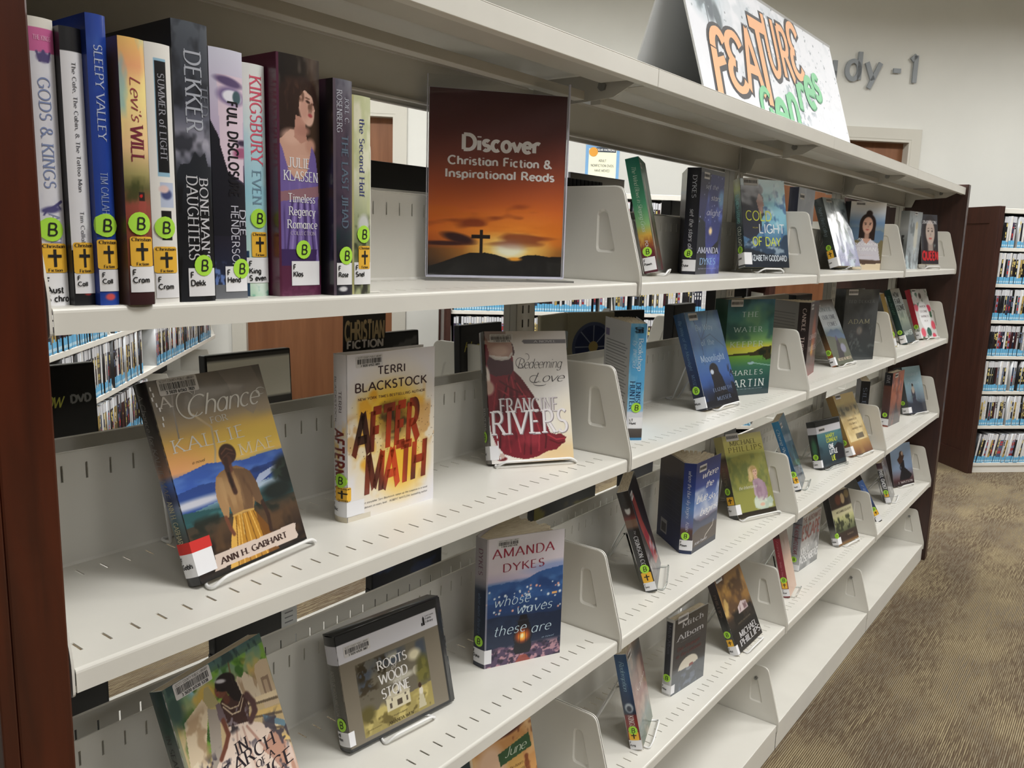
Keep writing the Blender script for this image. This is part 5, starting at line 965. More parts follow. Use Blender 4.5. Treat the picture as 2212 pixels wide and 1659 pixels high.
B['stone'] = dict(label='tilted white novel with pink flowers and a red spine, far end of second shelf', front=[('f', (206, 206, 204)), ('n', (60, 96, 70), 7, 9, 5, .6, .68, 1), ('e', .12, .62, .13, .07, (214, 70, 96), .3), ('e', .85, .60, .13, .07, (206, 60, 90), .3), ('e', .88, .25, .12, .09, (220, 80, 100), .3), ('e', .2, .12, .13, .09, (224, 90, 110), .3), ('e', .8, .04, .1, .05, (214, 70, 96), .3), ('e', .5, .45, .32, .30, (236, 236, 238), .1), ('e', .55, .12, .13, .09, (40, 90, 76), .1), ('e', .5, .86, .08, .06, (90, 80, 76), .3)], spine=[('f', (170, 34, 50)), ('r', 0, 0, 1, .22, (200, 200, 190)), ('n', (60, 70, 60), 5, 20, 5, .5, .6, .9, .05, .3)], ft=[('WHEN', .32, .68, .62, .66, (110, 90, 100), 'serif'), ('STONE', .28, .72, .52, .56, (110, 90, 100), 'serif'), ('WINGS', .28, .74, .42, .46, (110, 90, 100), 'serif'), ('FLY', .42, .62, .33, .36, (110, 90, 100), 'serif')], dot=(.5, .25), call=(-.02, 1.25, .01, .15, ['F', 'Shoc']), bc=(.1, .93, .036))
# --- third shelf
B['crimson'] = dict(label='black paperback edge-on with red figure on the cover, leaning on a clear easel', mat='gloss', front=[('g', [(0, (70, 76, 84)), (.2, (60, 40, 44)), (1, (24, 20, 22))]), ('p', [(.1, .95), (.35, .9), (.45, .6), (.7, .35), (.9, .1), (.55, .12), (.3, .4), (.15, .6)], (160, 60, 50)), ('p', [(.3, .5), (.5, .5), (.75, .2), (.5, .15)], (150, 26, 50)), ('n', (196, 196, 200), 6, 8, 6, .6, .7, .7, .05, .4)], spine=[('g', [(0, (70, 74, 72)), (.04, (30, 30, 32)), (.62, (24, 22, 26)), (.66, (120, 92, 76)), (.72, (120, 92, 76)), (.73, (120, 50, 50)), (.78, (60, 30, 34)), (.9, (30, 28, 32)), (1, (26, 24, 28))]), ('e', .5, .82, .22, .045, (206, 206, 206), .4), ('e', .5, .86, .3, .03, (30, 26, 28), .4)], st=[('The', .5, .66, .58, .62, (170, 170, 176), 'ital'), ('CRIMSON CORD', .36, .70, .20, .56, (214, 214, 220), 'serif')], dot=(.5, .235), gen=(.08, .92, .10, .20), call=(.05, 1.0, .02, .10, ['F', 'Smit']), bc=(.06, .88, .034))
B['bluesky'] = dict(label='deep blue paperback standing wide open with white brush script title and mountain road', mat='satin', backc=(26, 32, 62), back=[('g', [(0, (20, 36, 90)), (.5, (22, 24, 44)), (1, (40, 34, 44))]), ('n', (34, 40, 70), 3, 4, 5, .5, .8, .6)] + [('r', .3, .30+.035*k, .92, .304+.035*k, (60, 60, 80)) for k in range(15)] + [('r', .16, .08, .44, .24, (150, 146, 150)), ('r', .2, .1, .4, .2, (60, 56, 60))],
   front=[('g', [(0, (40, 60, 90)), (.10, (50, 44, 40)), (.26, (80, 66, 54)), (.33, (96, 90, 110)), (.42, (170, 180, 210)), (.55, (110, 140, 200)), (.7, (44, 70, 150)), (1, (30, 50, 120))]), ('n', (206, 214, 232), 3, 5, 6, .5, .72, .8, .36, .72), ('h', .34, .10, 2.4, 6, (66, 74, 100)), ('h', .26, .05, 3, 9, (70, 56, 46)), ('l', [(.85, .26), (.82, .20), (.55, .13), (.5, .09)], .010, (206, 200, 190)), ('r', 0, 0, 1, .06, (30, 34, 50))], spine=[('g', [(0, (26, 44, 84)), (.26, (90, 60, 50)), (.3, (110, 110, 150)), (.5, (90, 130, 190)), (.75, (40, 64, 140)), (1, (34, 52, 120))])],
   ft=[('where', .24, .88, .80, .875, WH, 'brushs'), ('the', .40, .72, .68, .75, WH, 'brushs'), ('blue', .06, .50, .545, .63, WH, 'brushs'), ('sky', .54, .90, .52, .59, WH, 'brushs'), ('begins', .24, .94, .385, .465, WH, 'brushs'), ('Katie Powner', .1, .6, .08, .11, (220, 220, 226), 'script')], st=[('where the blue sky begins', .38, .68, .40, .92, (210, 218, 236), 'script'), ('Katie P', .4, .68, .22, .36, (206, 206, 226), 'script')], dot=(.42, .20), call=(-.02, 1.1, .04, .155, ['F', 'Pown']), bc=(.12, .885, .038))
B['inherit'] = dict(label='tilted olive green novel with a blonde woman in a lilac sweater seated in a meadow', mat='gloss', front=[('g', [(0, (40, 40, 32)), (.08, (44, 44, 30)), (.2, (96, 90, 60)), (.5, (110, 118, 70)), (.72, (150, 156, 90)), (.80, (206, 200, 110)), (.92, (214, 208, 130)), (1, (186, 180, 130))]), ('n', (66, 80, 44), 6, 7, 5, .45, .65, .8, .1, .74), ('n', (170, 176, 100), 7, 9, 15, .6, .72, .6, .1, .78), ('h', .74, .05, 2, 7, (150, 150, 80)), ('n', (96, 110, 66), 6, 7, 25, .45, .62, .6, .3, .76),
     ('e', .60, .525, .115, .075, (196, 168, 116), .3), ('p', [(.50, .56), (.47, .50), (.45, .42), (.50, .40), (.56, .43), (.60, .50)], (206, 180, 128)), ('n', (232, 210, 160), 26, 12, 71, .5, .62, .7, .40, .60, .44, .70), ('e', .64, .515, .055, .050, (226, 188, 166), .15, -8), ('p', [(.54, .57), (.62, .585), (.70, .56), (.66, .55), (.60, .545), (.58, .50)], (190, 160, 108)), ('e', .62, .525, .012, .005, (80, 60, 50), .6), ('e', .67, .525, .012, .005, (80, 60, 50), .6), ('e', .655, .49, .016, .005, (176, 90, 88), .6), ('p', [(.60, .475), (.67, .47), (.69, .43), (.58, .43)], (210, 170, 148)),
     ('p', [(.54, .41), (.60, .435), (.70, .435), (.79, .40), (.86, .31), (.85, .20), (.80, .16), (.58, .16), (.53, .24)], (172, 146, 162)), ('n', (150, 122, 140), 10, 8, 72, .5, .65, .7, .16, .42, .52, .86), ('l', [(.56, .38), (.55, .26), (.62, .14)], .03, (184, 160, 174)), ('l', [(.82, .36), (.84, .24), (.72, .13)], .035, (160, 134, 152)), ('p', [(.48, .09), (.50, .20), (.57, .23), (.62, .15), (.78, .17), (.92, .20), (.97, .14), (.90, .07), (.66, .05)], (184, 200, 184)), ('n', (214, 222, 206), 9, 12, 73, .5, .62, .8, .05, .22, .46, .98), ('e', .68, .115, .06, .02, (222, 184, 162), .4), ('r', 0, 0, 1, .06, (50, 44, 36))],
   spine=[('g', [(0, (40, 40, 40)), (.1, (60, 66, 60)), (.4, (44, 44, 34)), (.6, (110, 70, 60)), (.72, (60, 50, 40)), (.78, (180, 176, 120)), (1, (190, 180, 120))])], ft=[('MICHAEL', .16, .84, .87, .925, (120, 116, 76), 'serif'), ('PHILLIPS', .10, .95, .79, .85, (112, 106, 60), 'wide'), ('the Inheritance', .16, .62, .33, .37, (226, 226, 214), 'script')], st=[('PHILLIPS', .3, .6, .4, .62, (110, 100, 70), 'serif')], dot=(.45, .335), gen=(.15, .95, .17, .27), call=(.05, 1.6, .045, .165, ['F', 'Phil']), bc=(.1, .93, .046))
B['bluebk'] = dict(label='ocean blue paperback edge-on with white script on its spine, start of the third section', mat='gloss', front=[('g', [(0, (70, 76, 84)), (.3, (40, 60, 80)), (.7, (60, 110, 140)), (1, (110, 150, 180))]), ('n', (110, 150, 170), 6, 8, 6, .55, .7, .7), ('n', (24, 30, 40), 6, 8, 16, .55, .65, .7, .2, .6)], spine=[('g', [(0, (24, 28, 34)), (.25, (24, 60, 90)), (.6, (30, 100, 150)), (1, (50, 140, 190))])], st=[('Chasing Shadows', .3, .7, .4, .9, (190, 214, 226), 'script')], dot=(.6, .24), gen=(.4, 1.2, .11, .2), call=(.05, 1.5, .02, .12, ['F', 'Aust']), bc=(.06, .88, .034))
B['lie'] = dict(name='audiobook_case', cat='audiobook', label='small black audiobook case with teal and yellow cover, on an easel in the third section', mat='gloss', case=True, hard=1, edge=(30, 32, 34), backc=(30, 32, 34), front=[('f', (40, 62, 76)), ('g', [(0, (36, 44, 52)), (.4, (56, 84, 96)), (.8, (96, 150, 156)), (1, (60, 90, 100))]), ('n', (40, 60, 70), 4, 5, 5, .5, .7, .7), ('p', [(.6, .1), (.62, .4), (.8, .48), (1, .4), (1, .1)], (30, 30, 40)), ('r', 0, .90, 1, 1, (36, 38, 40)), ('r', 0, .74, 1, .90, (216, 216, 224)), ('r', 0, 0, 1, .03, (30, 32, 34))], spine=[('f', (26, 34, 36)), ('e', .5, .45, .3, .2, (60, 110, 80), .8), ('r', 0, .90, 1, 1, (36, 38, 40)), ('r', 0, .74, 1, .90, (210, 210, 220))], ft=[('MARY', .34, .7, .62, .70, (200, 210, 70), 'bold'), ('CONNEALY', .34, .8, .52, .60, (200, 210, 70), 'bold'), ('ONE', .4, .6, .38, .47, WH, 'black'), ('LITTLE', .4, .72, .26, .35, WH, 'black'), ('LIE', .45, .6, .12, .22, (206, 214, 70), 'black')], dot=(.5, .26), call=(.05, 1.3, .03, .19, ['F', 'Conn']), bc=(.1, .76, .04), shape=lambda *a: clamshell(*a))
B['anna'] = dict(label='tilted tan novel with old letter and engraving of a town, last in the third section', front=[('g', [(0, (110, 70, 50)), (.15, (170, 130, 80)), (.3, (206, 176, 110)), (.6, (222, 200, 146)), (.62, (196, 180, 140)), (.75, (120, 114, 90)), (.85, (190, 170, 110)), (1, (196, 170, 110))]), ('n', (60, 60, 50), 12, 12, 5, .5, .6, .8, .62, .82), ('r', .1, .22, .95, .60, (226, 206, 156)), ('r', .45, .24, .8, .33, (84, 76, 66), .8), ('n', (176, 146, 90), 4, 5, 6, .5, .8, .6)], spine=[('g', [(0, (110, 70, 50)), (.4, (150, 124, 70)), (1, (160, 130, 84))])], ft=[('SUMMER OF', .28, .75, .55, .58, (130, 110, 80), 'serif'), ('PROMISE', .3, .7, .48, .51, (130, 110, 80), 'serif'), ('AMANDA CABOT', .35, .9, .40, .43, (130, 110, 80), 'serif')], dot=(.4, .24), call=(-.02, 1.7, .02, .16, ['F', 'Cabo']), bc=(.1, .93, .04))
B['blackopen'] = dict(label='black-spined paperback with tan page edges standing behind the last divider', front=[('f', (30, 30, 38))], spine=[('f', (26, 28, 36))], st=[('SILENCE', .3, .7, .3, .9, (110, 120, 140), 'serif')])
B['dive'] = dict(label='upright novel with black spine and orange canyon picture on its cover', mat='gloss', hard=1, backc=(60, 40, 36), front=[('g', [(0, (50, 40, 46)), (.2, (84, 60, 60)), (.4, (150, 84, 64)), (.8, (206, 110, 70)), (1, (190, 96, 60))]), ('n', (120, 60, 50), 5, 6, 6, .5, .7, .8), ('p', [(.2, .1), (.5, .45), (.9, .1)], (50, 40, 50)), ('l', [(.5, .45), (.3, 0)], .02, (150, 70, 60))], spine=[('g', [(0, (150, 70, 50)), (.15, (60, 44, 50)), (.75, (110, 70, 60)), (.78, (24, 24, 34)), (1, (22, 24, 34))])], st=[('DIVE', .3, .7, .80, .95, (170, 170, 180), 'serif')], dot=(.5, .22), call=(.0, 1.0, .03, .15, ['F', 'Lair']), bc=(.2, .9, .04))
B['paris'] = dict(label='pale blue novel with a person standing on a Paris bridge, farthest on the third shelf', mat='gloss', hard=1, backc=(60, 62, 66), front=[('g', [(0, (40, 44, 56)), (.2, (60, 70, 90)), (.3, (110, 126, 144)), (.6, (150, 184, 200)), (1, (170, 200, 210))]), ('p', [(.28, .1), (.32, .35), (.3, .5), (.42, .58), (.52, .48), (.5, .3), (.7, .1)], (60, 60, 76)), ('e', .42, .6, .05, .035, (60, 44, 40), .2), ('e', .42, .5, .08, .08, (190, 180, 170), .4), ('h', .25, .08, 4, 6, (56, 60, 74)), ('n', (90, 110, 110), 8, 8, 7, .55, .65, .7, .25, .4)], spine=[('g', [(0, (80, 84, 84)), (1, (50, 54, 60))])], ft=[('DINNER', .15, .85, .8, .85, (190, 210, 220), 'serif'), ('WITH', .35, .6, .72, .75, (190, 210, 220), 'serif'), ('PARIS', .2, .8, .62, .67, (190, 210, 220), 'serif')], dot=(.45, .25), call=(.2, 1.7, .03, .15, ['F', 'Yapa']))
# --- fourth shelf
B['june'] = dict(label='orange and cream novel with green title patch, cut off at the bottom of the photo', front=[('g', [(0, (196, 130, 80)), (.5, (214, 160, 100)), (1, (206, 150, 96))]), ('n', (238, 200, 150), 4, 5, 5, .45, .7, .9), ('n', (120, 60, 40), 7, 8, 9, .6, .7, .8), ('p', [(.5, .5), (.8, .5), (.8, .86), (.5, .8)], (214, 170, 100)), ('e', .3, .7, .22, .2, (236, 200, 170), .5), ('e', .55, .96, .3, .05, (84, 44, 40), .4), ('p', [(.44, .70), (.96, .74), (.94, .86), (.42, .80)], (60, 96, 66)), ('r', 0, 0, .04, 1, (226, 206, 176))], spine=[('f', (40, 60, 66))], ft=[('June', .52, .86, .75, .82, (206, 220, 200), 'script')] + [(w, .56, .84, .64-.045*i, .664-.045*i, (120, 84, 50), 'script') for i, w in enumerate(('the heart of', 'the matter', 'is never far', 'from home', 'again'))])
B['redemp'] = dict(label='paperback edge-on with blue spine and red foot, on a tall wire easel, fourth shelf', mat='gloss', front=[('g', [(0, (60, 80, 60)), (.2, (90, 110, 110)), (.4, (120, 60, 56)), (.7, (110, 74, 70)), (.85, (60, 66, 76)), (1, (150, 120, 96))]), ('n', (180, 150, 130), 4, 6, 6, .5, .7, .6)], spine=[('g', [(0, (120, 40, 36)), (.3, (130, 36, 36)), (.36, (110, 30, 34)), (.38, (24, 40, 64)), (.5, (30, 52, 84)), (.8, (50, 92, 140)), (1, (40, 76, 116))]), ('e', .5, .44, .34, .05, (180, 190, 200), .4), ('e', .5, .43, .2, .03, (40, 50, 70), .5)], st=[('Redemption', .32, .68, .62, .93, (150, 190, 214), 'script'), ('KINGSBURY', .3, .72, .12, .36, (226, 214, 210), 'serif')], dot=(.5, .205), gen=(.1, .9, .10, .19), call=(.02, 1.02, .0, .10, ['F', 'King']), bc=(.06, .9, .034), ft=[('Karen', .2, .9, .5, .56, (220, 206, 200), 'script')])
B['albom'] = dict(label='grey hardcover with a white moon over water and pale author name, standing slightly open', mat='gloss', hard=1, bulge=.002, backc=(190, 190, 186), front=[('g', [(0, (92, 96, 102)), (.25, (84, 88, 94)), (.35, (58, 58, 62)), (1, (52, 52, 56))]), ('e', .48, .29, .30, .135, (218, 211, 196), .05), ('p', [(0, .0), (0, .27), (.2, .285), (.5, .27), (.8, .30), (1, .28), (1, 0)], (84, 90, 98)), ('n', (150, 158, 172), 6, 20, 66, .5, .62, .8, .16, .28, .2, .8), ('n', (120, 130, 150), 8, 14, 6, .5, .7, .7, 0, .24, .2, .8), ('p', [(.5, .27), (.52, .31), (.62, .31), (.64, .27)], (130, 60, 56))], spine=[('f', (44, 46, 56)), ('r', 0, .0, 1, .2, (190, 190, 190)), ('r', 0, .97, 1, 1, (206, 206, 204)), ('r', .8, 0, 1, 1, (206, 206, 204)), ('r', 0, 0, .14, 1, (206, 206, 204))],
   ft=[('Mitch', .22, .86, .855, .925, (186, 186, 190), 'serif'), ('Albom', .1, .88, .70, .775, (186, 186, 190), 'serif'), ('AUTHOR OF THE FIVE PEOPLE', .2, .8, .665, .675, (130, 130, 134), 'sans'), ('The Stranger', .1, .8, .56, .61, (104, 56, 56), 'serif'), ('in the Lifeboat', .1, .85, .47, .52, (104, 56, 56), 'serif')], st=[('Mitch Albom', .34, .66, .55, .93, (96, 98, 112), 'serif')], dot=(.5, .235), call=(.0, 1.6, .03, .145, ['F', 'Albo']), bc=(.08, .935, .042))
B['phil'] = dict(label='tilted dark novel with stormy golden sky above a white mansion and block author name', mat='gloss', front=[('g', [(0, (34, 32, 32)), (.3, (44, 40, 38)), (.42, (60, 50, 44)), (.55, (150, 110, 60)), (.8, (196, 150, 84)), (1, (120, 90, 60))]), ('n', (90, 66, 50), 4, 5, 6, .45, .65, .85, .4, 1), ('n', (236, 200, 120), 4, 6, 16, .58, .72, .8, .45, .9), ('n', (30, 28, 28), 8, 8, 9, .5, .6, .9, .3, .5), ('p', [(.45, .42), (.46, .50), (.62, .55), (.8, .52), (.82, .42)], (206, 190, 190)), ('n', (110, 80, 84), 22, 10, 5, .5, .6, .8, .42, .52, .46, .82), ('r', 0, 0, 1, .28, (36, 35, 36))], spine=[('g', [(0, (40, 40, 40)), (.3, (60, 60, 60)), (.5, (30, 28, 28)), (1, (70, 60, 66))])], ft=[('MICHAEL', .24, .92, .15, .225, (206, 204, 206), 'serifb'), ('PHILLIPS', .18, .97, .055, .13, (206, 204, 206), 'serifb'), ('AMERICAN DREAMS', .3, .8, .31, .33, (120, 110, 96), 'serif')], st=[('PHILLIPS', .35, .65, .5, .8, (120, 100, 90), 'serif')], dot=(.45, .275), gen=(.1, .85, .12, .21), call=(.0, 1.5, .0, .12, ['F', 'Phil']), bc=(.04, .93, .036))
B['francine'] = dict(label='paperback edge-on with crimson spine and pale pink cover, on the fourth shelf', mat='gloss', front=[('g', [(0, (206, 170, 150)), (.5, (196, 150, 120)), (.8, (110, 60, 50)), (1, (70, 50, 50))])], spine=[('g', [(0, (130, 24, 44)), (.9, (150, 26, 50)), (.92, (60, 20, 28)), (1, (50, 20, 26))])], st=[('Francine', .35, .68, .62, .88, (206, 120, 130), 'script'), ('Bridge to Haven', .4, .62, .3, .55, (206, 120, 130), 'serif')], dot=(.5, .27), gen=(.1, .9, .14, .24), call=(.02, 1.0, .02, .13, ['F', 'Rive']))
B['auschwitz'] = dict(label='upright jacketed hardcover with large faded red capitals over grey sky', mat='gloss', hard=1, bulge=.003, backc=(160, 160, 162), front=[('g', [(0, (96, 98, 100)), (.2, (130, 132, 134)), (.4, (150, 150, 152)), (.7, (130, 132, 140)), (1, (170, 172, 176))]), ('n', (190, 190, 192), 4, 5, 6, .5, .75, .8), ('n', (84, 84, 88), 5, 7, 16, .6, .7, .8, .2, .6)], spine=[('g', [(0, (190, 192, 192)), (.5, (150, 152, 160)), (1, (120, 124, 136))]), ('r', 0, .6, 1, .62, (60, 60, 66)), ('r', 0, .84, 1, .86, (60, 60, 66))], ft=[('THE AUSCHWITZ', .04, .97, .86, .95, (130, 84, 88), 'bold'), ('ESCAPE', .04, .97, .56, .80, (140, 76, 78), 'bold'), ('JOEL C.', .04, .5, .28, .40, (216, 216, 218), 'black'), ('ROSENBERG', .02, .98, .12, .25, (216, 216, 218), 'black')], st=[('THE AUSCHWITZ ESCAPE', .3, .7, .3, .85, (140, 80, 90), 'bold')], dot=(.45, .21), call=(.0, 1.1, .02, .12, ['F', 'Rose']))
B['dest'] = dict(label='tilted novel with cream title band, dark photos above and trees mirrored in yellow light below', mat='gloss', front=[('g', [(0, (150, 110, 60)), (.07, (60, 44, 40)), (.22, (60, 50, 44)), (.24, (90, 96, 70)), (.5, (196, 196, 140)), (.55, (206, 200, 160)), (.68, (206, 200, 164)), (.69, (60, 46, 40)), (1, (50, 40, 38))]), ('n', (50, 54, 40), 8, 8, 6, .5, .6, .9, .22, .54), ('e', .62, .84, .1, .1, (196, 170, 130), .3), ('e', .4, .84, .14, .1, (110, 60, 44), .5), ('e', .85, .9, .12, .08, (130, 110, 70), .4)], spine=[('g', [(0, (160, 160, 160)), (.3, (110, 110, 104)), (.4, (34, 32, 34)), (1, (30, 28, 30))])], ft=[('WESTMINSTER BOYS', .2, .94, .59, .63, (60, 52, 44), 'serif'), ('ROBERTS', .5, .8, .13, .16, (150, 130, 110), 'serif')], dot=(1.1, .20), call=(.1, 2.0, .03, .16, ['F', 'Robe']))
B['bluen'] = dict(label='narrow blue paperback edge-on at the start of the farthest section, fourth shelf', front=[('f', (60, 90, 150))], spine=[('g', [(0, (60, 60, 60)), (.3, (50, 60, 90)), (.7, (70, 110, 190)), (.85, (90, 130, 200)), (.86, (26, 24, 30)), (1, (30, 26, 28))])], st=[('Blue', .3, .7, .5, .8, (170, 190, 226), 'script')], dot=(.45, .27), gen=(.1, .95, .14, .24), call=(.0, 1.0, .02, .14, ['F']))
B['pixel'] = dict(label='grey paperback edge-on with white capitals down its black and grey spine', mat='gloss', front=[('g', [(0, (110, 110, 108)), (.5, (90, 88, 86)), (1, (110, 80, 70))]), ('n', (170, 170, 168), 5, 7, 6, .5, .7, .8)], spine=[('g', [(0, (196, 196, 194)), (.1, (150, 150, 148)), (.4, (60, 60, 60)), (.8, (70, 70, 70)), (.84, (190, 186, 180)), (.88, (90, 60, 56)), (1, (80, 56, 54))])], st=[('PIXEL GHOST', .22, .8, .36, .84, (220, 220, 220), 'fat')], dot=(.5, .285), gen=(.15, .9, .17, .27), call=(.05, 1.0, .03, .15, ['F']), bc=(.1, .9, .03))
B['watson'] = dict(label='pale blue novel with a long-haired woman in a black dress, on fourth shelf', front=[('g', [(0, (40, 30, 32)), (.12, (70, 40, 44)), (.22, (110, 96, 104)), (.4, (130, 150, 180)), (1, (160, 184, 214))])] + [('p', [(.3, .12), (.45, .4), (.46, .6), (.62, .6), (.62, .42), (.94, .22), (.8, .12)], (28, 26, 32)), ('l', [(.46, .56), (.4, .42), (.48, .3)], .035, (32, 28, 34)), ('e', .52, .72, .10, .1, (70, 48, 40), .2), ('p', [(.42, .72), (.30, .62), (.38, .5), (.54, .56), (.66, .7)], (76, 52, 42)), ('e', .56, .76, .045, .05, (206, 176, 156), .3)], spine=[('f', (60, 50, 52))], ft=[('THE', .12, .3, .88, .91, (84, 100, 130), 'serif'), ('J. WATSON', .22, .92, .05, .10, (196, 190, 190), 'serif')])

def curl(pr, S, w, h, cx, cy, rx, ry, a0, a1, wd, c):      # pen flourish: an arc that swells in the middle
    n = 22; A = []
    for k in range(n+1):
        a = math.radians(a0+(a1-a0)*k/n); q = wd*(.35+.65*math.sin(math.pi*k/n))/2
        A += [((cx+(rx-q)*math.cos(a))*w, (cy+(ry-q)*math.sin(a))*h), ((cx+(rx+q)*math.cos(a))*w, (cy+(ry+q)*math.sin(a))*h)]
    pr.raw(S, np.array(A), [(2*k, 2*k+1, 2*k+3, 2*k+2) for k in range(n)], c, .00034)
B['chance'] = dict(label='hardcover with a woman in a yellow skirt seen from behind against blue hills', mat='gloss', hard=1, backc=(34, 34, 36), bulge=.0022,
   front=[('g', [(0, (30, 22, 20)), (.1, (50, 36, 28)), (.2, (78, 58, 42)), (.27, (60, 56, 46)), (.31, (52, 84, 84)), (.35, (110, 150, 170)), (.39, (186, 190, 208)), (.42, (90, 110, 160)), (.50, (60, 96, 180)), (.54, (244, 190, 130)), (.60, (252, 206, 100)), (.68, (240, 196, 104)), (.76, (182, 160, 124)), (.84, (128, 120, 110)), (1, (104, 100, 98))]), ('e', .80, .60, .55, .11, (255, 218, 96), 1.0, 0, .85), ('e', .0, .58, .35, .07, (250, 170, 120), 1.1, 0, .6), ('n', (160, 148, 130), 3, 6, 12, .5, .8, .5, .70, 1), ('p', [(.60, 1), (.92, 1), (.98, .86), (.82, .74), (.68, .82), (.66, .92)], (150, 142, 134), .45), ('l', [(.30, .80), (.42, .72), (.40, .60), (.36, .52)], .012, (206, 186, 150)), ('l', [(.20, .98), (.16, .86), (.14, .70)], .008, (150, 144, 138)),
     ('p', [(0, .33), (0, .515), (.14, .53), (.30, .548), (.48, .53), (.62, .515), (.80, .525), (1, .52), (1, .40)], (58, 98, 190)), ('n', (96, 138, 214), 4, 16, 4, .5, .75, .7, .42, .54), ('p', [(0, .33), (0, .44), (.2, .455), (.5, .44), (.7, .46), (1, .47), (1, .40)], (40, 72, 146)), ('n', (28, 52, 110), 5, 18, 14, .55, .7, .8, .38, .48), ('p', [(.62, .36), (.72, .42), (.86, .44), (1, .455), (1, .43), (.84, .41), (.74, .385)], (176, 190, 222)), ('p', [(.66, .36), (.85, .395), (1, .41), (1, .36)], (60, 96, 140)), ('e', .12, .375, .32, .022, (206, 208, 222), 1), ('e', .8, .365, .3, .014, (176, 196, 216), 1), ('p', [(0, .27), (0, .345), (.2, .33), (.32, .315), (1, .33), (1, .27)], (40, 84, 88)), ('n', (90, 160, 160), 4, 18, 24, .5, .7, .6, .28, .35), ('n', (30, 36, 30), 9, 14, 29, .5, .62, .9, .20, .31), ('n', (96, 70, 46), 9, 12, 33, .45, .7, .8, 0, .27), ('n', (24, 18, 16), 7, 5, 43, .5, .7, .8, 0, .2),
     ('e', .99, .40, .13, .085, (20, 28, 26), .5), ('n', (44, 60, 50), 14, 20, 6, .5, .6, .8, .28, .47, .82, 1), ('e', .85, .31, .16, .05, (22, 32, 30), .7),
     ('p', [(.40, .255), (.33, .15), (.255, .0), (.72, .0), (.70, .10), (.62, .20), (.585, .255)], (190, 136, 48)), ('p', [(.40, .255), (.33, .15), (.255, .0), (.34, .0), (.42, .18)], (222, 174, 84)), ('p', [(.60, .24), (.70, .12), (.72, 0), (.62, 0), (.60, .14)], (120, 76, 30))] + [('l', [(.42+.026*k, .25), (.33+.055*k, .0)], .006, ((128, 84, 28), (236, 188, 96))[k % 2]) for k in range(7)] +
    [('p', [(.345, .47), (.39, .488), (.46, .50), (.54, .497), (.60, .475), (.645, .445), (.665, .36), (.62, .30), (.585, .255), (.40, .255), (.385, .33), (.36, .40)], (150, 114, 76)), ('p', [(.345, .47), (.315, .42), (.303, .365), (.315, .30), (.325, .262), (.36, .255), (.385, .30), (.395, .40), (.39, .46)], (172, 134, 92)), ('p', [(.60, .475), (.645, .45), (.68, .38), (.69, .29), (.66, .265), (.62, .29), (.60, .38)], (112, 84, 60)), ('p', [(.50, .49), (.60, .47), (.63, .38), (.585, .26), (.50, .26), (.52, .38)], (116, 86, 60)), ('n', (190, 154, 108), 16, 5, 26, .55, .72, .6, .27, .48, .32, .55), ('n', (84, 58, 42), 14, 6, 36, .58, .72, .6, .27, .46, .42, .68),
     ('l', [(.335, .26), (.35, .20), (.365, .17)], .022, (116, 70, 50)), ('l', [(.68, .275), (.70, .20), (.69, .12)], .024, (60, 40, 32)), ('l', [(.40, .256), (.50, .262), (.585, .256)], .010, (206, 164, 90)), ('l', [(.47, .256), (.46, .20), (.45, .15)], .006, (214, 176, 100)),
     ('l', [(.475, .52), (.478, .49)], .040, (110, 70, 54)), ('e', .492, .568, .075, .052, (66, 40, 32), .12), ('e', .47, .535, .045, .028, (90, 54, 40), .2), ('l', [(.462, .545), (.455, .49), (.46, .43), (.47, .37)], .030, (66, 40, 32)), ('l', [(.455, .47), (.462, .40)], .014, (40, 24, 20)), ('l', [(.44, .575), (.49, .597), (.54, .578)], .008, (112, 72, 54)), ('l', [(.45, .555), (.50, .572), (.55, .556)], .006, (96, 60, 46)),
     ('p', [(.135, .030), (.30, .034), (.60, .030), (.905, .026), (.925, .04), (.912, .07), (.93, .105), (.90, .110), (.55, .104), (.30, .108), (.165, .106), (.158, .07)], (216, 198, 186)), ('r', 0, .0, 1, .012, (20, 18, 18))],
   spine=[('g', [(0, (24, 24, 28)), (.04, (36, 36, 40)), (.2, (50, 46, 44)), (.3, (60, 92, 96)), (.38, (96, 110, 140)), (.42, (30, 44, 84)), (.5, (54, 92, 170)), (.54, (150, 110, 90)), (.62, (96, 76, 64)), (.75, (50, 46, 46)), (1, (34, 34, 36))])],
   ft=[('A', .065, .148, .858, .913, (206, 202, 196), 'serif'), ('Chance', .24, .90, .79, .895, (222, 220, 214), 'script'), ('FOR', .425, .575, .738, .77, (216, 212, 204), 'serif'), ('KALLIE', .07, .69, .634, .698, (242, 238, 230), 'thinserif'), ('MAE', .60, .94, .541, .600, (248, 234, 200), 'thinserif'), ('a novel', .185, .29, .562, .577, (120, 90, 60), 'ital'), ('ANN H. GABHART', .20, .817, .052, .082, (60, 38, 34), 'serifb')],
   st=[('A Chance for KALLIE MAE', .3, .66, .44, .95, (130, 126, 124), 'ital'), ('ANN H. GABHART', .3, .68, .19, .42, (190, 184, 150), 'serif')], red=(.0, 2.35, .156, .21), call=(.0, 2.3, .042, .156, ['F', 'Gabh']), bc=(.085, .918, .051, '3 5020 61563 7821', 0), shape=lambda pr, S, w, h, t: (curl(pr, S, w, h, .275, .855, .085, .070, 40, 320, .010, (212, 210, 204)), curl(pr, S, w, h, .31, .915, .05, .028, -60, 150, .006, (206, 204, 198)), curl(pr, S, w, h, .945, .855, .045, .018, 20, 300, .006, (206, 204, 198)), [pr.rect(S, x*w, (x+.011)*w, y*h, (y+.02)*h, (244, 244, 246), .0004) for x, y in ((.02, .95), (.03, .92), (.015, .90), (.035, .87), (.05, .845), (.055, .80), (.045, .77))]))
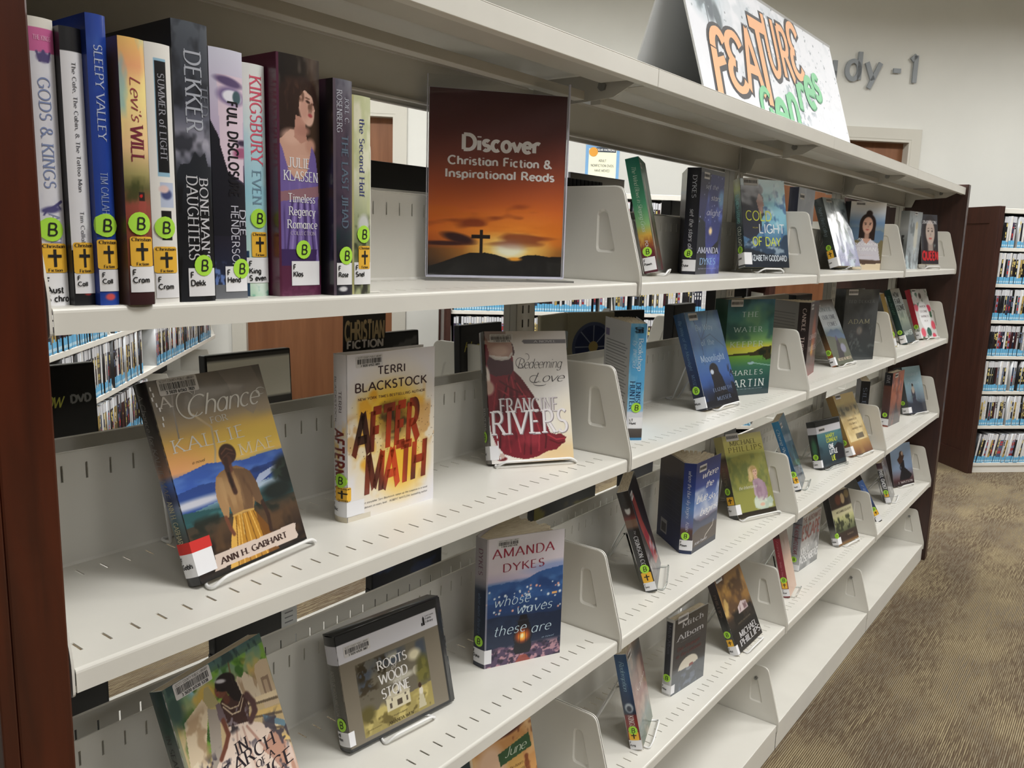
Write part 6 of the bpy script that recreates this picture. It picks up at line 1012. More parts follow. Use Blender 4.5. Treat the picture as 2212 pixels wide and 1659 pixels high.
B['aftermath'] = dict(label='upright white hardcover with an exploding orange and black block title', mat='gloss', hard=1, bulge=.0035, backc=(226, 224, 226),
   front=[('f', (232, 230, 236)), ('e', .5, .45, .40, .34, (250, 222, 150), 1.3, 0, .8), ('e', .48, .66, .30, .13, (246, 196, 44), 1.0, 0, .9), ('e', .62, .28, .24, .17, (248, 190, 40), 1.0, 0, .85), ('n', (238, 170, 40), 5, 6, 3, .5, .66, .8, .22, .82, .1, .9), ('n', (206, 164, 104), 9, 11, 7, .5, .62, .8, .38, .66, 0, .5), ('n', (206, 156, 90), 8, 9, 27, .52, .64, .8, .36, .68, .74, 1), ('n', (226, 180, 90), 6, 7, 5, .56, .7, .8, .10, .42, .05, .98), ('n', (236, 234, 240), 4, 5, 10, .55, .7, .8, 0, .3, 0, .4), ('e', .53, .58, .17, .11, (110, 76, 26), .9, 0, .85), ('n', (40, 28, 20), 8, 10, 9, .48, .60, .9, .44, .70, .34, .74), ('s', 90, .0026, (90, 60, 30), 5, .34, .70), ('s', 40, .003, (120, 80, 40), 15, .4, .66), ('r', 0, 0, .25, .03, (214, 206, 190))],
   spine=[('f', (226, 224, 230)), ('n', (236, 190, 90), 3, 12, 4, .45, .7, .8, .28, .62), ('r', 0, 0, 1, .03, (206, 196, 172))],
   ft=[('TERRI', .332, .647, .866, .912, (60, 44, 52), 'sansb'), ('BLACKSTOCK', .089, .90, .774, .824, (60, 38, 44), 'sansb'), ('NEW YORK TIMES BESTSELLING AUTHOR', .12, .88, .722, .737, (100, 66, 56), 'sansb'), ('expert storyteller Terri Blackstock ramps up the suspense in a novel', .13, .92, .088, .100, (70, 66, 72), 'sans'), ('that delivers on every level.  -ROBERT WHITLOW, bestselling author', .13, .92, .060, .072, (70, 66, 72), 'sans')],
   st=[('BLACKSTOCK', .22, .40, .60, .87, (90, 76, 86), 'sans'), ('TERRI', .58, .76, .66, .79, (90, 76, 86), 'sans'), ('AFTERMATH', .20, .86, .10, .56, (120, 40, 34), 'bold')], dot=(.66, .255), gen=(.28, 1.25, .13, .215), call=(.05, 2.1, .035, .125, ['F', 'Blac']), bc=(.10, .918, .0435, '3 5020 61522 0891', 0), shape=lambda pr, S, w, h, t: block_title(pr, S, w, h))
B['redeeming'] = dict(label='white hardcover with a headless figure in a flowing dark red gown', mat='gloss', hard=1, bulge=.002, backc=(60, 56, 54), front=[('g', [(0, (240, 236, 232)), (.25, (238, 236, 232)), (.8, (230, 226, 224)), (1, (200, 194, 190))]), ('e', .95, .05, .5, .12, (236, 196, 130), 1, 0, .7), ('e', 1.0, .3, .2, .2, (238, 224, 190), 1, 0, .5),
     ('p', [(.0, .98), (.02, .88), (.05, .82), (.33, .80), (.335, .90), (.30, .93), (.2, .915), (.05, .92)], (176, 142, 130)), ('p', [(.33, .90), (.31, .93), (.34, .90), (.36, .84), (.34, .80)], (70, 26, 34)), ('e', .18, .85, .10, .04, (206, 176, 162), .7),
     ('p', [(.0, .90), (.03, .90), (.06, .81), (.10, .79), (.30, .79), (.33, .82), (.335, .70), (.40, .635), (.50, .552), (.60, .44), (.667, .334), (.73, .214), (.80, .20), (.86, .205), (.90, .185), (.93, .172), (.905, .155), (.914, .136), (.86, .12), (.80, .085), (.68, .073), (.55, .035), (.41, .022), (.28, .04), (.16, .07), (.07, .15), (.02, .25), (.0, .42)], (122, 28, 42)), ('p', [(.05, .81), (.10, .79), (.30, .79), (.335, .76), (.335, .70), (.30, .67), (.12, .655), (.04, .68), (.02, .76)], (74, 40, 48)),
     ('p', [(.33, .70), (.42, .64), (.56, .50), (.667, .334), (.66, .22), (.60, .30), (.48, .46), (.36, .60)], (96, 18, 30))] + [('l', P_, w_, c_) for P_, w_, c_ in (([(.28, .66), (.20, .5), (.14, .3), (.12, .12)], .014, (70, 10, 22)), ([(.30, .65), (.34, .5), (.32, .3), (.36, .08)], .012, (160, 48, 60)), ([(.25, .64), (.26, .45), (.22, .25), (.24, .08)], .010, (156, 44, 56)), ([(.34, .62), (.46, .46), (.50, .28), (.48, .06)], .014, (74, 12, 24)), ([(.36, .60), (.52, .42), (.60, .24), (.58, .08)], .010, (166, 52, 64)), ([(.12, .60), (.08, .45), (.05, .3)], .010, (150, 40, 52)), ([(.16, .62), (.30, .56), (.42, .52)], .012, (84, 14, 26)), ([(.14, .56), (.28, .50), (.46, .50)], .010, (164, 50, 62)), ([(.64, .28), (.68, .18), (.66, .10)], .012, (78, 12, 22)), ([(.70, .20), (.80, .16), (.90, .165)], .008, (190, 60, 70)), ([(.72, .16), (.82, .13), (.88, .135)], .010, (84, 12, 22)), ([(.40, .30), (.42, .18), (.40, .06)], .010, (84, 14, 26)))] +
     [('n', (60, 8, 20), 7, 5, 19, .56, .68, .7, .10, .6, .05, .62), ('n', (176, 60, 72), 8, 6, 39, .62, .74, .5, .10, .6, .05, .62), ('l', [(.06, .815), (.12, .79), (.20, .782), (.28, .79), (.325, .83)], .014, (206, 200, 196)), ('e', .0, .64, .05, .10, (224, 214, 206), .3), ('e', .02, .57, .07, .055, (196, 164, 150), .4), ('e', .135, .035, .06, .016, (110, 26, 34), .3), ('e', .13, .055, .04, .02, (206, 180, 170), .4),
     ('p', [(.475, .904), (1, .904), (1, .933), (.475, .934), (.455, .92)], (92, 88, 92)), ('r', 0, .93, .26, 1, (110, 84, 82), .5)],
   spine=[('g', [(0, (150, 144, 140)), (.12, (120, 114, 110)), (.3, (60, 56, 54)), (1, (110, 106, 102))])], ft=[('A NOVEL', .60, .87, .911, .926, (190, 186, 190), 'serif'), ('Redeeming', .38, .92, .712, .785, (60, 56, 58), 'scriptt'), ('Love', .56, .93, .605, .675, (60, 56, 58), 'scriptt'), ('FRANCINE', .15, .855, .376, .480, (150, 140, 146), 'serif'), ('FRANCINE', .14, .845, .380, .485, (222, 216, 220), 'serif'), ('RIVERS', .045, .96, .211, .386, (150, 140, 146), 'serif'), ('RIVERS', .035, .95, .217, .391, (238, 234, 238), 'serif')], st=[('RIVERS', .3, .7, .25, .42, (170, 168, 166), 'serif')], dot=(.40, .205), call=(-.02, 1.6, .03, .135, ['F', 'Rive']), bc=(.07, .915, .040, '3 5020 61552 1116', 0),
   shape=lambda pr, S, w, h, t: [pr.rect(S, x*w, (x+.012)*w, y*h, (y+b)*h, (236, 236, 240), .0004) for x, y, b in ((.09, .12, .05), (.10, .06, .04), (.085, .19, .03), (.11, .03, .02))] + [curl(pr, S, w, h, .42, .755, .055, .040, 60, 400, .006, (70, 64, 66)), curl(pr, S, w, h, .58, .628, .060, .028, 40, 340, .006, (70, 64, 66)), curl(pr, S, w, h, .64, .590, .075, .014, 160, 360, .006, (70, 64, 66)), curl(pr, S, w, h, .50, .80, .03, .025, -90, 120, .005, (70, 64, 66))])
B['search'] = dict(label='tilted novel at lower left with a lady in a pale floral gown on steps', front=[('g', [(0, (214, 190, 170)), (.3, (206, 178, 140)), (.5, (196, 172, 130)), (.7, (214, 192, 150)), (.8, (186, 176, 120)), (.9, (130, 160, 120)), (1, (96, 140, 140))]), ('n', (150, 200, 216), 4, 4, 8, .5, .65, .9, .84, 1, .1, .8), ('n', (126, 176, 60), 7, 8, 4, .48, .58, .9, .70, .98, .34, 1), ('n', (58, 104, 40), 10, 12, 14, .53, .61, .9, .68, .97, .2, 1), ('n', (110, 160, 60), 8, 9, 24, .46, .58, .9, .55, .86, .04, .34), ('n', (50, 92, 40), 11, 12, 44, .54, .62, .9, .55, .86, .04, .34), ('n', (222, 186, 100), 6, 8, 28, .60, .7, .8, .74, .94), ('l', [(.62, .95), (.60, .84), (.58, .78)], .010, (120, 100, 70)), ('l', [(.16, .80), (.14, .68), (.13, .6)], .010, (110, 94, 60)), ('e', .34, .86, .10, .06, (206, 176, 90), .6),
     ('p', [(.28, .80), (.34, .90), (.38, .90), (.44, .78)], (176, 164, 120)), ('p', [(.58, .78), (.66, .86), (.70, .84), (.74, .86), (.84, .78), (.86, .70), (.80, .66), (.64, .70)], (226, 210, 186)), ('n', (176, 148, 118), 22, 10, 6, .52, .6, .8, .66, .86, .58, .88), ('p', [(.84, .62), (.84, .83), (.86, .86), (.93, .87), (1, .855), (1, .60)], (212, 190, 160)), ('p', [(.88, .66), (.88, .78), (.96, .775), (.96, .655)], (156, 132, 112)), ('p', [(.90, .68), (.90, .76), (.94, .757), (.94, .677)], (196, 172, 146)),
     ('p', [(.0, .50), (.03, .52), (.10, .80), (.30, .855), (.33, .80), (.20, .60), (.22, .48), (.0, .40)], (224, 206, 178)), ('n', (166, 136, 104), 10, 12, 9, .5, .62, .7, .42, .84, .0, .34), ('p', [(.02, .52), (.02, .58), (.12, .60), (.14, .53)], (236, 222, 196)), ('p', [(.04, .36), (.04, .50), (.14, .52), (.14, .38)], (196, 172, 144)), ('p', [(.06, .39), (.06, .47), (.12, .48), (.12, .40)], (222, 202, 174)), ('p', [(.20, .46), (.32, .80), (.42, .76), (.34, .56), (.24, .44)], (170, 160, 150)),
     ] + [('p', [(.56, .40+.062*k), (1, .22+.085*k), (1, .25+.085*k), (.56, .425+.062*k)], ((226, 194, 126), (240, 220, 184))[k % 2]) for k in range(6)] + [('p', [(.60, .45+.062*k), (1, .285+.085*k), (1, .30+.085*k), (.60, .462+.062*k)], (120, 104, 84)) for k in range(5)] + [('p', [(.80, .56), (1, .46), (1, .50), (.80, .60)], (110, 140, 156))] +
     [('p', [(.455, .655), (.40, .60), (.33, .55), (.255, .514), (.18, .40), (.08, .2), (.0, .05), (.0, 0), (1, 0), (1, .33), (.92, .42), (.84, .508), (.75, .575), (.653, .616)], (232, 212, 198)), ('p', [(.84, .508), (.92, .43), (1, .34), (1, .2), (.8, .34), (.70, .44)], (196, 150, 130)), ('n', (72, 66, 78), 15, 16, 12, .60, .65, .9, .02, .60, .1, 1), ('n', (196, 160, 144), 14, 4, 15, .56, .7, .7, .0, .52), ('n', (246, 232, 222), 12, 4, 35, .58, .7, .7, .0, .52), ('l', [(.52, .62), (.44, .4), (.36, .2)], .012, (196, 166, 152)), ('l', [(.58, .61), (.6, .4), (.62, .1)], .012, (202, 170, 156)), ('l', [(.62, .60), (.76, .4), (.9, .2)], .014, (190, 150, 136)),
     ('p', [(.43, .78), (.47, .80), (.60, .79), (.70, .745), (.69, .68), (.655, .615), (.455, .655), (.45, .70)], (70, 46, 44)), ('n', (150, 140, 150), 26, 30, 6, .58, .66, .8, .62, .74, .42, .70), ('n', (44, 38, 46), 16, 16, 16, .55, .62, .9, .60, .70, .42, .68), ('p', [(.40, .79), (.44, .79), (.46, .69), (.42, .66), (.39, .72)], (120, 104, 110)), ('l', [(.425, .70), (.435, .62), (.38, .575), (.315, .535)], .026, (118, 70, 56)), ('l', [(.70, .745), (.74, .69), (.735, .645), (.67, .612)], .036, (92, 66, 66)), ('l', [(.46, .76), (.52, .70), (.60, .69), (.66, .74)], .006, (216, 196, 170)), ('l', [(.46, .78), (.52, .73), (.60, .72), (.66, .76)], .006, (206, 186, 160)),
     ('l', [(.50, .82), (.51, .78)], .04, (104, 62, 50)), ('e', .478, .845, .055, .040, (120, 74, 58), .12), ('p', [(.43, .85), (.425, .838), (.435, .826), (.46, .82), (.47, .86)], (128, 80, 64)), ('e', .455, .85, .014, .004, (40, 24, 22), .5), ('e', .44, .832, .012, .004, (140, 56, 56), .5), ('e', .54, .868, .10, .045, (32, 24, 26), .1, -8), ('p', [(.47, .885), (.58, .905), (.64, .84), (.66, .76), (.62, .735), (.57, .76), (.54, .80), (.52, .84)], (34, 25, 28)), ('n', (74, 54, 50), 18, 5, 46, .58, .7, .6, .76, .9, .5, .66), ('e', .50, .885, .05, .010, (206, 204, 210), .6, -20), ('r', 0, .95, 1, 1, (66, 92, 92), .55), ('n', (44, 66, 70), 22, 10, 16, .5, .58, .8, .94, 1), ('r', 0, 0, .035, 1, (110, 130, 116), .6), ('e', .06, .88, .07, .09, (60, 86, 80), .9)],
   spine=[('g', [(0, (160, 150, 140)), (.5, (130, 130, 122)), (.72, (96, 104, 100)), (.8, (50, 76, 66)), (1, (44, 70, 74))]), ('n', (40, 60, 54), 3, 9, 4, .5, .7, .7, .7, 1)], ft=[('IN', .455, .58, .495, .56, (40, 34, 44), 'serif'), ('SEARCH', .22, .84, .425, .495, (40, 34, 44), 'serif'), ('OF A', .60, .80, .375, .41, (40, 34, 44), 'serif'), ('PRINCE', .30, .98, .285, .36, (40, 34, 44), 'serif')], st=[('IN SEARCH OF A PRINCE', .32, .66, .20, .78, (60, 60, 60), 'serif')], bc=(.09, .918, .052, '3 5020 61530 5338', 0))
def clamshell(pr, S, w, h, t):
    add_raw3(pr, *(lambda m: (m.v, m.f))(MB().box(.0004, w+.006, .0004, t-.0004, -.001, h-.0003)), (44, 46, 48)); add_raw3(pr, *(lambda m: (m.v, m.f))(MB().box(-.0005, w+.006, .0004, t-.0004, h-.0003, h+.003)), (38, 40, 42))
    for z0, z1 in ((.0, .42), (.50, .62), (.70, 1.0)): add_raw3(pr, *(lambda m: (m.v, m.f))(MB().box(w+.005, w+.009, .002, t*.5, z0*h, z1*h)), (40, 42, 44))
PR_ = (.14, .825)
B['roots'] = dict(name='audiobook_case', cat='audiobook', label='wide plastic audiobook case with grey sleeve and small picture of a white farmhouse', mat='gloss', case=True, hard=1, edge=(44, 46, 48), bulge=.002, backc=(44, 46, 48), front=[('f', (128, 120, 106)),
     ('r', .14, .055, .825, .70, (110, 104, 90)), ('n', (74, 82, 94), 6, 6, 5, .4, .62, .95, .42, .72, .12, .85), ('n', (186, 180, 160), 8, 9, 15, .58, .68, .9, .36, .70, .40, .84), ('n', (52, 44, 30), 20, 18, 6, .50, .58, .95, .50, .72, .12, .46), ('n', (60, 50, 34), 16, 20, 46, .54, .62, .8, .34, .58, .12, .34), ('e', .70, .58, .06, .05, (214, 206, 176), .8), ('e', .56, .43, .12, .03, (190, 186, 170), .8), ('p', [(.14, .055), (.14, .26), (.4, .24), (.825, .28), (.825, .055)], (164, 150, 92)), ('n', (206, 190, 120), 12, 10, 8, .45, .62, .8, .05, .3, .13, .83), ('n', (96, 84, 44), 14, 12, 58, .55, .63, .8, .05, .22, .13, .83), ('e', .77, .42, .07, .13, (92, 90, 50), .6), ('n', (120, 116, 60), 18, 18, 9, .5, .6, .8, .28, .54, .68, .83), ('e', .19, .24, .07, .07, (96, 88, 50), .7),
     ('p', [(.37, .18), (.372, .30), (.60, .29), (.60, .18)], (216, 208, 180)), ('p', [(.36, .29), (.44, .36), (.46, .36), (.494, .385), (.53, .355), (.58, .35), (.61, .285)], (196, 188, 164)), ('p', [(.46, .30), (.494, .375), (.53, .30)], (222, 214, 190)), ('r', .485, .30, .505, .335, (60, 54, 50)), ('r', .47, .20, .52, .25, (84, 74, 62)), ('r', .40, .20, .42, .245, (90, 80, 70)), ('r', .56, .21, .58, .25, (90, 80, 70)), ('r', .42, .26, .435, .285, (100, 90, 80)), ('r', .55, .265, .565, .285, (100, 90, 80)),
     ('p', [(.67, .08), (.69, .20), (.70, .25), (.73, .25), (.735, .18), (.75, .08)], (196, 188, 160)), ('e', .715, .235, .02, .035, (220, 214, 200), .3), ('e', .71, .285, .016, .026, (64, 44, 34), .2), ('r', .0, .0, .14, 1, (128, 120, 106)), ('r', .825, .0, 1, 1, (128, 120, 106)), ('r', 0, .70, 1, 1, (128, 120, 106)), ('r', 0, .0, 1, .055, (128, 120, 106)),
     ('r', 0, .915, 1, 1, (44, 46, 49)), ('r', 0, .755, 1, .915, (220, 220, 228)), ('r', 0, 0, 1, .022, (50, 52, 54)), ('r', .978, 0, 1, .95, (52, 54, 56))],
   spine=[('f', (92, 90, 82)), ('r', 0, .915, 1, 1, (44, 46, 49)), ('r', 0, .755, 1, .915, (210, 210, 220)), ('r', 0, 0, 1, .03, (44, 46, 48))], ft=[('ROOTS', .335, .625, .572, .650, (232, 230, 228), 'serifc'), ('of', .46, .51, .535, .575, (220, 216, 210), 'ital'), ('WOOD', .335, .612, .443, .528, (232, 230, 228), 'serifc'), ('and', .46, .53, .40, .44, (220, 216, 210), 'ital'), ('STONE', .337, .618, .315, .398, (232, 230, 228), 'serifc'), ('AMANDA WEN', .365, .61, .066, .094, (60, 50, 36), 'serif'), ('Unabridged', .40, .55, .125, .14, (80, 70, 50), 'ital'), ('Read by a narrator', .17, .30, .10, .112, (80, 70, 50), 'ital'), ('Scott County', .86, .95, .872, .885, (70, 70, 80), 'serif'), ('Public', .86, .93, .845, .862, (40, 40, 50), 'serif'), ('Library', .86, .94, .815, .835, (40, 40, 50), 'serif')], st=[('ROOTS OF WOOD AND STONE', .34, .6, .30, .70, (150, 146, 136), 'sans')], dot=(.6, .235), call=(.1, 1.35, .045, .17, ['AB', 'Wen']), bc=(.062, .795, .044, '3 5020 61530 3887', 0), shape=lambda pr, S, w, h, t: (clamshell(pr, S, w, h, t), [pr.poly(S, [(x*w, y*h) for x, y in q], (20, 20, 26), .0005) for q in ([(.832, .80), (.85, .80), (.85, .865), (.841, .885), (.832, .865)], [(.815, .80), (.828, .80), (.828, .83), (.815, .825)])]))
B['waves'] = dict(label='open standing hardcover with blurred harbour lights and a glowing lantern, pages fanned', mat='satin', hard=1, bulge=.001, backc=(196, 190, 192), front=[('g', [(0, (96, 66, 92)), (.08, (60, 52, 84)), (.14, (26, 34, 58)), (.3, (22, 38, 66)), (.42, (34, 64, 112)), (.56, (44, 84, 144)), (.64, (84, 120, 176)), (.67, (186, 176, 200)), (.74, (212, 202, 212)), (1, (218, 214, 220))]), ('e', .9, .72, .35, .04, (130, 150, 200), 1, 0, .8), ('p', [(0, .50), (0, .635), (.12, .645), (.2, .64), (.26, .65), (.43, .635), (.55, .66), (.66, .69), (.745, .70), (.9, .71), (1, .715), (1, .5)], (48, 88, 148)), ('n', (30, 60, 112), 4, 8, 8, .45, .68, .8, .16, .68), ('n', (86, 130, 186), 6, 12, 38, .6, .75, .6, .40, .68), ('h', .36, .05, 3, 8, (26, 42, 70)), ('n', (36, 56, 90), 5, 9, 48, .5, .7, .7, .14, .4), ('s', 30, .008, (220, 230, 236), 4, .40, .60), ('s', 14, .007, (232, 174, 154), 9, .38, .62), ('r', .86, .50, .93, .514, (236, 180, 110)), ('p', [(0, .0), (0, .13), (.2, .15), (.35, .12), (.62, .13), (.8, .11), (1, .10), (1, 0)], (84, 66, 96)), ('n', (196, 150, 160), 18, 34, 5, .52, .6, .9, 0, .15), ('n', (40, 32, 56), 14, 30, 15, .5, .58, .9, 0, .15),
     ('l', [(.40, .30), (.37, .20), (.40, .12)], .008, (20, 22, 32)), ('l', [(.57, .30), (.61, .20), (.57, .12)], .008, (20, 22, 32)), ('p', [(.40, .06), (.37, .10), (.385, .15), (.42, .28), (.42, .32), (.45, .375), (.53, .375), (.56, .32), (.56, .28), (.60, .15), (.61, .10), (.58, .06)], (20, 22, 32)), ('e', .487, .22, .10, .075, (40, 28, 34), .3), ('e', .487, .205, .085, .05, (206, 90, 34), .8), ('e', .487, .20, .05, .032, (255, 180, 70), .7), ('e', .48, .205, .02, .018, (255, 244, 190), .5), ('l', [(.45, .27), (.45, .15)], .005, (24, 22, 30)), ('l', [(.525, .27), (.525, .15)], .005, (24, 22, 30)), ('l', [(.40, .33), (.57, .33)], .008, (40, 44, 56)), ('p', [(.40, .0), (.45, .05), (.54, .05), (.60, .0)], (176, 84, 66), .8), ('r', 0, 0, .02, 1, (170, 164, 172), .7)],
   spine=[('g', [(0, (60, 60, 72)), (.05, (30, 40, 60)), (.6, (40, 52, 74)), (.64, (120, 120, 132)), (.7, (160, 154, 160)), (1, (170, 166, 170))])], ft=[('AMANDA', .075, .865, .846, .915, (150, 40, 66), 'deco'), ('DYKES', .205, .742, .734, .795, (140, 38, 64), 'deco'), ('whose', .10, .565, .470, .545, (196, 218, 232), 'italt'), ('waves', .39, .86, .388, .463, (196, 218, 232), 'italt'), ('these', .10, .52, .240, .318, (196, 218, 232), 'italt'), ('are', .59, .85, .215, .290, (196, 218, 232), 'italt'), ('a novel', .74, .90, .155, .17, (150, 170, 196), 'ital')], st=[('DYKES', .34, .70, .72, .92, (110, 70, 90), 'deco'), ('whose waves these are', .36, .64, .26, .58, (90, 110, 140), 'ital')], dot=(.5, .205), call=(-.03, 1.5, .035, .145, ['F', 'Dyke']), bc=(.13, .922, .040, '3 5020 61507 0726', 0))
PEN['thinserif'] = (1.1, .4, 1, 0, 2.6); PEN['serifc'] = (1.8, .5, 1, 0, .3); PEN['sansb'] = (1.7, 1.5, 0, 0, 1.2); PEN['scriptt'] = (.75, .3, 0, .38, -.1); PEN['italt'] = (.85, .4, 0, .25, 1.1)
STAND = {k: build_book(k, POSE[k], B[k]) for k in POSE}
# easels under every tilted book
EAS = {'sleeping': ('wire', 'short white lip easel under the green and gold paperback', .10), 'cold': ('wire', 'white wire easel under the blue hardcover with yellow title', .075), 'nightbird': ('acrylic_t', 'clear easel under the silver-blue jacketed hardcover', .10),
 'queen': ('wire', 'white easel under the small paperback with red title', .09), 'chance': ('wire', 'white wire easel under the book of the woman in the yellow skirt', .150), 'redeeming': ('wire', 'white wire easel under the red gown book', .135), 'moonlight': ('wire', 'white wire easel under the tilted blue moonlit paperback', .10),
 'until': ('wire', 'white easel under the horseman paperback', .11), 'gold': ('wire', 'white easel under the ochre backed paperback', .08), 'teal': ('wire', 'white easel under the teal spined novel', .11), 'stone': ('wire', 'white easel under the floral novel with red spine', .11), 'search': ('wire', 'white wire easel under the lower left gown novel, mostly out of frame', .12),
 'roots': ('wire', 'white wire easel under the farmhouse audiobook case', .085), 'crimson': ('acrylic_t', 'clear easel under the black paperback with red figure', .12), 'inherit': ('wire', 'silvery easel under the olive green meadow novel', .14), 'bluebk': ('acrylic_t', 'clear easel under the ocean blue paperback', .10),
 'lie': ('acrylic_t', 'clear easel under the teal audiobook case', .13), 'anna': ('wire', 'white easel under the tan novel', .10), 'paris': ('wire', 'white easel under the pale blue Paris novel', .12), 'june': ('wire', 'white wire easel under the orange and cream novel', .10), 'redemp': ('wire', 'tall white wire easel under the blue and red spined paperback', .10),
 'phil': ('wire', 'white easel under the mansion novel', .10), 'francine': ('acrylic_t', 'clear easel under the crimson spined paperback', .08), 'dest': ('wire', 'white easel under the novel with cream title band', .10), 'bluen': ('wire', 'white easel under the narrow blue paperback', .08), 'pixel': ('wire', 'white wire easel under the grey edge-on paperback', .11), 'watson': ('wire', 'white easel under the pale blue novel of the woman in black', .10)}
M['acrylic_t'] = clear_mat('clear_wire')
for k, (mat, lab, w) in EAS.items():
    s = POSE[k]; easel(s[2], s[3], ZL[s[0]], s[5], s[6], s[7], mat, lab, 'easels under the tilted books', w, hb=0.12 if s[8] > .18 else .09)
# ------------------------------------------------------------------ poster in its acrylic holder
def poster_holder():
    x, y, yaw = 0.6415, 0.2060, 0.669; w, h = 0.2135, 0.262+.014
    r = empty('sign_holder', (x, y, 1.3115), (0, 0, -yaw)); tag(r, 'clear acrylic stand holding a sunset poster that reads Discover Christian Fiction and Inspirational Reads', 'sign holder')
    p = Print(); S = flat_chart((0.003, 0.0028, 0.006)); W_, H_ = w-0.002, 0.272
    c = Cv(260, 330, W_/H_)
    ops = [('g', [(0, (34, 28, 32)), (.14, (46, 30, 30)), (.18, (170, 66, 32)), (.25, (232, 112, 40)), (.36, (228, 116, 52)), (.5, (180, 86, 52)), (.65, (132, 66, 54)), (.8, (100, 56, 58)), (1, (82, 54, 60))]), ('e', .60, .16, .48, .14, (255, 166, 60), 1.3, 0, .9), ('e', .60, .15, .24, .075, (255, 222, 130), 1, 0, .95), ('e', .60, .15, .11, .045, (255, 252, 225), .7), ('n', (226, 120, 40), 3, 22, 5, .5, .7, .5, .2, .42), ('n', (120, 44, 30), 3, 14, 15, .55, .72, .7, .14, .42), ('e', .22, .205, .12, .025, (62, 32, 34), .6, -12), ('e', .12, .175, .18, .012, (70, 32, 32), .8), ('n', (60, 30, 34), 14, 20, 6, .5, .6, .8, .17, .23, .12, .34), ('p', [(0, .06), (0, .045), (.1, .07), (.22, .105), (.3, .125), (.42, .128), (.5, .118), (.58, .10), (.66, .10), (.72, .118), (.8, .122), (.9, .112), (1, .115), (1, 0), (0, 0)], (32, 30, 30)), ('e', .64, .095, .05, .01, (250, 170, 60), .8), ('r', .375, .12, .398, .255, (34, 24, 26)), ('r', .315, .205, .455, .225, (34, 24, 26)), ('n', (50, 48, 46), 20, 16, 5, .55, .65, .5, 0, .1)]
    p.grid(S, 0, W_, 0, H_, 260, 330, c.run(ops))
    wh = (244, 240, 240); PEN['fatr'] = (2.7, 2.3, 0, 0, 0.9)
    for t, x0, x1, y0, y1, st in (('Discover', .235, .80, .685, .765, 'fatr'), ('Christian Fiction &', .135, .90, .605, .648, 'bold'), ('Inspirational Reads', .115, .92, .535, .578, 'bold')): p.text(S, t, x0*W_, x1*W_, y0*H_, y1*H_, wh, st, 0.0003)
    p.rect(S, -.0005, 0, 0, H_, (220, 220, 235), .0001)
    link('poster', p.mesh('poster', M['poster']), r)
    MB().box(0.0022, w+0.0018, 0.0030, 0.0034, 0.005, 0.2785).obj('backing_sheet', M['edge'], r)
    MB().box(0, w+0.004, 0.0008, 0.0022, 0.004, 0.296).obj('front_pane', M['acrylic'], r); MB().box(0, w+0.004, 0.0040, 0.0054, 0.004, 0.296).obj('back_pane', M['acrylic'], r)
    for nm, b in (('pane_edge', (-0.0006, 0.0004, 0.0, 0.0056, 0.004, 0.296)), ('pane_edge', (w+0.0032, w+0.0050, 0.0, 0.0056, 0.004, 0.296)), ('pane_edge', (0, w+0.004, 0.0, 0.0056, 0.0025, 0.0052))): MB().box(*b).obj(nm, M['edge'], r)
    MB().box(-0.006, w+0.012, -0.030, 0.032, -0.0015, 0.0010).obj('foot', M['acrylic'], r, bevel=0.0005)
    MB().box(-0.006, w+0.012, -0.0306, -0.0298, -0.0015, 0.0012).obj('foot_edge', M['steel'], r)
poster_holder()
# bookend
def bookend():
    r = empty('bookend', (0.3500, 0.018, 1.3105)); tag(r, 'cream metal bookend holding the upright row of books beside the poster', 'bookend')
    m = MB(); pl = round_poly([(0.0, 0), (0.0, 0.168), (0.125, 0.168), (0.125, 0)], [0.001, 0.018, 0.018, 0.001], 6)
    m.prism(pl, 0.0, 0.0022, T=lambda v: (v[2], v[0], v[1])); m.obj('plate', M['enamel'], r, bevel=0.0007)
    MB().box(0.0, 0.016, 0.0, 0.125, -0.0003, 0.0012).obj('foot', M['enamel'], r, bevel=0.0005)
bookend()
# card sticking up behind the exploding-title hardcover
def genre_card():
    r = empty('genre_card', (0.425, 0.150, 1.013), (0.02, 0, -0.06)); tag(r, 'black card reading CHRISTIAN FICTION standing behind the white hardcover', 'sign')
    p = Print(); S = flat_chart((0, 0, 0)); w, h = 0.070, 0.268
    c = Cv(20, 60, w/h); p.grid(S, 0, w, 0, h, 20, 60, c.run([('f', (24, 23, 25))]))
    p.text(S, 'CHRISTIAN', .03*w, .97*w, .865*h-.006, .915*h+.004, (176, 158, 122), 'condb', .0003); p.text(S, 'FICTION', .08*w, .95*w, .805*h-.001, .845*h-.002, (214, 210, 206), 'condb', .0003)
    link('card_face', p.mesh('card', M['matte']), r); MB().box(0, w, 0.0002, 0.0012, 0, h).obj('card_board', M['dark'], r)
PEN['condb'] = (2.6, 2.2, 0, 0, 0.7)
genre_card()
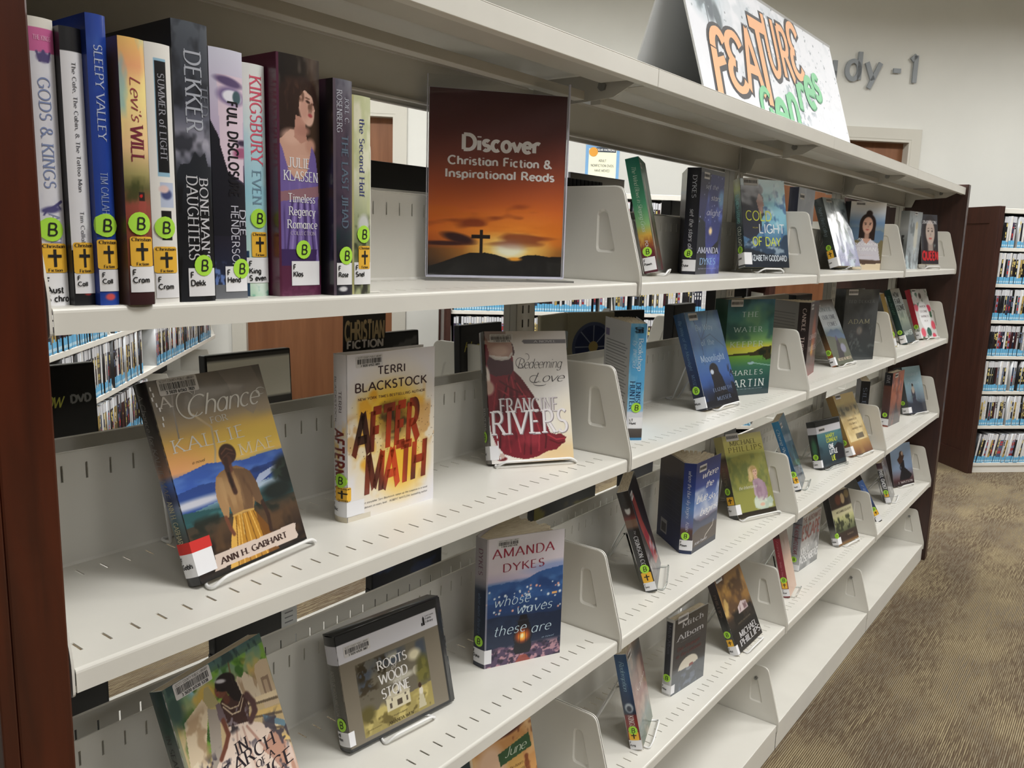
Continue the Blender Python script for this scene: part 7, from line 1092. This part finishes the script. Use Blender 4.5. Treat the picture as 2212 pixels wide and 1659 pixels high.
# tent sign on the canopy ------------------------------------------------
def tent_sign():
    x0, x1 = 1.335, 2.368; ys, ya, yb = 0.085, 0.187, 0.289; zb, zt = ZK+0.001, 1.975
    r = empty('tent_sign', ((x0+x1)/2, ya, zb)); tag(r, 'white foam-board tent sign reading FEATURE Genres on top of the shelving', 'sign')
    off = -Vector(((x0+x1)/2, ya, zb)); L = math.hypot(ya-ys, zt-zb); up = Vector((0, (ya-ys)/L, (zt-zb)/L)); n = Vector((0, -up.z, up.y))
    o = Vector((x0, ys, zb))+off; S = flat_chart(tuple(o), (1, 0, 0), tuple(up), tuple(n)); w = x1-x0
    p = Print(); c = Cv(520, 200, w/L)
    ink = (86, 98, 108); lt = (196, 208, 218)
    ops = [('f', (240, 243, 252)), ('n', (214, 222, 232), 16, 7, 5, .54, .66, .7, .0, 1, .1, 1), ('n', (160, 174, 186), 46, 16, 9, .61, .67, .75, .05, .95, .3, 1), ('n', (160, 172, 182), 70, 22, 19, .64, .72, .7, .0, .6, .5, 1), ('n', (240, 243, 252), 5, 3, 4, .42, .6, .9),
           ('e', .10, .86, .085, .22, (176, 196, 208), .9), ('n', (110, 124, 134), 30, 12, 7, .5, .6, .85, .62, 1, .03, .19), ('e', .085, .8, .03, .08, (104, 104, 104), .8), ('e', .12, .72, .02, .12, (96, 106, 116), .6), ('e', .155, .66, .018, .10, (100, 112, 120), .6, 12), ('l', [(.10, .7), (.098, .5)], .012, ink), ('l', [(.14, .65), (.16, .5)], .012, ink), ('e', .098, .48, .006, .03, ink, .4), ('s', 50, .008, (110, 124, 134), 8, .6, 1), ('s', 70, .006, (150, 162, 172), 18, .2, .9)]
    p.grid(S, 0, w, 0, L, 520, 200, c.run(ops))
    def word(t, xs, base, hs, col, sty, off_, dx=0, dy=0, fat=None):
        for ch, xa, b_, h_, ww in zip(t, xs, base, hs, fat): p.text(S, ch, xa+dx, xa+ww+dx, b_+dy, b_+h_+dy, col, sty, off_)
    fx = [.062, .155, .265, .335, .440, .540, .620]; fb = [.050, .070, .078, .060, .152, .158, .180]; fh = [.140, .130, .155, .200, .150, .135, .145]; fw = [.095, .100, .095, .110, .085, .080, .088]
    for k, (dx, dy) in enumerate(((-.005, .005), (-.005, -.002), (.004, .005), (.005, -.005), (.008, -.007))): word('φεATURε', fx, fb, fh, (64, 62, 66), 'graf', .0004+.0001*k, dx, dy, fw)
    word('φεATURε', fx, fb, fh, (252, 190, 142), 'graf2', .0012, 0, 0, fw)
    gx = [.300, .395, .495, .595, .672, .755]; gb = [.006, .002, .035, .085, .110, .140]; gh = [.090, .120, .115, .105, .115, .100]; gw = [.078, .080, .080, .056, .078, .058]
    gx = [a+.012 for a in gx]
    word('Genres', gx, gb, gh, (92, 166, 122), 'bubble', .0014, .005, -.004, gw); word('Genres', gx, gb, gh, (134, 212, 160), 'bubble', .0018, 0, 0, gw)
    link('printed_face', p.mesh('tent', M['matte']), r)
    th = 0.004
    for nm, (a, b) in (('front_board', (Vector((0, ys, zb)), Vector((0, ya, zt)))), ('back_board', (Vector((0, yb, zb)), Vector((0, ya, zt))))):
        d = (b-a).normalized(); nn = Vector((0, -d.z, d.y)) if nm == 'front_board' else Vector((0, d.z, -d.y)); m = MB(); V = []
        for xx in (x0, x1):
            for q in (a-nn*0.0002, a-nn*th, b-nn*th, b-nn*0.0002): V.append(tuple(Vector((xx, q.y, q.z))+off))
        m.add(V, [(0, 3, 2, 1), (4, 5, 6, 7), (0, 1, 5, 4), (1, 2, 6, 5), (2, 3, 7, 6), (3, 0, 4, 7)]); m.obj(nm, M['board'], r)
M['board'] = plain('foam_board', (214, 216, 218), 0.6)
PEN['graf'] = (2.7, 1.7, 0, 0.06, 0.2); PEN['graf2'] = (2.1, 1.3, 0, 0.06, 0.2); PEN['bubble'] = (2.1, 1.7, 0, 0.04, 0.2)
tent_sign()
# media cases standing on the far side of the range, seen from behind -------
def media(x0, x1, y, z, h, label, face=None, yaw=0.0, lean=0.0, d=0.016, mat='dark', texts=(), grp='media cases displayed on the far side of the range'):
    w = x1-x0; r = empty('dvd_case', (x0, y, z), (lean, 0, yaw)); tag(r, label, 'DVD case', grp)
    m = MB(); m.box(0, w, 0, d, 0, h); m.obj('case_shell', M[mat], r, bevel=0.002)
    m = MB(); m.box(-0.0015, 0.003, 0.002, d-0.002, 0.03, 0.07).obj('latch', M[mat], r)
    p = Print(); S = flat_chart((0.003, -0.0003, 0.003)); ww, hh = w-0.006, h-0.006; c = Cv(30, 40, ww/hh)
    p.grid(S, 0, ww, 0, hh, 30, 40, c.run(face or [('f', (16, 16, 18))]))
    for t in texts: p.text(S, t[0], t[1]*ww, t[2]*ww, t[3]*hh, t[4]*hh, t[5], t[6], .0004)
    link('sleeve', p.mesh('sleeve', M['satin']), r)
    return r
YB = 0.355; zb = ZL['B']+0.0065
blk = [('f', (18, 17, 18))]
lines = [('about the course and its author', .38, .95, .46-.035*i, .475-.035*i, (140, 140, 124), 'bold') for i in range(7)]
media(0.085, 0.213, YB, zb, 0.190, 'black DVD case back reading Know with small DVD mark, behind the left edge', blk+[('r', .45, .03, .95, .24, (70, 62, 64)), ('n', (150, 130, 130), 6, 6, 5, .55, .65, .8, .03, .24, .45, .95)], lean=-.04, texts=[('Know', .36, .68, .74, .85, (206, 206, 96), 'brushs'), ('DVD', .76, .96, .76, .81, (150, 150, 150), 'fat')]+lines)
media(0.366, 0.512, YB, zb, 0.183, 'black DVD case with cream band above grey lettering, behind the yellow skirt book', [('f', (62, 60, 58)), ('r', 0, .62, 1, .95, (250, 246, 232)), ('r', 0, 0, .12, .74, (24, 24, 26))], lean=-.05, texts=[('FINGERSTYLE', .3, .9, .50, .56, (150, 116, 104), 'serif'), ('SOLOS', .5, .9, .41, .48, (160, 124, 112), 'serif')]+[('arrangements for guitar', .4, .92, .34-.05*i, .355-.05*i, (140, 140, 130), 'sans') for i in range(6)])
media(0.640, 0.793, YB, zb, 0.192, 'black DVD case with cream patch standing behind the white hardcover', [('f', (22, 22, 24)), ('r', .0, .0, .95, .78, (150, 142, 120)), ('p', [(.5, .86), (1, .97), (1, .9), (.6, .8)], (84, 84, 82))], lean=-.04, texts=[('Mow.', .62, .9, .82, .88, (60, 56, 50), 'script')])
media(0.905, 1.035, YB, zb, 0.192, 'black DVD case with yellow script behind the red gown book', blk, lean=-.04, texts=[('Hunter Kn', .06, .95, .74, .84, (200, 186, 80), 'brushs')])
media(1.405, 1.520, YB-.02, zb, 0.195, 'open black DVD case, left half, behind the blue paperback', blk, yaw=.5); 
media(1.508, 1.640, YB+.040, zb, 0.188, 'open black DVD case, right half with a clear disc tray', [('f', (20, 20, 22)), ('e', .4, .3, .35, .3, (110, 110, 112), .1), ('e', .4, .3, .1, .08, (30, 30, 30), .2)], yaw=-.25)
media(1.790, 1.925, YB, zb, 0.194, 'black media case top showing between the blue and green books', blk, d=.03)
media(2.330, 2.700, YB, zb, 0.196, 'cream backed case standing behind the tall green hardcover', [('f', (176, 174, 160))], mat='enamel_dim', d=.02)
media(2.745, 2.930, YB-.01, zb, 0.190, 'black case behind the brown open paperback near the last divider', blk, d=.05)
def cd_case():
    r = empty('cd_case', (1.175, YB+.01, zb), (0, 0, 0.12)); tag(r, 'open clear CD case with blue and gold disc, behind the red gown book', 'CD case', 'media cases displayed on the far side of the range')
    for nm, sg, an in (('left_lid', -1, .0), ('right_lid', 1, -.55)):
        w = .13; x0 = 0 if sg < 0 else w; 
        m = MB(); m.box(0, w, 0, .010, 0, .196); o = m.obj(nm, M['tray'], r, loc=(x0, 0, 0), rot=(0, 0, an), bevel=.003)
        p = Print(); S = flat_chart((0, -.0004, 0)); cx, cy = (w*.08, .10) if sg < 0 else (w*.55, .115)
        if sg > 0:
            p.poly(S, [(cx+.058*math.cos(2*math.pi*k/40), cy+.058*math.sin(2*math.pi*k/40)) for k in range(40)], (70, 80, 110), 0); p.poly(S, [(cx+.050*math.cos(2*math.pi*k/40), cy+.050*math.sin(2*math.pi*k/40)) for k in range(40)], (34, 44, 84), .0003)
            for k in range(8): a = 2*math.pi*k/8; p.raw(S, np.array([(cx+.012*math.cos(a-.1), cy+.012*math.sin(a-.1)), (cx+.05*math.cos(a-.03), cy+.05*math.sin(a-.03)), (cx+.05*math.cos(a+.03), cy+.05*math.sin(a+.03)), (cx+.012*math.cos(a+.1), cy+.012*math.sin(a+.1))]), [(0, 1, 2, 3)], (130, 140, 160), .0006)
            p.poly(S, [(cx+.013*math.cos(2*math.pi*k/20), cy+.013*math.sin(2*math.pi*k/20)) for k in range(20)], (170, 150, 96), .0009)
        else: p.poly(S, [(w-.015+.04*math.cos(math.pi*k/20), .115+.04*math.sin(math.pi*k/20)) for k in range(21)], (186, 196, 206), 0)
        link('disc', p.mesh('disc', M['satin']), o)
M['tray'] = plain('smoky_clear_plastic', (150, 144, 124), 0.15, spec=0.6)
cd_case()
# top level, far side
zt_ = ZL['A']+0.0065
media(0.600, 0.805, 0.345, zt_, 0.175, 'wide black media case on the far side of the top shelf, left of the poster', blk, d=.03)
for k in range(9): media(1.215+.0155*k, 1.2295+.0155*k, .335, zt_, .190, 'black DVD case in a ribbed row behind the poster edge', blk, d=.12, grp='ribbed row of black cases behind the poster')
media(1.735, 1.800, YB, zt_, 0.172, 'small black case at the far side between the green and the starry books', blk, d=.03)
media(2.00, 2.10, YB, zt_, 0.20, 'tall black case hidden behind the starry hardcover', blk, d=.02)
def clear_sign():
    r = empty('sign_holder', (1.275, .37, zt_)); tag(r, 'empty clear acrylic sign holder on far side of top shelf, right of the poster', 'sign holder')
    m = MB(); m.box(0, .235, 0, .002, 0, .206).obj('front_pane', M['smoke'], r); MB().box(0, .235, .004, .006, 0, .206).obj('back_pane', M['acrylic'], r); MB().box(-.001, .236, 0, .006, .205, .207).obj('pane_edge', M['edge'], r); MB().box(-.001, .001, 0, .006, 0, .206).obj('pane_edge', M['edge'], r); MB().box(0, .235, -.03, .05, -.001, .001).obj('foot', M['acrylic'], r)
M['smoke'] = plain('grey_paper_back', (170, 166, 160), 0.3)
clear_sign()
zc_ = ZL['C']+0.0065
for x0, x1, lab, fc in ((0.02, .205, 'black DVD case under the second shelf at the left edge', blk), (.361, .480, 'black DVD case under the second shelf, above the lower left novel', blk), (.672, .856, 'navy DVD case under the second shelf, left of the lantern book', [('f', (18, 22, 36)), ('n', (50, 70, 120), 5, 5, 5, .55, .7, .7)]), (1.157, 1.42, 'black and yellow DVD case under the second shelf at the divider', [('f', (18, 20, 22)), ('n', (120, 110, 30), 4, 4, 8, .5, .6, .8)]), (1.55, 1.72, 'navy case under the second shelf, second section', [('f', (20, 26, 50))]), (2.02, 2.3, 'dark case under the second shelf, third section', blk)):
    media(x0, x1, YB, zc_, .130 if x0 > 1 else .127, lab, fc)
def white_card():
    r = empty('paper_card', (.480, YB, zc_)); tag(r, 'small white printed card beside a black case under the second shelf', 'card'); p = Print(); S = flat_chart(); c = Cv(10, 20, .3)
    p.grid(S, 0, .03, 0, .128, 10, 20, c.run([('f', (206, 208, 210))])); [p.rect(S, .006, .022, .10-.008*k, .102-.008*k, (120, 120, 126), .0003) for k in range(8)]
    link('card_face', p.mesh('card', M['matte']), r); MB().box(0, .03, .0003, .002, 0, .128).obj('card_board', M['board'], r)
white_card()
zd_ = ZL['D']+0.0065
for x0, x1, lab in ((.10, .26, 'black DVD case behind the third shelf at the lower left'), (1.3, 1.44, 'black DVD case behind the third shelf, second section'), (2.0, 2.14, 'dark case behind the third shelf, third section')):
    media(x0, x1, YB, zd_, .19, lab, blk)
# ------------------------------------------------------------------ keep the media cases that can be seen as single things, join the rest
def settle_cases(limit=285):
    bpy.context.view_layer.update(); dg = bpy.context.evaluated_depsgraph_get(); sc = []
    cam = SC.camera; mi = cam.matrix_world.inverted(); fx = 1801.25
    for o in DVDS:
        hits = 0; M4 = o.matrix_world; n = 0
        for u in (0.2, 0.8):
            for v in (0.06, 0.3, 0.5, 0.7, 0.94):
                p = M4 @ Vector((0.0132*u, -0.002, 0.19*v)); q = mi @ p
                if q.z > -0.1: continue
                X = 1106+fx*q.x/-q.z; Y = 829.5-fx*q.y/-q.z
                if not (-10 < X < 2222 and -10 < Y < 1669): continue
                d = (p-CAM); L = d.length; d.normalize(); pos = CAM.copy(); rem = L+0.05
                for _ in range(6):                     # look through clear sheets and slots
                    ok, loc, nrm, idx, ob, mt = SC.ray_cast(dg, pos, d, distance=rem)
                    if not ok: break
                    nm = ob.name.split('.')[0]
                    if nm in ('front_pane', 'back_pane', 'clear_front', 'foot') : rem -= (loc-pos).length+0.001; pos = loc+d*0.001; continue
                    if ob.name == o.name: hits += 1
                    break
        sc.append((hits/((M4.translation-CAM).length**2), hits, o))
    sc.sort(key=lambda t: -t[0]); keep = [t[2] for t in sc if t[1] > 0][:limit]; ks = set(o.name for o in keep); rest = [t[2] for t in sc if t[2].name not in ks]
    groups = {}
    for o in rest: groups.setdefault(o['label'].split(' of ')[-1].replace('middle bookcase', 'middle bookcase'), []).append(o)
    for g, obs in groups.items():
        p = Print()
        for o in obs:
            me = o.data; n = len(me.vertices); co = np.empty(n*3); me.vertices.foreach_get('co', co); co = co.reshape(-1, 3); A = np.array(o.matrix_world); co = co @ A[:3, :3].T + A[:3, 3]
            cl = np.empty(n*4); me.color_attributes['Col'].data.foreach_get('color', cl); p.v.append(co); p.c.append(cl.reshape(-1, 4)[:, :3]); p.f.append([tuple(i+p.n for i in pl.vertices) for pl in me.polygons]); p.n += n
        j = link('dvd_cases', p.mesh('dvd_cases', M['satin'])); tag(j, 'remaining packed DVD cases in the ' + g + ', mostly hidden', 'DVD cases', None, 'stuff')
        for o in obs: bpy.data.objects.remove(o)
    print('DVD kept', len(keep), 'joined', len(rest))
settle_cases()
